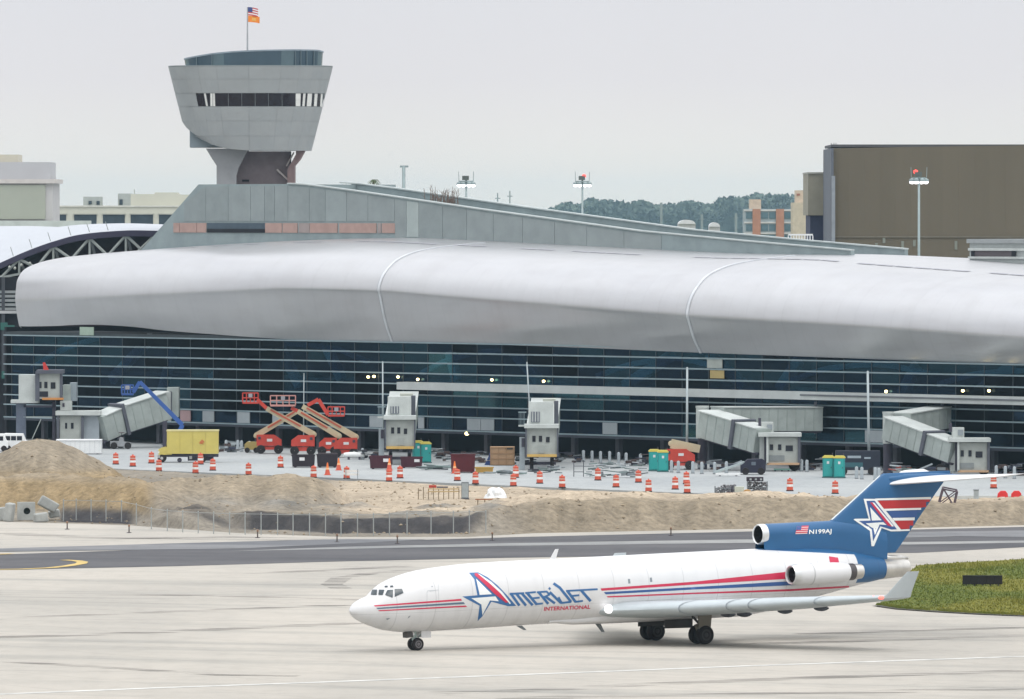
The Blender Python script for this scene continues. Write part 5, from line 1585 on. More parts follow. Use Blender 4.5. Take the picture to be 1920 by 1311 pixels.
def text_polys(txt, bold=0.012):
    cu = bpy.data.curves.new('lettering', 'FONT')
    cu.body = txt; cu.size = 1.0; cu.offset = bold; cu.resolution_u = 3
    o = bpy.data.objects.new('lettering', cu); COL.objects.link(o)
    dg = bpy.context.evaluated_depsgraph_get()
    me = bpy.data.meshes.new_from_object(o.evaluated_get(dg))
    P = [v.co.copy() for v in me.vertices]
    polys = [[(P[i].x, P[i].y) for i in p.vertices] for p in me.polygons]
    bpy.data.objects.remove(o); bpy.data.curves.remove(cu); bpy.data.meshes.remove(me)
    return polys
def fit_text(txt, x0, y0, x1, y1, h, slant=0.0, bold=0.012):
    """baseline from (x0, y0) to (x1, y1), cap height h (photo pixels)"""
    polys = text_polys(txt, bold)
    xs_ = [p[0] for q in polys for p in q]; ys_ = [p[1] for q in polys for p in q]
    xa, xb, yb = min(xs_), max(xs_), max(ys_)
    out = []
    for q in polys:
        r = []
        for x, y in q:
            t = (x - xa) / (xb - xa); v = y / yb
            r.append((x0 + (x1 - x0) * t + slant * v * h, y0 + (y1 - y0) * t - v * h))
        out.append(r)
    return out
def C(ox, oy, sc): return lambda pts: [(ox + x / sc, oy + y / sc) for x, y in pts]
FU = [B_FUS]
# cheat lines forward and aft of the title
decal('cheat_line', [[(701, 1135.2), (864.5, 1123), (866, 1126.4), (703, 1137.6)]], PR, FU, fus_o)
decal('cheat_line', [[(705, 1139.8), (869, 1129), (872, 1132.6), (708, 1142.2)]], M('livery_slate', (.10, .16, .22), .45, var=.05), FU, fus_o)
decal('cheat_line', [[(708, 1144.4), (873, 1135.4), (876, 1138), (712, 1146.2)]], PR, FU, fus_o)
decal('cheat_line', [[(1126, 1103.5), (1300, 1091), (1474, 1072.5), (1476, 1085.5), (1300, 1096.2), (1128, 1107.8)]], PR, FU, fus_o)
decal('cheat_line', [[(1132, 1110.5), (1300, 1101), (1470, 1090.5), (1496, 1092.5), (1496, 1097), (1300, 1105.5), (1136, 1114.5)]], PBN, FU, fus_o)
decal('cheat_line', [[(1137, 1118), (1300, 1111.3), (1480, 1104.8), (1640, 1095.5), (1650, 1095.3), (1600, 1101), (1480, 1108.6), (1300, 1114), (1140, 1120.5)]], PR, FU, fus_o)
# star-shaped initial
c1 = C(860, 1060, 6.857)
decal('title_initial', [c1([(132, 98), (200, 94), (250, 93), (370, 155), (500, 260), (620, 385), (738, 522), (640, 527), (420, 468), (300, 660), (242, 718), (268, 520), (45, 402), (240, 386), (200, 180)])], PBD, FU, fus_o, 0.012)
decal('title_initial_fill', [c1([(222, 175), (425, 372), (268, 382)]), c1([(160, 424), (470, 400), (512, 462), (400, 452), (303, 640), (290, 505)]), c1([(240, 108), (268, 118), (420, 216), (560, 345), (668, 488), (655, 500), (632, 470), (530, 356), (400, 238)])], PWD, FU, fus_o, 0.026)
decal('title_initial_band', [c1([(205, 104), (240, 108), (400, 238), (530, 356), (636, 474), (604, 482), (440, 352), (325, 240), (205, 132)])], PR, FU, fus_o, 0.030)
# MERIJET
L = []
w1 = 26
def seg(*p): 
    global L
    L += [c1(q) for q in stroke(p, w1)]
w1 = 34; seg((672, 368), (775, 512))
seg((745, 372), (860, 512)); seg((820, 372), (945, 508))
w1 = 26; seg((660, 368), (835, 360))
w1 = 34; seg((880, 358), (1000, 500)); w1 = 24
seg((860, 357), (985, 345)); seg((940, 425), (1035, 416)); seg((990, 500), (1075, 490))
w1 = 34; seg((1030, 350), (1145, 490)); w1 = 24
seg((1010, 347), (1130, 338)); seg((1130, 338), (1165, 378)); seg((1165, 378), (1085, 415)); w1 = 32; seg((1125, 410), (1230, 485))
seg((1175, 350), (1310, 482))
w1 = 34; seg((1225, 238), (1300, 290), (1440, 465)); w1 = 26; seg((1440, 470), (1325, 484)); seg((1325, 484), (1285, 415))
w1 = 34; seg((1400, 335), (1500, 468)); w1 = 24; seg((1385, 330), (1780, 308)); seg((1450, 395), (1545, 385)); seg((1500, 470), (1590, 458))
w1 = 36; seg((1580, 330), (1690, 455))
decal('title_lettering', L, PBD, FU, fus_o, 0.014, gx=12, gy=8)
decal('title_dot', [c1([(1150, 300), (1168, 278), (1185, 298), (1170, 322)])], PBD, FU, fus_o, 0.016)
decal('subtitle_lettering', fit_text('INTERNATIONAL', 1019.5, 1145.2, 1106.5, 1141.2, 7.2, slant=.14, bold=.03), PR, FU, fus_o, 0.014, gx=40, gy=40)
# cockpit glazing
c7 = C(640, 1030, 3.692)
c8 = C(690, 1085, 24.0)
for q in ([(1200, 475), (1530, 465), (1590, 655), (1200, 820)], [(870, 530), (1130, 510), (1110, 865), (770, 740)], [(200, 510), (420, 510), (400, 745), (130, 740)], [(500, 512), (745, 515), (665, 745), (470, 745)]):
    decal('cockpit_window', [c8(q)], COCKPIT, FU, fus_o, 0.035, gx=2, gy=2)
for q in ([(300, 255), (321, 254), (322, 264), (301, 266)], [(338, 254), (358, 253), (360, 263), (339, 265)]):
    decal('cockpit_window', [c7(q)], COCKPIT, FU, fus_o, 0.035, gx=2, gy=2)
LN = M('panel_line', (0.46, 0.48, 0.49), .6, var=0)
for pts in (stroke([(800.5, 1141), (800.5, 1111), (802, 1108), (821.5, 1106.5)], .9), stroke([(821.5, 1096), (823.2, 1138)], .7), stroke([(806, 1108.6), (817, 1107.2)], 1.3)):
    decal('door_outline', pts, LN, FU, fus_o, 0.012)
for q in ([(1177, 1086), (1181, 1085.6), (1182, 1094), (1178, 1094.4)], [(1218, 1083.5), (1222, 1083), (1223, 1091), (1219, 1091.6)], [(809, 1099), (811, 1099), (811, 1101), (809, 1101)], [(724, 1159.5), (732, 1159), (727, 1162), (725, 1162)], [(766, 1156), (770, 1154), (767, 1158), (764, 1160)]):
    decal('small_marking', [q], M('marking_grey', (.22, .25, .27), .6, var=0), FU, fus_o, 0.012)
decal('red_marking', [[(1554, 1043.5), (1571, 1046), (1573.5, 1056.5), (1556, 1056)]], PR, FU, fus_o, 0.02)
decal('duct_paint_edge', [[(1557, 1056.5), (1573, 1057), (1573, 1058), (1557, 1057.6)]], PWD, FU, fus_o, 0.012)
# fin emblem and stripes
FI = [B_FIN, B_DUCT]
c2 = C(1560, 880, 7.71)
decal('fin_emblem_border', [c2([(455, 428), (640, 428), (995, 872), (1000, 895), (850, 898), (715, 850), (605, 1112), (568, 1112), (545, 892), (310, 728), (330, 716), (528, 714)])], PWD, FI, fin_o, 0.02)
decal('fin_emblem', [c2([(495, 458), (612, 455), (935, 868), (855, 872), (695, 825), (590, 1040), (572, 870), (385, 748), (555, 742)])], PBN, FI, fin_o, 0.032)
decal('fin_emblem_fill', [c2([(545, 548), (712, 736), (570, 742)]), c2([(482, 782), (735, 764), (785, 805), (682, 798), (615, 955), (592, 862)]), c2([(578, 480), (606, 482), (890, 822), (862, 828)])], PWD, FI, fin_o, 0.044)
decal('fin_emblem_band', [c2([(545, 480), (578, 480), (862, 828), (800, 815)])], PR, FI, fin_o, 0.046)
decal('fin_stripe', [c2([(655, 455), (1472, 432), (1405, 552), (748, 572)])], PR2, FI, fin_o, 0.024)
decal('fin_stripe', [c2([(902, 745), (1242, 736), (1172, 858), (990, 866)])], PR2, FI, fin_o, 0.024)
decal('fin_stripe', [c2([(795, 606), (1345, 592), (1290, 692), (868, 702)])], PBN, FI, fin_o, 0.024)
for a, b_, c, d in (((620, 424), (1505, 398), (1490, 432), (640, 450)), ((745, 572), (1405, 553), (1392, 582), (768, 602)), ((868, 704), (1290, 694), (1262, 736), (890, 742)), ((850, 880), (1170, 862), (1150, 890), (850, 898))):
    decal('fin_stripe_edge', [c2([a, b_, c, d])], PWD, FI, fin_o, 0.026)
# registration and small flag on the duct
decal('registration', fit_text('N199AJ', 1516.5, 1001.2, 1558.5, 999.6, 7.6, slant=.05, bold=.02), PWD, FI, fin_o, 0.03, gx=40, gy=40)
fx = lambda u_, v_: (1494 + 22 * u_ - 3 * v_, 987 + 14.5 * v_ - 0.8 * u_)
decal('flag_ground', [[fx(0, 0), fx(1, 0), fx(1, 1), fx(0, 1)]], M('decal_pink_white', (.80, .62, .60), .5, var=.03), FI, fin_o, 0.024)
for k in range(4):
    decal('flag_stripe', [[fx(0, k / 4), fx(1, k / 4), fx(1, k / 4 + .13), fx(0, k / 4 + .13)]], PR, FI, fin_o, 0.036)
decal('flag_canton', [[fx(0, 0), fx(.4, 0), fx(.4, .5), fx(0, .5)]], PBN, FI, fin_o, 0.042)

# ================================================================== APRON EQUIPMENT
def wb(mb, name, mat, root, smooth=False, parent=None):
    """link a mesh given in world coordinates as a part of a thing whose Empty is unrotated"""
    o_ = root.location
    mb.v = [(x - o_.x, y - o_.y, z - o_.z) for x, y, z in mb.v]
    return mb.build(name, mat, parent or root, smooth)
def prect_w(x0, x1, y0, y1, Y, d=0.1, off=0.0):
    """a slab facing the camera: pixel rectangle at distance Y"""
    a, b_ = at(x0, y1, Y), at(x1, y0, Y)
    return MB().box(a.x, b_.x, Y + off, Y + off + d, a.z, b_.z)
BR = M('bridge_grey', (0.33, 0.37, 0.35), 0.6, var=0.16, scale=0.7)
BRL = M('bridge_pale', (0.46, 0.49, 0.47), 0.6, var=0.14, scale=0.6)
BRD = M('bridge_dark', (0.085, 0.09, 0.11), 0.7, var=0.2)
BRS = M('bridge_steel', (0.055, 0.05, 0.07), 0.7, var=0.2)
CABW = M('cab_wall', (0.33, 0.35, 0.325), 0.6, var=0.15)
WIN = M('small_window', (0.012, 0.014, 0.022), 0.15, var=0)
YEL = M('bumper_yellow', (0.52, 0.34, 0.10), 0.6, var=.1)
RIB = M('rib_grey', (0.30, 0.34, 0.32), 0.6)
def tunnel(root, p0, p1, w, h, ribs=True, name='tunnel', m=None):
    p0, p1 = Vector(p0), Vector(p1)
    t = wb(MB().beam(p0, p1, w, h), name, m or BR, root)
    L_ = (p1 - p0).length
    wb(MB().beam(p0 + Vector((0, 0, h / 2 + .05)), p1 + Vector((0, 0, h / 2 + .05)), w + .25, .12), 'tunnel_roof', BRL, root, parent=t)
    wb(MB().beam(p0 - Vector((0, 0, h / 2 + .12)), p1 - Vector((0, 0, h / 2 + .12)), w * .8, .2), 'tunnel_sill', BRS, root, parent=t)
    if ribs:
        d = (p1 - p0).normalized()
        n = int(L_ / 1.1)
        rb_ = MB()
        for i in range(1, n):
            q = p0 + d * (L_ * i / n)
            rb_.beam(q - d * .05, q + d * .05, w + .08, h - .1)
        wb(rb_, 'tunnel_ribbing', RIB, root, parent=t)
    return t
def ring_frame(root, p, d, w, h, name='end_frame', m=None):
    d = Vector(d).normalized()
    return wb(MB().beam(Vector(p) - d * .2, Vector(p) + d * .2, w, h), name, m or BRD, root)

def front_bridge(px, yr, yc0, yc1, hw, yg, label, side):
    """a bridge seen end-on: cab towards the camera, tunnel going back to the facade"""
    Y = G(px, yg).y
    base = G(px, yg)
    r = thing('jet_bridge', label, 'jet bridge', (base.x, base.y, 0), 0, 'passenger boarding bridges')
    x0, x1 = px - hw, px + hw
    zc1 = at(px, yc1, Y).z
    # tunnel climbing back to the building
    a = at(px + 8, (yr + yc0) / 2 - 2, Y + 36); b_ = at(px, (yc0 + yc1) / 2 - 4, Y + 3.2)
    tunnel(r, a, b_, 3.0, 2.9)
    cab = wb(prect_w(x0, x1, yc0, yc1, Y, 2.8), 'cab', CABW, r)
    wb(prect_w(x0 - 5, x1 + 4, yc0 - 6, yc0 + 1, Y - .5, 3.6), 'cab_roof', BRL, r)
    wb(prect_w(x0 - 3, x0 - .3, yc0, yc1 + 3, Y - .3, .3), 'cab_frame', BRD, r)
    wb(prect_w(x1 + .3, x1 + 3, yc0, yc1 + 3, Y - .3, .3), 'cab_frame', BRD, r)
    wb(prect_w(x0, x1, yc1 - 1, yc1 + 4, Y - .25, .5), 'bumper', YEL, r)
    for k, (fx0, fx1, yy0, yy1) in enumerate(((.18, .29, .30, .52), (.40, .51, .30, .52), (.64, .76, .34, .54))):
        wb(prect_w(x0 + (x1 - x0) * fx0, x0 + (x1 - x0) * fx1, yc0 + (yc1 - yc0) * yy0, yc0 + (yc1 - yc0) * yy1, Y - .06, .05), 'cab_window', WIN, r, parent=cab)
    wb(prect_w(x0 + 22, x0 + 34, yc0 + (yc1 - yc0) * .68, yc1 - 3, Y - .05, .045), 'cab_hatch', M('hatch_grey', (.30, .32, .30), .6), r, parent=cab)
    # higher structure behind the cab: lifting frame and equipment housing
    up = wb(prect_w(x0 + 3, x1 - 6, yr + 6, yc0 - 6, Y + 1.8, 2.2), 'equipment_housing', BRL, r)
    wb(prect_w(x0 + 8, x0 + 24, yr + 24, yc0 - 10, Y + 1.7, .09), 'housing_opening', M('housing_shade', (.14, .15, .18), .7), r, parent=up)
    for q in (10, 15, 20):
        wb(prect_w(x0 + q, x0 + q + 1.6, yr + 24, yc0 - 11, Y + 1.6, .08), 'housing_bar', BRL, r, parent=up)
    wb(prect_w(x1 - 26, x1 - 2, yr, yr + 9, Y + 5, 3), 'housing_top', M('cream_top', (.46, .48, .42), .6), r)
    wb(prect_w(x1 - 5, x1 + 3, yr + 4, yc0 - 4, Y + 3, 1.0), 'lift_column', BRD, r)
    # drive column, axle and tyres
    for q in (-.34, .34):
        c = at(px + q * 2 * hw, yg - 2, Y + 1.4)
        wb(MB().lathe([(.3, -.2), (.62, -.2), (.66, 0), (.62, .2), (.3, .2)], (c.x, Y + 1.4, .66), n=18, axis='x'), 'tyre', TYRE, r, smooth=40)
        wb(MB().box(c.x - .18, c.x + .18, Y + 1.2, Y + 1.6, .6, zc1), 'lift_leg', BRS, r)
    wb(MB().box(base.x - 1.5, base.x + 1.5, Y + 1.25, Y + 1.55, .55, .85), 'axle_beam', BRS, r)
    # stair tower on one side
    sx = x0 - 14 if side < 0 else x1 + 4
    stt = wb(prect_w(sx, sx + 10, yc0 + 18, yg - 1, Y + .6, .9), 'stair_screen', M('stair_grey', (.30, .34, .36), .6, var=.15), r)
    wb(prect_w(sx + 4, sx + 9.5, yc0 + 20, yc0 + 36, Y + .5, .09), 'stair_opening', BRS, r, parent=stt)
    for q in range(5):
        wb(prect_w(sx - 1 + 2.6 * q, sx - .4 + 2.6 * q, yr + 26, yc0 - 4, Y + .5, .06), 'stair_baluster', ALU, r)
    wb(prect_w(sx - 2, sx + 13, yr + 24, yr + 26, Y + .5, .1), 'stair_rail', ALU, r)
    wb(prect_w(sx - 2, sx + 13, yc0 - 5, yc0 - 2, Y + .4, .5), 'stair_landing', BRL, r)
    return r
front_bridge(750, 738, 786, 838, 26, 872, 'end-on jet bridge with three-window cab beside the teal toilet', -1)
front_bridge(1016, 748, 802, 853, 28, 882, 'end-on jet bridge with three-window cab right of the plywood crate', -1)

# left long bridge
Yb = 985.0
base = G(150, 848)
r = thing('jet_bridge', 'long jet bridge sloping down to the left behind the yellow truck', 'jet bridge', (base.x, base.y, 0), 0, 'passenger boarding bridges')
p_hi, p_md, p_lo = at(305, 760, Yb + 6), at(224, 786, Yb + 3), at(184, 804, Yb + 1)
tunnel(r, p_hi, p_md, 3.0, 3.15); tunnel(r, p_md, p_lo, 2.75, 2.95)
ring_frame(r, p_md, p_hi - p_md, 3.3, 3.7, 'tunnel_frame')
wb(prect_w(300, 320, 735, 790, Yb + 6, 3), 'rotunda', BRL, r)
wb(prect_w(313, 335, 727, 782, Yb + 7, 3.5), 'fixed_walkway', BR, r)
wb(prect_w(314, 322, 734, 784, Yb + 6.5, .4), 'walkway_bellows', BRD, r)
cab = wb(prect_w(112, 156, 780, 826, Yb, 3.4), 'cab', CABW, r)
wb(prect_w(104, 188, 771, 779, Yb - .5, 4.6), 'cab_roof', BRL, r)
wb(prect_w(156, 186, 779, 828, Yb + .4, 2.6), 'cab_side', M('cab_side', (.33, .37, .40), .6, var=.1), r)
wb(prect_w(152, 157, 781, 828, Yb - .3, .3), 'cab_frame', BRD, r); wb(prect_w(106, 111, 778, 828, Yb - .3, .3), 'cab_frame', BRD, r)
for x0, x1 in ((122, 126), (133, 138)):
    wb(prect_w(x0, x1, 793, 804, Yb - .06, .05), 'cab_window', WIN, r, parent=cab)
wb(prect_w(113, 134, 752, 770, Yb + 1, 1.8), 'air_unit', BRL, r)
wb(prect_w(117, 121, 756, 763, Yb + .9, .08), 'air_unit_grille', BRS, r)
for x in (196, 305):
    wb(prect_w(x, x + 8, 800 if x < 250 else 790, 846, Yb + 2, .7), 'support_column', BRS, r)
wb(prect_w(186, 206, 826, 842, Yb + 1, 1.4), 'wheel_carriage', BRS, r)
for x in (206, 226):
    c = at(x, 836, Yb + 1)
    wb(MB().lathe([(.25, -.2), (.5, -.2), (.55, 0), (.5, .2), (.25, .2)], (c.x, c.y, .58), n=16, axis='y'), 'tyre', TYRE, r, smooth=40)

# raised bridge cab at the far left
base = G(75, 842)
r = thing('jet_bridge', 'raised jet bridge cab on tall legs at the far left', 'jet bridge', (base.x, base.y, 0), 0, 'passenger boarding bridges')
Y7 = base.y
cab = wb(prect_w(72, 114, 700, 748, Y7, 3.2), 'cab', CABW, r)
wb(prect_w(68, 118, 694, 701, Y7 - .4, 4), 'cab_roof', BRD, r)
wb(prect_w(35, 72, 703, 751, Y7 + .8, 3), 'bellows_canopy', BRL, r)
wb(prect_w(66, 74, 697, 752, Y7 - .1, 1.0), 'cab_frame', BRD, r); wb(prect_w(112, 117, 700, 748, Y7 - .1, .6), 'cab_frame', BRD, r)
for x0, x1, y0, y1 in ((74, 78, 716, 728), (83, 89, 716, 728), (95, 104, 717, 729), (74, 90, 734, 744)):
    wb(prect_w(x0, x1, y0, y1, Y7 - .06, .05), 'cab_window', WIN, r, parent=cab)
wb(prect_w(79, 119, 746, 750, Y7 - .25, .5), 'bumper', M('bumper_orange', (.50, .22, .06), .6), r)
wb(prect_w(20, 72, 750, 756, Y7 + .6, 2.5), 'platform', BRL, r)
wb(prect_w(118, 132, 722, 756, Y7 + 2, 3), 'tunnel_end', BR, r)
wb(prect_w(131, 143, 718, 752, Y7 + 3, 3), 'tunnel_end_cover', M('cab_side2', (.26, .30, .33), .6, var=.1), r)
for x0, x1 in ((30, 48), (98, 104)):
    wb(prect_w(x0, x1, 754, 842, Y7 + 1, 1.2), 'support_leg', M('leg_blue_grey', (.10, .12, .16), .7, var=.2) if x0 < 60 else BRS, r)
wb(prect_w(44, 104, 760, 764, Y7 + 1, .3), 'cross_beam', BRS, r); wb(prect_w(44, 104, 781, 783, Y7 + 1, .2), 'cross_beam', BR, r)
pA, pB = at(60, 824, Y7 + .9), at(77, 786, Y7 + .9)
wb(MB().cyl(pA, pB, .06, n=6), 'hose', BR, r)
wb(MB().prism([(80, 680), (84, 679), (91, 692), (92, 696), (82, 696)], lambda x, y: at(x, y, Y7 + .5), lambda x, y: at(x, y, Y7 + .7)), 'red_marker', M('marker_red', (.55, .04, .03), .6), r)

# right-hand bridges with rotundas: tunnel folds back towards the camera
def folded_bridge(label, Y, rot, wall, tun0, tun1, fr, cabx, caby, yg):
    base = G((cabx[0] + cabx[1]) / 2, yg)
    r = thing('jet_bridge', label, 'jet bridge', (base.x, base.y, 0), 0, 'passenger boarding bridges')
    # fixed walkway from the building to the rotunda
    (wx0, wy0, wy1), (wx1, wy2, wy3) = wall
    a, b_ = at(wx0, (wy0 + wy1) / 2, Y + 2.5), at(wx1, (wy2 + wy3) / 2, Y + 8.5)
    tunnel(r, a, b_, 2.8, (wy1 - wy0) * mpp(Y), name='fixed_walkway', m=BR)
    wb(prect_w(wx1 - 3, wx1 + 2, wy2 - 8, wy3 + 4, Y + 7.6, 1.0), 'walkway_collar', BRD, r)
    rx0, rx1, ry0, ry1 = rot
    c = at((rx0 + rx1) / 2, ry1, Y + 2); rad = (rx1 - rx0) / 2 * mpp(Y) * 1.1
    zt = at(rx0, ry0, Y).z
    ro = wb(MB().lathe([(rad * .98, c.z), (rad, c.z + .1), (rad, zt - .25), (rad * 1.06, zt - .2), (rad * 1.06, zt)], (c.x, c.y, 0), n=20), 'rotunda', BRL, r, smooth=30)
    wb(MB().cyl((c.x, c.y, 0), (c.x, c.y, c.z), .5, n=14), 'rotunda_column', BRS, r, smooth=30)
    t0, t1 = tun0, tun1
    p0, p1 = at(t0[0], (t0[1] + t0[2]) / 2, Y + 1), at(t1[0], (t1[1] + t1[2]) / 2, Y - 5)
    pm = p0.lerp(p1, (fr[0] - t0[0]) / (t1[0] - t0[0]))
    h0 = (t0[2] - t0[1]) * mpp(Y)
    tunnel(r, p0, pm, 3.0, h0 * .98); tunnel(r, pm, p1, 2.7, h0 * .9)
    ring_frame(r, pm, p1 - p0, 3.3, h0 * 1.12, 'tunnel_frame')
    Yc = Y - 6.5
    x0, x1 = cabx; y0, y1 = caby
    cab = wb(prect_w(x0 + 16, x1, y0 + 8, y1, Yc, 3), 'cab', CABW, r)
    wb(prect_w(x0, x0 + 9, y0 + 6, y1 + 2, Yc + 1.0, 2), 'cab_bellows', BRL, r)
    wb(prect_w(x0 + 9, x0 + 16, y0 + 8, y1, Yc + .6, 2), 'cab_recess', BRS, r)
    wb(prect_w(x0 - 2, x1 + 6, y0, y0 + 7, Yc - .5, 3.8), 'cab_roof', BRL, r)
    wb(prect_w(x0 + 13, x0 + 17, y0 + 7, y1 + 2, Yc - .3, .3), 'cab_frame', BRL, r)
    wb(prect_w(x1 - 1, x1 + 4, y0 + 7, y1, Yc - .2, .4), 'cab_frame', BRD, r)
    W = x1 - x0 - 16
    for f0, f1, g0, g1 in ((.06, .17, .28, .50), (.33, .44, .28, .50), (.58, .82, .32, .54)):
        wb(prect_w(x0 + 16 + W * f0, x0 + 16 + W * f1, y0 + 8 + (y1 - y0 - 8) * g0, y0 + 8 + (y1 - y0 - 8) * g1, Yc - .06, .05), 'cab_window', WIN, r, parent=cab)
    wb(prect_w(x0 + 18, x1 - 26, y1 - 14, y1 - 3, Yc - .05, .045), 'cab_hatch', M('hatch_shade', (.20, .22, .22), .6), r, parent=cab)
    wb(prect_w(x0 + 14, x1 + 2, y1, y1 + 4, Yc - .3, .5), 'bumper', M('bumper_peach', (.46, .30, .18), .6), r)
    # air unit on the cab roof, handrails of the service stair
    wb(prect_w(x0 + 4, x0 + 26, y0 - 20, y0, Yc + 2, 2), 'air_unit', BRL, r)
    wb(prect_w(x0 + 14, x0 + 24, y0 - 16, y0 - 6, Yc + 1.9, .08), 'air_unit_grille', M('grille_grey', (.25, .28, .30), .6), r)
    wb(prect_w(x0 - 2, x0 + 3, y0 - 28, y0 - 12, Yc + 2.2, .5), 'beacon_post', BRS, r)
    for q in range(4):
        wb(prect_w(x0 - 24 + 7 * q, x0 - 23 + 7 * q, y0 - 4 + 2 * q, y0 + 22, Yc + 2.4, .08), 'stair_baluster', BRL, r)
    zc = at(x0, y1, Yc).z
    for xx in (x0 - 18, x1 - 8):
        c2_ = at(xx, yg, Yc + 2)
        wb(MB().box(c2_.x - .2, c2_.x + .2, Yc + 1.6, Yc + 2, .6, zc + .3), 'lift_leg', BRS, r)
        wb(MB().lathe([(.25, -.2), (.55, -.2), (.6, 0), (.55, .2), (.25, .2)], (c2_.x, Yc + 1.6, .6), n=16, axis='y'), 'tyre', TYRE, r, smooth=40)
    a, b_ = at(fr[0], fr[2] + 8, Yc + 2), at(t0[0] + 30, yg - 4, Yc + 2)
    wb(MB().beam(a, b_, .9, .14), 'service_stair', M('stair_grey', (.30, .34, .36), .6, var=.15), r)
    return r
folded_bridge('wide jet bridge folding back under a long fixed walkway, right of centre', 905.0, (1306, 1328, 762, 822), ((1345, 764, 808), (1530, 762, 810)), (1328, 770, 820), (1432, 800, 853), (1391, 782, 856), (1424, 1497), (812, 868), 882)
folded_bridge('jet bridge folding back behind the aircraft tail at the far right', 891.0, (1656, 1674, 773, 832), ((1688, 776, 815), (1768, 764, 800)), (1674, 782, 824), (1796, 822, 876), (1748, 792, 862), (1782, 1852), (822, 882), 893)

# ---- boom lifts
LRED = M('lift_red', (0.50, 0.05, 0.03), 0.5, var=.18)
LTAN = M('lift_tan', (0.46, 0.40, 0.26), 0.55, var=.1)
LBLUE = M('lift_blue', (0.03, 0.09, 0.30), 0.5, var=.1)
LWHITE = M('lift_decal', (.66, .66, .66), .6, var=.1)
def boom_lift(label, yg, tur, boom, jib, basket, bw=.62, body=LRED, boomc=LTAN, jibc=LRED, flip=False, dY=0.0, basket_m=None):
    """tur: pixel box of the turret; boom/jib: pixel polylines; basket: pixel box"""
    x0, x1, y0, y1 = tur
    cx = (x0 + x1) / 2
    g = G(cx, yg); Y = g.y + dY
    r = thing('boom_lift', label, 'boom lift', (g.x, Y, 0), 0, 'boom lifts by the facade')
    # turret: counterweight with a sloping nose
    sl = (x1 - x0) * .3
    prof = [(x0, y1), (x1, y1), (x1, y0), (x0 + sl, y0), (x0, y0 + (y1 - y0) * .45)] if not flip else [(x0, y1), (x1, y1), (x1, y0 + (y1 - y0) * .45), (x1 - sl, y0), (x0, y0)]
    t = wb(MB().prism(prof, lambda x, y: at(x, y, Y - 1.0), lambda x, y: at(x, y, Y + 1.0)), 'turret', body, r)
    mx = (x0 + x1) / 2
    wb(prect_w(mx - 4, mx + 6, y0 + 8, y0 + 13, Y - 1.04, .03), 'turret_decal', LWHITE, r, parent=t)
    wb(prect_w(x1 - 9 if not flip else x0 + 3, x1 - 4 if not flip else x0 + 8, y0 + 4, y0 + 9, Y - 1.04, .03), 'turret_vent', BRS, r, parent=t)
    w2 = (x1 - x0) * mpp(Y) / 2
    wb(MB().box(g.x - w2 * .9, g.x + w2 * .9, Y - .9, Y + .9, .45, at(cx, y1, Y).z - .06), 'chassis', body, r)
    for sx in (-.7, .7):
        for sy in (-1.0, 1.0):
            c = (g.x + w2 * sx, Y + sy, .5)
            wo = wb(MB().lathe([(.28, -.2), (.46, -.2), (.5, -.1), (.5, .1), (.46, .2), (.28, .2)], c, n=18, axis='y'), 'wheel', TYRE, r, smooth=40)
            wb(MB().lathe([(.27, -.17), (.2, -.19), (.05, -.2)], c, n=12, axis='y'), 'hub', M('lift_hub', (.35, .33, .32), .5), r, parent=wo)
    for k, (a, b_) in enumerate(zip(boom, boom[1:])):
        wb(MB().beam(at(*a, Y), at(*b_, Y), bw * (1 - .15 * k), bw * 1.05 * (1 - .15 * k), w1=bw * .85 * (1 - .15 * k), h1=bw * .85 * (1 - .15 * k)), 'boom', boomc, r)
        if boomc is LTAN:
            pa, pb_ = at(*a, Y).lerp(at(*b_, Y), .28), at(*a, Y).lerp(at(*b_, Y), .92)
            wb(MB().beam(pa + Vector((0, -.36, .12)), pb_ + Vector((0, -.32, .1)), .05, .2), 'boom_stripe', M('boom_stripe', (.42, .09, .05), .6), r)
    wb(MB().lathe([(.1, -.5), (.28, -.45), (.3, .45), (.1, .5)], at(*boom[0], Y), n=12, axis='y'), 'boom_pivot', boomc, r, smooth=40)
    for a, b_ in zip(jib, jib[1:]):
        wb(MB().beam(at(*a, Y), at(*b_, Y), .34, .40), 'jib', jibc, r)
    if basket:
        bx0, bx1, by0, by1 = basket
        m = basket_m or jibc
        bt = wb(MB().box(at(bx0, by1, Y).x, at(bx1, by1, Y).x, Y - .6, Y + .6, at(bx0, by1, Y).z, at(bx0, by1 - 3, Y).z), 'basket_floor', m, r)
        for xx in [bx0 + (bx1 - bx0) * i / 4 for i in range(5)]:
            for yy in (-.6, .6):
                p, q = at(xx, by1 - 3, Y), at(xx, by0, Y)
                wb(MB().box(p.x - .045, p.x + .045, Y + yy - .04, Y + yy + .04, p.z, q.z), 'basket_post', m, r, parent=bt)
        for fz in (0, .45):
            z = at(bx0, by0 + (by1 - by0) * fz, Y).z
            for yy in (-.6, .6):
                wb(MB().box(at(bx0, by0, Y).x, at(bx1, by0, Y).x, Y + yy - .045, Y + yy + .045, z - .05, z + .05), 'basket_rail', m, r, parent=bt)
        wb(MB().box(at((bx0 + bx1) / 2, by0, Y).x - .2, at((bx0 + bx1) / 2, by0, Y).x + .25, Y - .75, Y - .62, at(bx0, by0 + 8, Y).z, at(bx0, by0 + 1, Y).z), 'control_box', M('control_grey', (.30, .30, .32), .6), r, parent=bt)
    return r
boom_lift('red boom lift with tan boom rising right, beside low yellow machine', 852, (481, 528, 815, 836), [(480, 817), (559, 770)], [], None, flip=True, dY=3)
boom_lift('red boom lift whose tan boom rises left to leftmost basket', 853, (546, 590, 816, 837), [(589, 815), (500, 766)], [(500, 766), (482, 749)], (455, 484, 737, 757), dY=0)
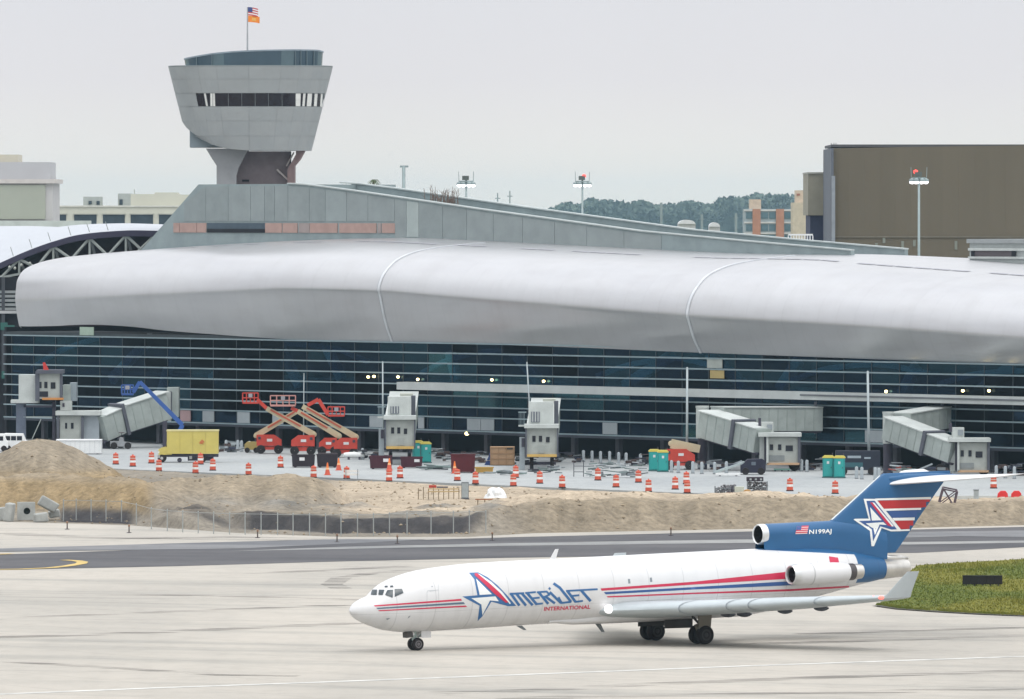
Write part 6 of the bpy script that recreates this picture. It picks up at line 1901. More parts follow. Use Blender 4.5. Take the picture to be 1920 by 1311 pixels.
boom_lift('red boom lift mostly hidden behind its right neighbour', 854, (598, 632, 821, 842), [(636, 818), (558, 771)], [(560, 772), (546, 765)], (507, 554, 742, 762), dY=2, basket_m=M('basket_pink', (.50, .25, .22), .6))
boom_lift('rightmost red boom lift of the cluster, jib bent down to its basket', 857, (626, 670, 821, 842), [(668, 820), (567, 762)], [(577, 760), (597, 749), (615, 778)], (615, 646, 763, 781), dY=-2)
boom_lift('red boom lift with pale boom behind the middle portable toilets', 884, (1249, 1303, 842, 866), [(1258, 832), (1312, 842)], [], None, bw=.95, flip=True, dY=6)
boom_lift('blue boom lift reaching up in front of the long jet bridge', 858, (318, 352, 838, 850), [(322, 842), (342, 797), (262, 716)], [(262, 716), (250, 736)], (228, 250, 722, 741), bw=.55, body=LBLUE, boomc=LBLUE, jibc=LBLUE, dY=6)

# ---- yellow box truck
g = G(352, 867); Y = g.y
r = thing('box_truck', 'yellow box truck parked on the pavement facing left', 'truck', (g.x, Y, 0), 0)
TY_ = M('truck_yellow', (0.55, 0.46, 0.12), 0.5, var=.07)
bx = wb(prect_w(313, 409, 808, 851, Y - 1.1, 2.3), 'cargo_box', TY_, r)
wb(prect_w(312, 410, 806.5, 809, Y - 1.15, 2.4), 'box_roof_rail', M('truck_yellow_pale', (.58, .52, .25), .5), r, parent=bx)
for x in (337, 361, 385):
    wb(prect_w(x, x + .8, 810, 850, Y - 1.13, .03), 'box_seam', M('truck_seam', (.46, .38, .10), .5), r, parent=bx)
wb(MB().prism([(374, 829), (379, 824), (384, 829), (379, 831), (383, 833), (374, 832)], lambda x, y: at(x, y, Y - 1.14), lambda x, y: at(x, y, Y - 1.12)), 'printed_logo', M('logo_red', (.50, .16, .05), .6), r, parent=bx)
wb(MB().prism([(297, 853), (297, 843), (303, 839), (311, 837.5), (314, 820), (322, 812), (322, 853)], lambda x, y: at(x, y, Y - 1.0), lambda x, y: at(x, y, Y + 1.0)), 'driver_cab', TY_, r)
wb(MB().prism([(311.4, 838), (314.2, 821), (316, 821), (316, 838)], lambda x, y: at(x, y, Y - 1.03), lambda x, y: at(x, y, Y + 1.03)), 'side_window', WIN, r)
wb(prect_w(297, 409, 852, 857, Y - .8, 1.6), 'frame_rail', BRS, r)
wb(prect_w(295.5, 300, 853, 859, Y - 1.05, 2.1), 'front_bumper', M('bumper_grey', (.35, .35, .33), .5), r)
wb(MB().prism([(296.6, 846), (299, 846), (299, 850), (296.6, 850)], lambda x, y: at(x, y, Y - 1.02), lambda x, y: at(x, y, Y - .9)), 'headlight', M('headlight_glass', (.7, .7, .6), .2, var=0), r)
for x, yy in ((304, -.85), (304, .85), (380, -.85), (380, .85), (337, -.6)):
    c = at(x, 860, Y); rr = .46 if x != 337 else .25
    wo = wb(MB().lathe([(rr * .5, -.16), (rr * .9, -.16), (rr, -.06), (rr, .06), (rr * .9, .16), (rr * .5, .16)], (c.x, Y + yy, rr + .01), n=18, axis='y'), 'wheel' if rr > .3 else 'fuel_tank', TYRE if rr > .3 else BRS, r, smooth=40)
    if rr > .3: wb(MB().lathe([(rr * .5, -.15), (rr * .2, -.17), (.02, -.17)], (c.x, Y + yy, rr + .01), n=12, axis='y'), 'hub', M('truck_hub', (.42, .42, .40), .5), r, parent=wo)
wb(prect_w(352, 400, 856, 864, Y - .55, 1.0), 'underbody_box', BRS, r)
wb(prect_w(355, 360, 855, 861, Y - .9, .4), 'side_step', M('bumper_grey', (.35, .35, .33), .5), r)

# ---- portable toilets
TEAL = M('toilet_teal', (0.02, 0.27, 0.26), 0.5, var=.06)
TEAL2 = M('toilet_teal_door', (0.025, 0.32, 0.30), 0.5, var=.05)
TROOF = M('toilet_yellow_roof', (0.62, 0.52, 0.10), 0.5, var=.05)
def toilet_proto():
    r = thing('portable_toilet', 'x', 'toilet', (0, 0, 0), 0, 'portable toilets on the pavement')
    MB().box(-.56, .56, -.58, .58, .12, 2.05).build('cabin', TEAL, r, bevel=.04)
    MB().box(-.62, .62, -.64, .64, 0, .12).build('skid_base', M('toilet_base', (.05, .12, .12), .7), r)
    d = MB().box(-.42, .42, -.62, -.585, .2, 1.98).build('door', TEAL2, r)
    MB().box(-.12, .12, -.64, -.622, 1.45, 1.72).build('door_sign', LWHITE, d)
    MB().box(.30, .36, -.66, -.622, 1.0, 1.15).build('door_handle', BRS, d)
    mb = MB()
    pr_ = [(-.60, 2.05), (-.60, 2.14), (-.42, 2.30), (.42, 2.30), (.60, 2.14), (.60, 2.05)]
    mb.prism(pr_, lambda x, z: Vector((x, -.62, z)), lambda x, z: Vector((x, .62, z)))
    mb.build('roof', TROOF, r)
    for z in (1.85, 1.72):
        for sx in (-1, 1):
            MB().box(sx * .562 - .01, sx * .562 + .01, -.3, .3, z - .03, z + .03).build('side_vent', BRS, r)
    MB().cyl((.4, .4, 2.2), (.4, .4, 2.55), .05, n=8).build('vent_pipe', BRS, r)
    return r
tp = toilet_proto()
spots = [((798, 868), .12, 'teal portable toilet with yellow roof, front one by the end-on bridge'),
         ((783, 866), .12, 'teal portable toilet partly behind its twin by the end-on bridge'),
         ((1243, 885), .0, 'teal portable toilet with pale roof in front of the red lift'),
         ((1227, 884), .0, 'narrowly seen teal portable toilet left of its twin, before red lift'),
         ((1553, 896), -.08, 'left one of the two teal toilets left of the aircraft fin'),
         ((1574, 896.5), -.08, 'right one of the two teal toilets left of the aircraft fin')]
for k, ((x, y), rz, lab) in enumerate(spots):
    o = tp if k == 0 else copy_tree(tp)
    p = G(x, y); o.location = (p.x, p.y + (1.3 if k in (1, 3) else 0), 0); o.rotation_euler = (0, 0, rz); o['label'] = lab

# ---- traffic drums
DOR = M('drum_orange', (0.56, 0.09, 0.045), 0.55, var=.08)
DWH = M('drum_white', (0.76, 0.74, 0.70), 0.55, var=.05)
def drum_proto():
    r = thing('traffic_drum', 'x', 'drum', (0, 0, 0), 0, 'orange and white drums along the pavement')
    MB().lathe([(.30, .10), (.295, .40)], n=16).build('lower_body', DOR, r, smooth=40)
    MB().lathe([(.292, .405), (.285, .62)], n=16).build('reflective_band', DWH, r, smooth=40)
    MB().lathe([(.282, .625), (.277, .78)], n=16).build('middle_body', DOR, r, smooth=40)
    MB().lathe([(.274, .785), (.272, .87)], n=16).build('reflective_band', M('drum_pale_band', (.62, .40, .33), .55), r, smooth=40)
    MB().lathe([(.27, .875), (.26, 1.06), (.16, 1.1)], n=16).build('upper_body', DOR, r, smooth=40)
    MB().box(-.08, .08, -.03, .03, 1.1, 1.2).build('handle', DOR, r)
    MB().lathe([(.345, 0), (.345, .06), (.31, .10)], n=16).build('rubber_base', TYRE, r, smooth=40)
    return r
dp = drum_proto()
drums = [(217, 871), (249, 875), (284, 869), (298, 884), (366.5, 888), (376, 871), (399, 882.5), (466, 891), (526, 877), (588, 896), (650, 898),
         (729.6, 903), (750, 897), (857.5, 902), (891.5, 908), (967, 896), (962.5, 912), (1012, 907), (1054, 915), (1121, 901), (1155, 914), (1197, 905), (1216, 922.5), (1266, 918),
         (1287, 908), (1288.5, 925), (1481, 921), (1566, 926), (1863, 916)]
drums.sort()
for k, (x, y) in enumerate(drums):
    o = dp if k == 0 else copy_tree(dp)
    p = G(x, y)
    o.location = (p.x, p.y, 0.004)
    sc_ = 1.08; o.scale = (sc_, sc_, sc_)
    o.rotation_euler = (0, 0, random.uniform(0, 6.28))
    o['label'] = ORD[k] + ' orange and white striped drum from the left along the pavement'
# ---- traffic cones
def cone_proto():
    r = thing('traffic_cone', 'x', 'cone', (0, 0, 0), 0, 'orange cones between the drums')
    MB().lathe([(.26, .05), (.17, .5)], n=14).build('lower_body', DOR, r, smooth=40)
    MB().lathe([(.165, .502), (.13, .66)], n=14).build('reflective_band', M('cone_band', (.80, .45, .22), .5), r, smooth=40)
    MB().lathe([(.128, .662), (.05, 1.12)], n=14).build('upper_body', M('cone_orange', (.78, .18, .03), .5), r, smooth=40)
    MB().box(-.34, .34, -.34, .34, 0, .05).build('base', DOR, r)
    return r
cp = cone_proto()
for k, (x, y, lab) in enumerate([(614, 891, 'orange cone in front of the left dark skip'), (635, 882, 'orange cone at the right corner of the dark skips'),
                                 (730, 882, 'orange cone behind a drum by the maroon skip'), (852.5, 888, 'orange cone beside the big dark red container'), (1283, 926, 'small cone next to the drum pair at right')]):
    if k == 4: continue
    o = cp if k == 0 else copy_tree(cp)
    p = G(x, y); o.location = (p.x, p.y, .004); o['label'] = lab; o.scale = (1.1, 1.1, 1.15)

# ---- skips, containers, crate
MAROON = M('skip_maroon', (0.065, 0.012, 0.022), 0.6, var=.2)
DKBROWN = M('skip_dark', (0.022, 0.014, 0.020), 0.6, var=.25)
def skip(label, x0, x1, y0, yg, m, depth=1.8, lid=None, decalx=None):
    g = G((x0 + x1) / 2, yg); Y = g.y
    r = thing('skip', label, 'skip', (g.x, Y, 0), 0, 'skips and containers on the pavement')
    w = (x1 - x0) * mpp(Y) / 2; h = (yg - y0) * mpp(Y)
    mb = MB()
    t = .06
    mb.prism([(-w * .94, .1), (w * .94, .1), (w, h), (-w, h)], lambda x, z: Vector((x, 0, z)), lambda x, z: Vector((x, t, z)))
    mb.prism([(-w * .94, .1), (w * .94, .1), (w, h), (-w, h)], lambda x, z: Vector((x, depth - t, z)), lambda x, z: Vector((x, depth, z)))
    for sg in (-1, 1):
        mb.add([(sg * w * .94, t, .1), (sg * w, t, h), (sg * w, depth - t, h), (sg * w * .94, depth - t, .1), (sg * (w * .94 - t), t, .1), (sg * (w - t), t, h), (sg * (w - t), depth - t, h), (sg * (w * .94 - t), depth - t, .1)],
               [(0, 1, 2, 3), (7, 6, 5, 4), (0, 4, 5, 1), (1, 5, 6, 2), (2, 6, 7, 3), (3, 7, 4, 0)])
    mb.box(-w * .93, w * .93, t, depth - t, .1, .2)
    b_ = mb.build('tub', m, r)
    MB().box(-w - .05, w + .05, -.05, .0, h - .12, h + .02).build('rim', m, r)
    for k in range(5):
        xx = -w * .85 + w * 1.7 * k / 4
        MB().box(xx - .05, xx + .05, -.08, -.005, .15, h - .14).build('rib', m, r)
    for sx in (-.7, .7):
        MB().box(w * sx - .12, w * sx + .12, .1, depth - .1, 0, .1).build('skid', BRS, r)
    if decalx is not None:
        MB().box(w * decalx - .28, w * decalx + .28, -.12, -.085, h * .55, h * .8).build('sign_plate', LWHITE, r)
    if lid: MB().box(-w * .9, w * .9, .1, depth - .1, h * .7, h + lid).build('load', M('load_junk', (.05, .035, .04), .9, var=.5, scale=2), r)
    return r
skip('dark skip with pale round plate in front of the lifts', 547, 590, 853, 877, DKBROWN, decalx=-.1)
skip('dark maroon skip right next to the skip with the plate', 594, 633, 852, 877, DKBROWN, lid=.1)
skip('maroon skip with white plate left of the end-on jet bridge', 693, 735, 855, 880, MAROON, decalx=.45)
skip('dark maroon skip with white plate below the first teal toilet', 751, 792, 857, 878, MAROON, decalx=.5)
skip('large dark red container left of the plywood crate', 845, 891, 852, 887, M('container_red', (.09, .008, .012), .6, var=.15), depth=2.4, lid=.05)
skip('low ochre tray in front of the plywood crate', 891, 925, 876, 888, M('tray_ochre', (.42, .26, .06), .6, var=.15), depth=1.2)
# plywood crate
g = G(942, 873); Y = g.y
r = thing('plywood_crate', 'tall plywood crate standing between container and jet bridge', 'crate', (g.x, Y, 0), 0)
PLY = M('plywood', (.36, .23, .13), .75, var=.12, scale=1.2)
w = 23 * mpp(Y); h = 35 * mpp(Y)
MB().box(-w, w, 0, 2.0, .08, h).build('box', PLY, r)
for k in range(4):
    zz = .1 + (h - .2) * k / 3
    MB().box(-w, w, -.05, -.002, zz - .05, zz + .05).build('batten', M('batten', (.30, .185, .10), .75), r)
for sx in (-1, -.33, .33, 1):
    MB().box(sx * (w - .06) - .05, sx * (w - .06) + .05, -.09, -.052, .1, h).build('post_batten', M('batten', (.30, .185, .10), .75), r)
MB().box(-w * .8, w * .8, .1, 1.9, 0, .08).build('pallet_base', M('batten', (.30, .185, .10), .75), r)
MB().box(w * .25, w * .85, -.06, -.051, h * .86, h * .95).build('stencil_mark', M('stencil_black', (.05, .04, .03), .8), r)
g = G(916, 872)
r = thing('tarp_bundle', 'blue tarpaulin bundle leaning on the plywood crate', 'tarpaulin', (g.x, g.y - .5, 0))
MB().prism([(-.45, 0), (.5, 0), (.5, 1.5), (.25, 1.7), (.0, .9)], lambda x, z: Vector((x, 0, z)), lambda x, z: Vector((x, .8, z))).build('tarp', M('tarp_blue', (.03, .07, .22), .6, var=.2), r)
MB().cyl((-.46, -.02, .45), (.52, -.02, .55), .03, n=6).build('rope', M('rope_pale', (.4, .4, .36), .8), r)

# ---- low yellow machine, white boat-like tank, white container, vans, tug
g = G(472, 849)
r = thing('compressor', 'low ochre yellow compressor left of the lift cluster', 'compressor', (g.x, g.y, 0))
OC = M('machine_ochre', (.36, .28, .09), .6, var=.15)
MB().prism([(-.8, .35), (.9, .35), (.9, 1.0), (.5, 1.25), (-.5, 1.25), (-.8, 1.0)], lambda x, z: Vector((x, -.6, z)), lambda x, z: Vector((x, .6, z))).build('housing', OC, r)
for sx in (-.5, .5): MB().lathe([(.1, -.12), (.3, -.12), (.3, .12), (.1, .12)], (sx, -.62, .31), n=14, axis='y').build('wheel', TYRE, r)
MB().cyl((-.8, 0, .5), (-1.5, 0, .35), .04, n=6).build('tow_bar', BRS, r)
MB().cyl((.4, 0, 1.2), (.4, 0, 1.6), .06, n=8).build('exhaust', BRS, r)
g = G(664, 862)
r = thing('white_tank', 'low white rounded tank on the pavement right of the lifts', 'tank', (g.x, g.y, 0))
rings = []
for i in range(9):
    f_ = i / 8; rad = .36 * math.sin(math.pi * (.12 + .76 * f_)) ** .4
    rings.append([Vector((-1.15 + 2.3 * f_, rad * math.cos(2 * math.pi * k / 14), .5 + rad * math.sin(2 * math.pi * k / 14))) for k in range(14)])
MB().loft(rings).build('tank_shell', WHITE, r, smooth=50)
for sx in (-.6, .6): MB().box(sx - .12, sx + .12, -.3, .3, 0, .3).build('cradle', BRS, r)
MB().cyl((0, 0, .8), (0, 0, .95), .12, n=10).build('filler_cap', BR, r)
# white container behind the left mound
a = G(150, 852)
r = thing('site_container', 'white site container behind the big sand heap', 'container', (a.x, a.y, 0))
w = 40 * mpp(a.y)
MB().box(-w, w, 0, 2.4, .1, 1.55).build('body', WHITE, r)
for k in range(9):
    xx = -w + .2 + (2 * w - .4) * k / 8
    MB().box(xx - .05, xx + .05, -.04, -.001, .15, 1.5).build('rib', M('white_rib', (.66, .67, .67), .5), r)
MB().box(-w - .3, w + .02, -.1, 2.5, 1.55, 1.66).build('roof', M('white_roof', (.78, .78, .78), .5), r)
for sx in (-.8, .8): MB().box(w * sx - .1, w * sx + .1, .2, 2.2, 0, .1).build('skid', BRS, r)
def van(label, px, yg, wpx, m=WHITE):
    g = G(px, yg)
    r = thing('van', label, 'van', (g.x, g.y, 0), 0, 'white vans at the left edge')
    L_ = wpx * mpp(g.y) / 2
    pf = [(-L_, .4), (L_, .4), (L_, 1.1), (L_ * .82, 1.3), (L_ * .62, 2.0), (-L_ * .96, 2.05), (-L_, 1.9)]
    b_ = MB().prism(pf, lambda x, z: Vector((x, -.95, z)), lambda x, z: Vector((x, .95, z))).build('body', m, r, bevel=.06)
    for x0, x1 in ((-.85, -.45), (-.38, .05), (.12, .55)):
        MB().box(L_ * x0, L_ * x1, -.975, -.955, 1.25, 1.75).build('side_window', WIN, r)
    for sx in (-.62, .62):
        wo = MB().lathe([(.15, -.1), (.33, -.1), (.35, 0), (.33, .1), (.15, .1)], (L_ * sx, -.88, .35), n=16, axis='y').build('wheel', TYRE, r, smooth=40)
    MB().box(L_ - .02, L_ + .06, -.9, .9, .4, .62).build('bumper', BRS, r)
    MB().box(L_ - .01, L_ + .03, -.85, -.6, .8, .95).build('headlight', M('headlight_glass', (.7, .7, .6), .2, var=0), r)
    return r
van('white van behind the sand heap at the left edge', 30, 846, 44)
van('white van cut by the left picture edge', -4, 846.5, 40)
g = G(228, 842)
r = thing('baggage_tug', 'small grey tug with dark tyre left of the yellow truck', 'tug', (g.x, g.y, 0))
MB().prism([(-1.3, .3), (1.1, .3), (1.1, .75), (.3, .85), (.2, 1.35), (-.2, 1.35), (-.3, .9), (-1.3, .9)], lambda x, z: Vector((x, -.6, z)), lambda x, z: Vector((x, .6, z))).build('body', M('tug_grey', (.28, .29, .30), .6, var=.2), r)
for sx in (-.85, .75): MB().lathe([(.15, -.1), (.38, -.1), (.4, 0), (.38, .1), (.15, .1)], (sx, -.62, .4), n=16, axis='y').build('wheel', TYRE, r, smooth=40)
MB().cyl((.0, 0, 1.3), (.0, 0, 1.9), .03, n=6).build('mast', BRS, r); MB().box(-.3, .35, -.4, .4, 1.85, 1.92).build('canopy', M('tug_canopy', (.12, .08, .09), .6), r)

# ---- apron poles in front of the facade
POLEM = M('galvanised_pole', (.36, .41, .42), .5, metal=.3, var=.08)
for k, (x0, y0, x1, yg, rad, lab) in enumerate([
        (717.5, 680, 718, 862, .10, 'slim grey pole beside the left end-on jet bridge'),
        (988, 681, 999, 871, .10, 'leaning slim pole beside the right end-on jet bridge'),
        (1288.5, 691, 1288, 880, .15, 'grey pole behind the middle portable toilets'),
        (1627, 698, 1630, 889, .16, 'grey pole left of the far right jet bridge'),
        (570, 702, 569, 846, .07, 'thin grey pole behind the lift cluster')]):
    g = G(x1, yg)
    if k == 1: g = G(x1, 862)
    r = thing('apron_pole', lab, 'pole', (g.x, g.y, 0), 0, 'slim poles in front of the facade')
    tp_ = at(x0, y0, g.y)
    MB().cyl((0, 0, 0), (tp_.x - g.x, 0, tp_.z), rad, rad * .75, n=10).build('shaft', POLEM, r, smooth=True)
    MB().lathe([(rad * 2.2, 0), (rad * 2.2, .08), (rad * 1.2, .12)], n=12).build('base_plate', POLEM, r)
    MB().lathe([(rad * .8, 0), (rad * .9, .06), (.01, .16)], (tp_.x - g.x, 0, tp_.z), n=8).build('cap', POLEM, r)

# ---- bollards
BOL = M('bollard_grey', (.34, .38, .40), .6, var=.1)
bol = [(424, 846), (446, 846), (453, 847), (468, 848), (1094, 866), (1110, 867), (1126, 868), (1143, 868), (1160, 870), (1174, 871), (1201, 873), (1259, 886), (1272, 887), (1299, 888), (1316, 889),
       (1503, 884), (1513, 885), (1606, 898), (1616, 899), (1641, 900), (1648, 901), (1868, 896), (1885, 897), (1902, 898), (680, 862), (1362, 888), (1340, 889)]
bol.sort()
bme = MB().lathe([(.17, 0), (.17, 1.15), (.13, 1.24), (.02, 1.28)], n=14).mesh('bollard_post', BOL, 40)
bsl = MB().lathe([(.20, .0), (.20, .10), (.175, .12)], n=14).mesh('bollard_foot', M('bollard_foot', (.20, .21, .22), .8), 40)
for k, (x, y) in enumerate(bol):
    g = G(x, y)
    r = thing('bollard', ORD[k] + ' grey steel bollard from the left below the facade', 'bollard', (g.x, g.y, 0), 0, 'steel bollards below the facade')
    inst('post', bme, r); inst('foot', bsl, r)

# ---- building materials and junk on the pavement
def bundle(name, label, cat, px, yg, items, m):
    g = G(px, yg)
    r = thing(name, label, cat, (g.x, g.y, 0))
    rr = random.Random(px)
    for nm, n_, w, h, l, zmax in items:
        for q in range(n_):
            x = rr.uniform(-w, w); z = rr.uniform(.1, zmax); yy = rr.uniform(-.6, .6)
            a = rr.uniform(-.35, .35); bz = rr.uniform(-.12, .12)
            d = Vector((math.cos(a), math.sin(a), bz)) * l * rr.uniform(.5, 1) / 2
            c = Vector((x, yy, z + abs(d.z)))
            mm = m[rr.randrange(len(m))]
            if nm == 'pipe': MB().cyl(c - d, c + d, h, n=8).build(nm, mm, r)
            else: MB().beam(c - d, c + d, h * 2, h).build(nm, mm, r)
    return r
JG = [M('junk_grey', (.17, .19, .20), .7, var=.2), M('junk_pale', (.34, .38, .39), .7, var=.2), M('junk_dark', (.04, .04, .05), .7, var=.2), M('junk_green', (.15, .20, .19), .7, var=.2)]
bundle('pipe_heap', 'heap of grey pipes and planks below the first teal toilet', 'pipes', 815, 882, [('pipe', 12, 1.6, .07, 2.4, .5), ('plank', 8, 1.6, .07, 1.8, .5)], JG)
bundle('scaffold_heap', 'tangled heap of dark scaffold parts left of the middle toilets', 'scaffold', 1152, 896, [('pipe', 30, 3.0, .05, 1.5, 1.5), ('plank', 18, 2.8, .09, 1.0, 1.3), ('crate', 5, 2.4, .3, .8, .5)], JG)
bundle('scrap_heap', 'grey scrap heap right of the ochre tray', 'scrap', 948, 891, [('plank', 16, 1.8, .12, 1.5, .45), ('pipe', 5, 1.8, .06, 2, .5)], [JG[1], JG[0], JG[3]])
bundle('rack_heap', 'rack of grey props in front of the right end-on bridge', 'props', 1026, 889, [('pipe', 14, 1.5, .05, 1.6, .9), ('plank', 8, 1.6, .1, 1, .5)], JG)
bundle('pipe_heap', 'small heap of props beside the maroon skip and toilet', 'pipes', 820, 862, [('pipe', 10, .7, .06, 1.3, 1.3), ('plank', 6, .7, .1, .8, 1.2)], [JG[1], JG[0], JG[2]])
bundle('duct_heap', 'pale ducts stacked right of the yellow truck', 'ducts', 430, 845, [('duct', 7, .8, .22, 1.4, .9)], [JG[1], JG[0]])
bundle('crate_heap', 'crates and props under the far right jet bridge', 'crates', 1712, 896, [('crate', 10, 2.2, .25, .9, 1.1), ('pipe', 8, 2.4, .07, 1.6, 1.2)], JG + [M('junk_red', (.25, .05, .04), .7)])
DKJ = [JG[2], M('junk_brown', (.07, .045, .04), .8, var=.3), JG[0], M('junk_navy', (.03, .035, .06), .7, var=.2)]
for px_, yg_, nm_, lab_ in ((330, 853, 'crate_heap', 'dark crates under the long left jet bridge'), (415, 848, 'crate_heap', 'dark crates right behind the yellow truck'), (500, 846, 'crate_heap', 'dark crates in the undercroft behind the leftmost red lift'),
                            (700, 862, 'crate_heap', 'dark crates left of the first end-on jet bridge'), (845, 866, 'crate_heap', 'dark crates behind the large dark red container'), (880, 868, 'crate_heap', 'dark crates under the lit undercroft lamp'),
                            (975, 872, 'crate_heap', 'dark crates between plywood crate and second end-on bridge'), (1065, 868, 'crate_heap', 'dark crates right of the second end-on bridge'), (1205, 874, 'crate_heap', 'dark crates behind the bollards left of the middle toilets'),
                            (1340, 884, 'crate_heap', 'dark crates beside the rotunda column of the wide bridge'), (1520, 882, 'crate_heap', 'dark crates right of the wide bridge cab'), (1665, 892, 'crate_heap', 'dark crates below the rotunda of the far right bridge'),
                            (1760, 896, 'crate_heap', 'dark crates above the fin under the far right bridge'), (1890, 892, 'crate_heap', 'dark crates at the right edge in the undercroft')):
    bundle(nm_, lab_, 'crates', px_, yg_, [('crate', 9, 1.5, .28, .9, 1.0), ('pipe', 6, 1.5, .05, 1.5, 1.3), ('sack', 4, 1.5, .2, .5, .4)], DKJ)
g = G(1085, 894)
r = thing('scaffold_ladder', 'upright steel frame beside the scaffold heap', 'frame', (g.x, g.y, 0))
for x in (-.5, .5):
    MB().cyl((x, 0, 0), (x, 0, 1.7), .04, n=6).build('upright', JG[2], r)
for z in (.5, 1.1, 1.65): MB().cyl((-.5, 0, z), (.5, 0, z), .035, n=6).build('rung', JG[2], r)
# dark excavator-like tracked loader under the wide bridge
g = G(1412, 890)
r = thing('tracked_loader', 'dark navy machine with long grey chute under the wide jet bridge', 'machine', (g.x, g.y, 0))
NV = M('machine_navy', (.016, .016, .035), .5, var=.2)
MB().prism([(-1.3, .2), (1.2, .2), (1.3, .6), (1.25, 1.5), (.9, 1.65), (-.6, 1.6), (-1.0, 1.2), (-1.3, 1.0)], lambda x, z: Vector((x, -.9, z)), lambda x, z: Vector((x, .9, z))).build('body', NV, r)
MB().beam((-.9, -.2, 1.3), (-4.0, -.2, .25), .9, .22).build('chute', M('chute_grey', (.36, .42, .42), .6, var=.1), r)
MB().beam((-.7, .1, 1.2), (-2.6, .1, .95), .5, .2).build('arm', NV, r)
MB().box(-.2, .25, -.95, -.905, 1.0, 1.35).build('window', M('machine_window', (.12, .15, .18), .3), r)
for sx in (-.8, .8): MB().lathe([(.12, -.15), (.36, -.15), (.38, 0), (.36, .15), (.12, .15)], (sx, -.95, .38), n=16, axis='y').build('wheel', TYRE, r, smooth=40)
g = G(1366, 893)
r = thing('white_slab', 'long white slab lying left of the navy machine', 'slab', (g.x, g.y, 0))
MB().box(-1.35, 1.2, -.4, .4, .1, .28).build('slab', WHITE, r)
for sx in (-.9, .8): MB().box(sx - .1, sx + .1, -.35, .35, 0, .1).build('bearer', BRS, r)
g = G(1466, 884)
r = thing('green_pallet', 'flat pale green pallet below the wide jet bridge cab', 'pallet', (g.x, g.y, 0))
MB().box(-.85, .85, -.4, .4, .14, .3).build('deck', M('pallet_green', (.17, .33, .27), .6), r)
for sx in (-.7, 0, .7): MB().box(sx - .08, sx + .08, -.35, .35, 0, .14).build('bearer', BRS, r)

# banner-like dark vehicle body with pale lettering strip near the right toilets (unreadable in the photo)
g = G(1610, 893)
r = thing('service_trailer', 'dark trailer with pale strip right of the two right toilets', 'trailer', (g.x, g.y + 4, 0))
MB().box(-2.2, 2.4, 0, 2, .5, 2.5).build('body', M('trailer_dark', (.015, .02, .035), .5, var=.15), r)
MB().box(-1.0, .4, -.03, -.001, 1.75, 2.0).build('pale_strip', M('trailer_strip', (.30, .36, .40), .6), r)
MB().box(.75, 1.4, -.03, -.001, 1.68, 1.86).build('pale_strip', M('trailer_strip', (.30, .36, .40), .6), r)
MB().box(-1.6, .6, -.02, -.001, .8, 1.3).build('teal_panel', M('trailer_teal', (.03, .10, .12), .5), r)
for sx in (-1.4, 1.5): MB().lathe([(.12, -.12), (.38, -.12), (.4, 0), (.38, .12), (.12, .12)], (sx, .1, .4), n=16, axis='y').build('wheel', TYRE, r, smooth=40)

# ---- machines on the pavement edge (ground compactor and two gravel baskets)
def on_ground(px, py): return G(px, py)
g = G(1392, 931)
r = thing('plate_roller', 'small dark red roller with orange drum at the pavement edge', 'roller', (g.x, g.y, -.35))
MB().box(-1.5, .1, -.5, .5, .15, .75).build('frame', M('roller_red', (.10, .012, .012), .6, var=.2), r)
MB().lathe([(.1, -.5), (.5, -.5), (.52, 0), (.5, .5), (.1, .5)], (.45, 0, .52), n=20, axis='y').build('drum', M('roller_orange', (.48, .26, .08), .6, var=.2), r, smooth=40)
MB().box(-.75, .15, -.4, .4, .78, 1.3).build('engine_cover', M('roller_pale', (.50, .53, .45), .6), r)
MB().cyl((-1.0, 0, .7), (-1.0, 0, 1.35), .07, n=8).build('steering_post', BRS, r)
for k, (x, yg, w, h, lab) in enumerate(((1360, 926, 1.0, 1.05, 'grey gravel filled basket left of the small roller'), (1420, 929, .95, 1.45, 'grey gravel filled basket with dark crate on top'))):
    g = G(x, yg)
    r = thing('gravel_basket', lab, 'basket', (g.x, g.y, -.1), 0, 'gravel baskets at the pavement edge')
    GR = M('gravel', (.20, .195, .20), .95, var=.4, scale=5)
    rr = random.Random(k)
    mb = MB()
    for q in range(240):
        c = Vector((rr.uniform(-w, w), rr.uniform(-.5, .5), rr.uniform(.08, h - .1)))
        if k == 0 and c.z > h * (.55 + .45 * (c.x + w) / w): continue
        s = rr.uniform(.09, .17)
        P = [c + Vector((rr.uniform(.6, 1) * s * a, rr.uniform(.6, 1) * s * b_, rr.uniform(.6, 1) * s * d)) for a, b_, d in ((1, 0, 0), (-1, 0, 0), (0, 1, 0), (0, -1, 0), (0, 0, 1), (0, 0, -1))]
        mb.add(P, [(0, 2, 4), (2, 1, 4), (1, 3, 4), (3, 0, 4), (2, 0, 5), (1, 2, 5), (3, 1, 5), (0, 3, 5)])
    so_ = mb.build('stones', GR, r); so_['kind'] = 'stuff'
    for sx in (-1, 1):
        for sy in (-.52, .52):
            MB().box(sx * w - .04, sx * w + .04, sy - .04, sy + .04, 0, h if k else h * .8).build('corner_post', JG[0], r)
    for z in (.06, h * .6): 
        for sy in (-.54, .54): MB().box(-w, w, sy - .03, sy + .03, z - .03, z + .03).build('rail', JG[0], r)
    if k == 1:
        MB().box(-w * 1.1, w * .6, -.5, .5, h + .02, h + .42).build('top_crate', M('crate_dark', (.03, .02, .03), .7), r)
        for q in range(3): MB().box(-w * .8 + .5 * q, -w * .8 + .5 * q + .2, -.53, -.505, h + .12, h + .3).build('crate_slot', JG[1], r)

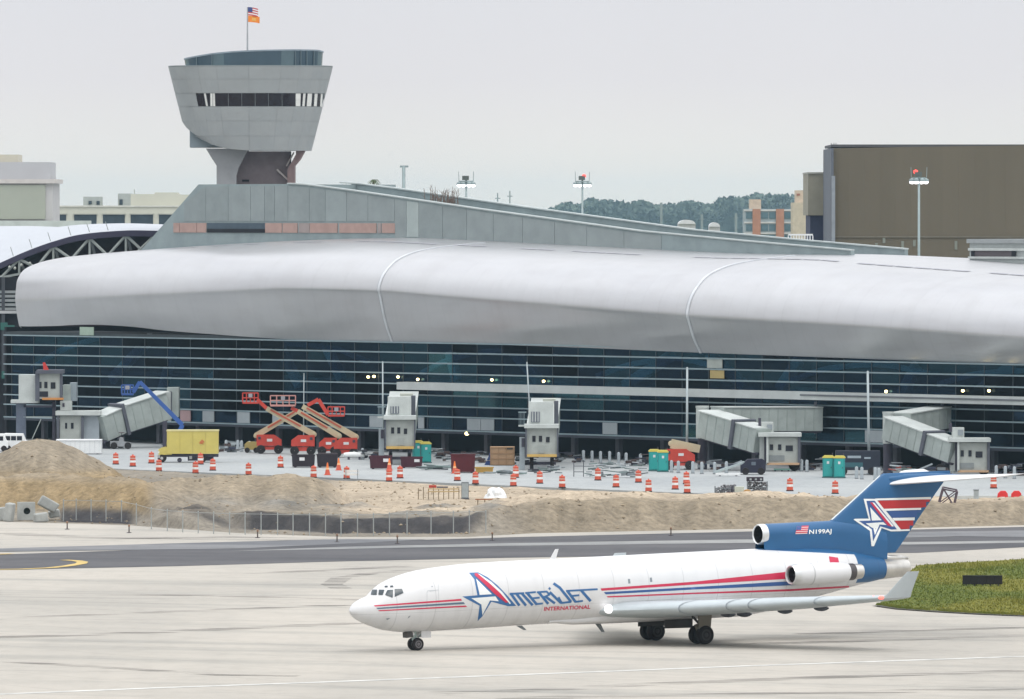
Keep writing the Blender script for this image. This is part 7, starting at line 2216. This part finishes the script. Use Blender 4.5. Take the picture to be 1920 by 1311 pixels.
# ---- left rubble: broken concrete pieces and a pipe ring
RUB = M('rubble_concrete', (.36, .37, .35), .9, var=.18, scale=1.2)
def block(label, px, py, sx, sy, sz, rot, z=0.0):
    g = G(px, py)
    o = MB()
    rr = random.Random(int(px * 7))
    P = [Vector((a * sx / 2 * rr.uniform(.82, 1), b_ * sy / 2 * rr.uniform(.82, 1), c * sz / 2 * rr.uniform(.82, 1))) for c in (-1, 1) for b_ in (-1, 1) for a in (-1, 1)]
    o.add(P, [(0, 2, 3, 1), (4, 5, 7, 6), (0, 1, 5, 4), (2, 6, 7, 3), (0, 4, 6, 2), (1, 3, 7, 5)])
    ob = o.build('concrete_chunk', RUB, bevel=.12)
    ob.location = (g.x, g.y, z + sz / 2 * .9); ob.rotation_euler = rot
    return tag(ob, label, 'concrete chunk', 'broken concrete at the left')
g = G(48, 977)
r = thing('pipe_collar', 'square grey concrete collar with round hole at the lower left', 'pipe collar', (g.x, g.y + 1, 0), .1)
mb = MB(); n_ = 24; out_, inn_ = [], []
for i in range(n_):
    t = 2 * math.pi * i / n_
    c, s = math.cos(t), math.sin(t); k = 1 / max(abs(c), abs(s))
    out_.append((c * k * .78, s * k * .78)); inn_.append((c * .30 + .05, s * .30))
for y_ in (-.3, .5):
    mb.loft([[Vector((x, y_, z + .85)) for x, z in out_], [Vector((x, y_, z + .85)) for x, z in inn_]], caps=False)
mb.loft([[Vector((x, -.3, z + .85)) for x, z in out_], [Vector((x, .5, z + .85)) for x, z in out_]], caps=False)
mb.loft([[Vector((x, -.3, z + .85)) for x, z in inn_], [Vector((x, .5, z + .85)) for x, z in inn_]], caps=False)
mb.build('collar', RUB, r)
MB().lathe([(.02, .3), (.31, .3), (.31, .34), (.02, .34)], (.05, 0, .85), n=20, axis='y').build('hole_shade_disc', M('hole_shade', (.05, .06, .05), .95), r)  # dark disc set in the hole, its colour standing for the shade inside
block('tilted pale concrete slab lying on top of the rubble', 90, 975, 1.9, 1.2, 1.0, (0, R(28), R(10)), z=.95)
block('upright broken slab at the left of the square collar', 18, 978, .8, 1.2, 1.8, (0, R(8), R(-14)))
block('low concrete lump below the tilted slab', 76, 979, 1.3, 1.0, .9, (0, R(-6), R(20)))
block('small leaning concrete lump right of the tilted slab', 102, 974, 1.1, 1.0, .7, (R(4), R(-14), R(5)), z=.2)
block('flat concrete lump at the left picture edge', 4, 976, .7, 1.0, 1.3, (0, R(-5), R(10)))
block('small pale lump on the bank above the dark pit', 150, 958, 1.0, .8, .5, (0, R(6), R(10)), z=soil_z(G(150, 958).x, G(150, 958).y) * .6)

# ---- chain link fence along the trench
fpts = [(118, 978), (142, 978), (170, 979), (198, 980), (227, 981), (255, 986), (283, 993), (313, 997), (342, 999), (371, 1001), (400, 1002), (430, 1003), (459, 1003.5), (489, 1004), (520, 1004.5), (549, 1005), (580, 1005.5), (610, 1006), (639, 1006), (670, 1006), (700, 1005.5), (730, 1005), (763, 1004.5), (808, 1003), (850, 1002), (880, 1001.5), (911, 1001)]
f0 = G(*fpts[0])
fence = thing('chain_link_fence', 'low chain link fence with grey posts along the dark trench', 'fence', (f0.x, f0.y, 0))
FP = M('fence_post', (.33, .35, .34), .6, metal=.1, var=.1)
NET = see_through('chain_link', (1, 1, 1), keep=.93, solid=(.36, .37, .36))
pp_ = []
for x, y in fpts:
    g = G(x, y); q = Vector((g.x - f0.x, g.y - f0.y + .8, 0.0)); zz = soil_z(g.x, g.y + .8)
    pp_.append((q, min(.1, zz)))
    MB().cyl((q.x, q.y, zz - .3), (q.x, q.y, zz + 1.85), .045, n=8).build('post', FP, fence)
    MB().lathe([(.06, 0), (.04, .08), (.01, .1)], (q.x, q.y, zz + 1.85), n=8).build('post_cap', FP, fence)
for (a, za), (b_, zb) in zip(pp_, pp_[1:]):
    MB().add([(a.x, a.y, za), (b_.x, b_.y, zb), (b_.x, b_.y, zb + 1.78), (a.x, a.y, za + 1.78)], [(0, 1, 2, 3)]).build('mesh_panel', NET, fence)
    MB().cyl((a.x, a.y, za + 1.8), (b_.x, b_.y, zb + 1.8), .02, n=5).build('top_rail', FP, fence)

# ---- barricades, plank trestle, white rock heap on the sandy flat
BW_ = M('barricade_wood', (.46, .34, .18), .8, var=.15)
g = G(822, 938)
zz = max(0, soil_z(g.x, g.y))
r = thing('timber_barricade', 'row of timber stakes with rails on the pale sand', 'barricade', (g.x, g.y, zz))
for k in range(9):
    x = -1.9 + .48 * k
    MB().box(x - .04, x + .04, -.04, .04, 0, 1.05 + .15 * (k % 2)).build('stake', M('stake_dark', (.20, .15, .09), .8), r)
for z in (.75, 1.0): MB().box(-1.0, 1.9, -.07, -.042, z - .05, z + .06).build('rail', BW_, r)
MB().box(-.9, -.2, .05, .5, 1.1, 1.35).build('red_crate', M('crate_red', (.42, .05, .03), .7), r)
MB().box(-.15, .9, .05, .4, 1.1, 1.22).build('dark_tool', BRS, r)
g = G(908, 948); zz = max(0, soil_z(g.x, g.y))
r = thing('plank_trestle', 'rusty plank on short legs beside the trench end', 'trestle', (g.x, g.y, zz))
MB().box(-.85, .85, -.2, .2, .45, .55).build('plank', M('rust_plank', (.30, .12, .05), .8, var=.2), r)
for sx in (-.6, .05, .65): MB().box(sx - .05, sx + .05, -.15, .15, 0, .45).build('leg', M('stake_dark', (.20, .15, .09), .8), r)
def lump(label, name, cat, px, py, rx, ry, rz_, m, seed, zoff=0.0):
    g = G(px, py)
    bm = bmesh.new(); bmesh.ops.create_icosphere(bm, subdivisions=3, radius=1)
    for v in bm.verts:
        k = 1 + .35 * noise.fractal(v.co * 1.3 + Vector((seed, 0, 0)), 1, 2, 3)
        v.co = Vector((v.co.x * rx * k, v.co.y * ry * k, max(-.1, v.co.z * rz_ * k)))
    me = bpy.data.meshes.new(name); bm.to_mesh(me); bm.free(); me.materials.append(m)
    o = bpy.data.objects.new(name, me); COL.objects.link(o); o.location = (g.x, g.y, soil_z(g.x, g.y) + zoff)
    return tag(o, label, cat)
lump('white plastic covered heap on the pale sand', 'covered_heap', 'heap', 928, 936, 1.05, .9, 1.15, M('white_sheet', (.74, .76, .77), .6, var=.08), 2, -.05)
g = G(872, 937)
r = thing('site_cabinet', 'grey upright cabinet beside the timber barricade', 'cabinet', (g.x, g.y, max(0, soil_z(g.x, g.y))))
MB().box(-.35, .35, -.3, .3, .05, 1.6).build('cabinet', JG[0], r); MB().box(-.3, .3, -.33, -.302, .15, 1.5).build('door', JG[1], r); MB().box(-.4, .4, -.35, .35, 0, .05).build('plinth', BRS, r)
g = G(700, 899)
r = thing('plastic_barrier', 'orange and white sawhorse barrier by the drums', 'barrier', (g.x - 2.2, g.y, 0))
for z in (.5, .85): MB().box(-.7, .7, -.04, .0, z - .1, z + .1).build('board', DWH, r)
for sx in (-.6, .6): 
    MB().beam((sx, -.25, 0), (sx, -.02, 1.05), .06, .06).build('leg', JG[0], r); MB().beam((sx, .25, 0), (sx, .02, 1.05), .06, .06).build('leg', JG[0], r)
# right of the fin: tipped steel frame, concrete blocks, red plastic barriers
g = G(1780, 981)
zb0 = soil_z(g.x, g.y + 6)
r = thing('steel_reel_frame', 'tipped rusty steel frame on the sand behind the fin', 'frame', (g.x, g.y + 4, max(.2, zb0) - .2))
RS = M('rusty_steel', (.10, .07, .085), .7, var=.3)
cs = [Vector((-.75, 0, .15)), Vector((.6, 0, .0)), Vector((.9, 0, 1.35)), Vector((-.35, 0, 1.6))]
for off in (Vector((0, -.5, 0)), Vector((0, .5, .15))):
    for a, b_ in zip(cs, cs[1:] + cs[:1]): MB().cyl(a + off, b_ + off, .07, n=6).build('frame_tube', RS, r)
    MB().cyl(cs[0] + off, cs[2] + off, .05, n=6).build('brace', RS, r); MB().cyl(cs[1] + off, cs[3] + off, .05, n=6).build('brace', RS, r)
for a in cs: MB().cyl(a + Vector((0, -.5, 0)), a + Vector((0, .5, .15)), .06, n=6).build('cross_tube', RS, r)
g = G(1832, 948)
r = thing('concrete_barrier', 'long pale concrete barrier right of the fin', 'barrier', (g.x, g.y, -.4))
for k in range(4):
    x = -5.4 + 2.7 * k
    MB().prism([(-.4, 0), (.4, 0), (.4, .3), (.15, .6), (.12, 1.3), (-.12, 1.3), (-.15, .6), (-.4, .3)], lambda y_, z: Vector((x + .02, y_, z)), lambda y_, z: Vector((x + 2.66, y_, z))).build('segment', M('barrier_concrete', (.46, .48, .46), .85, var=.1), r)
g = G(1836, 975)
r = thing('marker_post', 'short grey marker post on the sand bank at right', 'post', (g.x, g.y + 5, max(.3, soil_z(g.x, g.y + 5))))
MB().box(-.22, .22, -.15, .15, -.4, .75).build('post', JG[1], r); MB().box(-.26, .26, -.19, .19, .75, .82).build('cap', JG[0], r)
g = G(1905, 962)
r = thing('water_barrier', 'bright red plastic barrier at the right picture edge', 'barrier', (g.x, g.y + 8, max(.4, soil_z(g.x, g.y + 8)) - .1))
RB = M('barrier_red', (.62, .03, .03), .5, var=.1)
for k in range(2):
    x = -.75 + 1.25 * k
    MB().prism([(-.55, 0), (.55, 0), (.45, .9), (.25, 1.15), (-.2, 1.15), (-.45, .9)], lambda a, z: Vector((x + a, -.25, z)), lambda a, z: Vector((x + a, .25, z))).build('segment', RB, r, bevel=.05)
    MB().box(x - .2, x + .2, -.27, -.252, .35, .6).build('reflective_patch', DWH, r)
g = G(1800, 930)
# long sign on the grass
g = G(1842, 1100)
r = thing('airfield_sign', 'long black backed airfield sign standing on the grass', 'sign', (g.x, g.y, .04), R(-3))
SB = M('sign_black', (.012, .009, .008), .7, var=.2)
for k in range(5):
    x = -1.45 + .58 * k
    MB().box(x + .01, x + .57, -.12, .12, .12, .74).build('panel', SB, r, bevel=.03)
    MB().cyl((x + .29, 0, 0), (x + .29, 0, .14), .05, n=8).build('leg', BRS, r)
MB().box(-1.45, 1.45, -.06, .10, .14, .72).build('backing', SB, r)
MB().box(-1.46, 1.46, -.14, .14, .72, .78).build('top_frame', SB, r)

# ---- taxiway edge lights
for k, (x, y) in enumerate([(126, 993), (242, 999.5), (483, 1009), (632, 1017), (745, 1020), (923, 1014), (1258, 1004.5)]):
    g = G(x, y)
    r = thing('taxiway_light', ORD[k] + ' small stubby taxiway edge light from the left', 'edge light', (g.x, g.y, .03), 0, 'taxiway edge lights')
    MB().lathe([(.16, 0), (.16, .03), (.06, .05), (.05, .5)], n=10).build('stem', M('light_stem', (.10, .08, .07), .7), r)
    MB().lathe([(.07, .5), (.09, .55), (.08, .66), (.02, .7)], n=10).build('lens', M('light_lens_amber', (.25, .14, .08), .3), r)
    MB().lathe([(.22, -.01), (.22, .02)], n=10).build('base', BRS, r)

# ---- high light masts behind the roof
LAMP = M('mast_lamp_lit', (1, 1, 1), .3, var=0, emit=(1.0, .97, 1.0), estr=5.0)
LAMPO = M('mast_lamp_off', (.45, .50, .48), .5)
MASTG = M('mast_grey', (.26, .32, .32), .5, metal=.2)
def mast(label, px, ytop, Y, hw, lit=True, red=None, ant=True, yl=None):
    p = at(px, ytop, Y)
    r = thing('light_mast', label, 'light mast', (p.x, Y, 0), 0, 'floodlight masts behind the terminal')
    MB().cyl((0, 0, 0), (0, 0, p.z), .22, .13, n=12).build('shaft', MASTG, r, smooth=True)
    m = mpp(Y)
    zl = at(px, yl or ytop + 12, Y).z
    MB().lathe([(hw * m * .75, -.08), (hw * m * .75, .08)], (0, 0, zl + .45), n=16).build('lamp_ring', MASTG, r)
    for k in range(8):
        a = 2 * math.pi * (k + .5) / 8
        x, y = hw * m * .82 * math.cos(a), hw * m * .82 * math.sin(a)
        h = MB().lathe([(.08, .42), (.30, .30), (.36, .0)], (x, y, zl), n=10).build('lamp_head', MASTG, r)
        MB().lathe([(.28, .02), (.27, -.12), (.16, -.22), (.02, -.25)], (x, y, zl), n=10).build('lens', LAMP if lit else LAMPO, h, smooth=True)
    if ant:
        MB().box(-.5, .35, -.3, .3, p.z - .2, p.z + .35).build('camera_box', M('box_dark_green', (.10, .12, .11), .6), r)
        for dx in (-.9, .9): MB().cyl((dx, 0, zl + .4), (dx * 1.05, 0, p.z + .9), .04, n=5).build('antenna', MASTG, r)
    if red:
        MB().lathe([(.02, -.25), (.25, -.15), (.25, .15), (.02, .25)], (red * m, 0, p.z + .35), n=10).build('obstruction_light', M('obstruction_red', (.9, .05, .04), .4, var=0, emit=(1, .06, .05), estr=2.0), r, smooth=True)
    return r
mast('lit floodlight mast behind the guideway, left of the two', 874, 335, 1075, 17)
mast('lit floodlight mast rising before the far wood', 1092, 335, 1130, 17, red=3)
mast('tall lit floodlight mast in front of the brown hangar', 1723, 328, 1010, 17, red=-6, yl=341)
p = at(757, 312, 1100)
r = thing('bare_mast', 'slim unlit mast with short crossbar right of the tower', 'mast', (p.x, 1100, 0))
MB().cyl((0, 0, 0), (0, 0, p.z), .30, .22, n=10).build('shaft', MASTG, r, smooth=True)
MB().box(-.5, .6, -.15, .15, p.z - .15, p.z + .1).build('crossbar', MASTG, r)
p = at(701, 332, 1200)
r = thing('palm_tree', 'small grey palm top peeping over the guideway', 'palm', (p.x, 1200, 0))
MB().cyl((0, 0, 0), (0, 0, p.z - .5), .25, .16, n=8).build('trunk', M('palm_trunk', (.16, .14, .11), .9), r)
mb = MB(); rr = random.Random(4)
for k in range(22):
    a = 2 * math.pi * k / 22 + rr.uniform(-.1, .1); rise = rr.uniform(.1, .9); L_ = rr.uniform(.9, 1.3)
    prev = Vector((0, 0, p.z - .5)); 
    for q in range(1, 6):
        f_ = q / 5
        cur = Vector((math.cos(a) * L_ * f_, math.sin(a) * L_ * f_, p.z - .5 + rise * f_ * 1.3 - 1.5 * f_ * f_))
        d = (cur - prev).normalized(); s = d.cross(Vector((0, 0, 1))).normalized() * (.16 * (1 - f_ * .7))
        mb.add([prev - s, prev + s, cur + s * .8, cur - s * .8], [(0, 1, 2, 3)])
        prev = cur
mb.build('crown', M('palm_leaf', (.09, .12, .06), .9, var=.3), r)
for k, (x, y0, Yq) in enumerate(((933, 362, 1300), (956, 358, 1310), (1240, 380, 1500), (1316, 402, 1500), (1380, 400, 1500))):
    p = at(x, y0, Yq)
    r = thing('thin_mast', ORD[k] + ' thin far mast from the left above the guideway', 'mast', (p.x, Yq, 0), 0, 'thin far masts')
    MB().cyl((0, 0, 0), (0, 0, p.z), .16 if k < 2 else .28, .10 if k < 2 else .22, n=6).build('shaft', MASTG, r)
    MB().box(-.4, .4, -.08, .08, p.z - .9, p.z - .75).build('crossarm', MASTG, r)
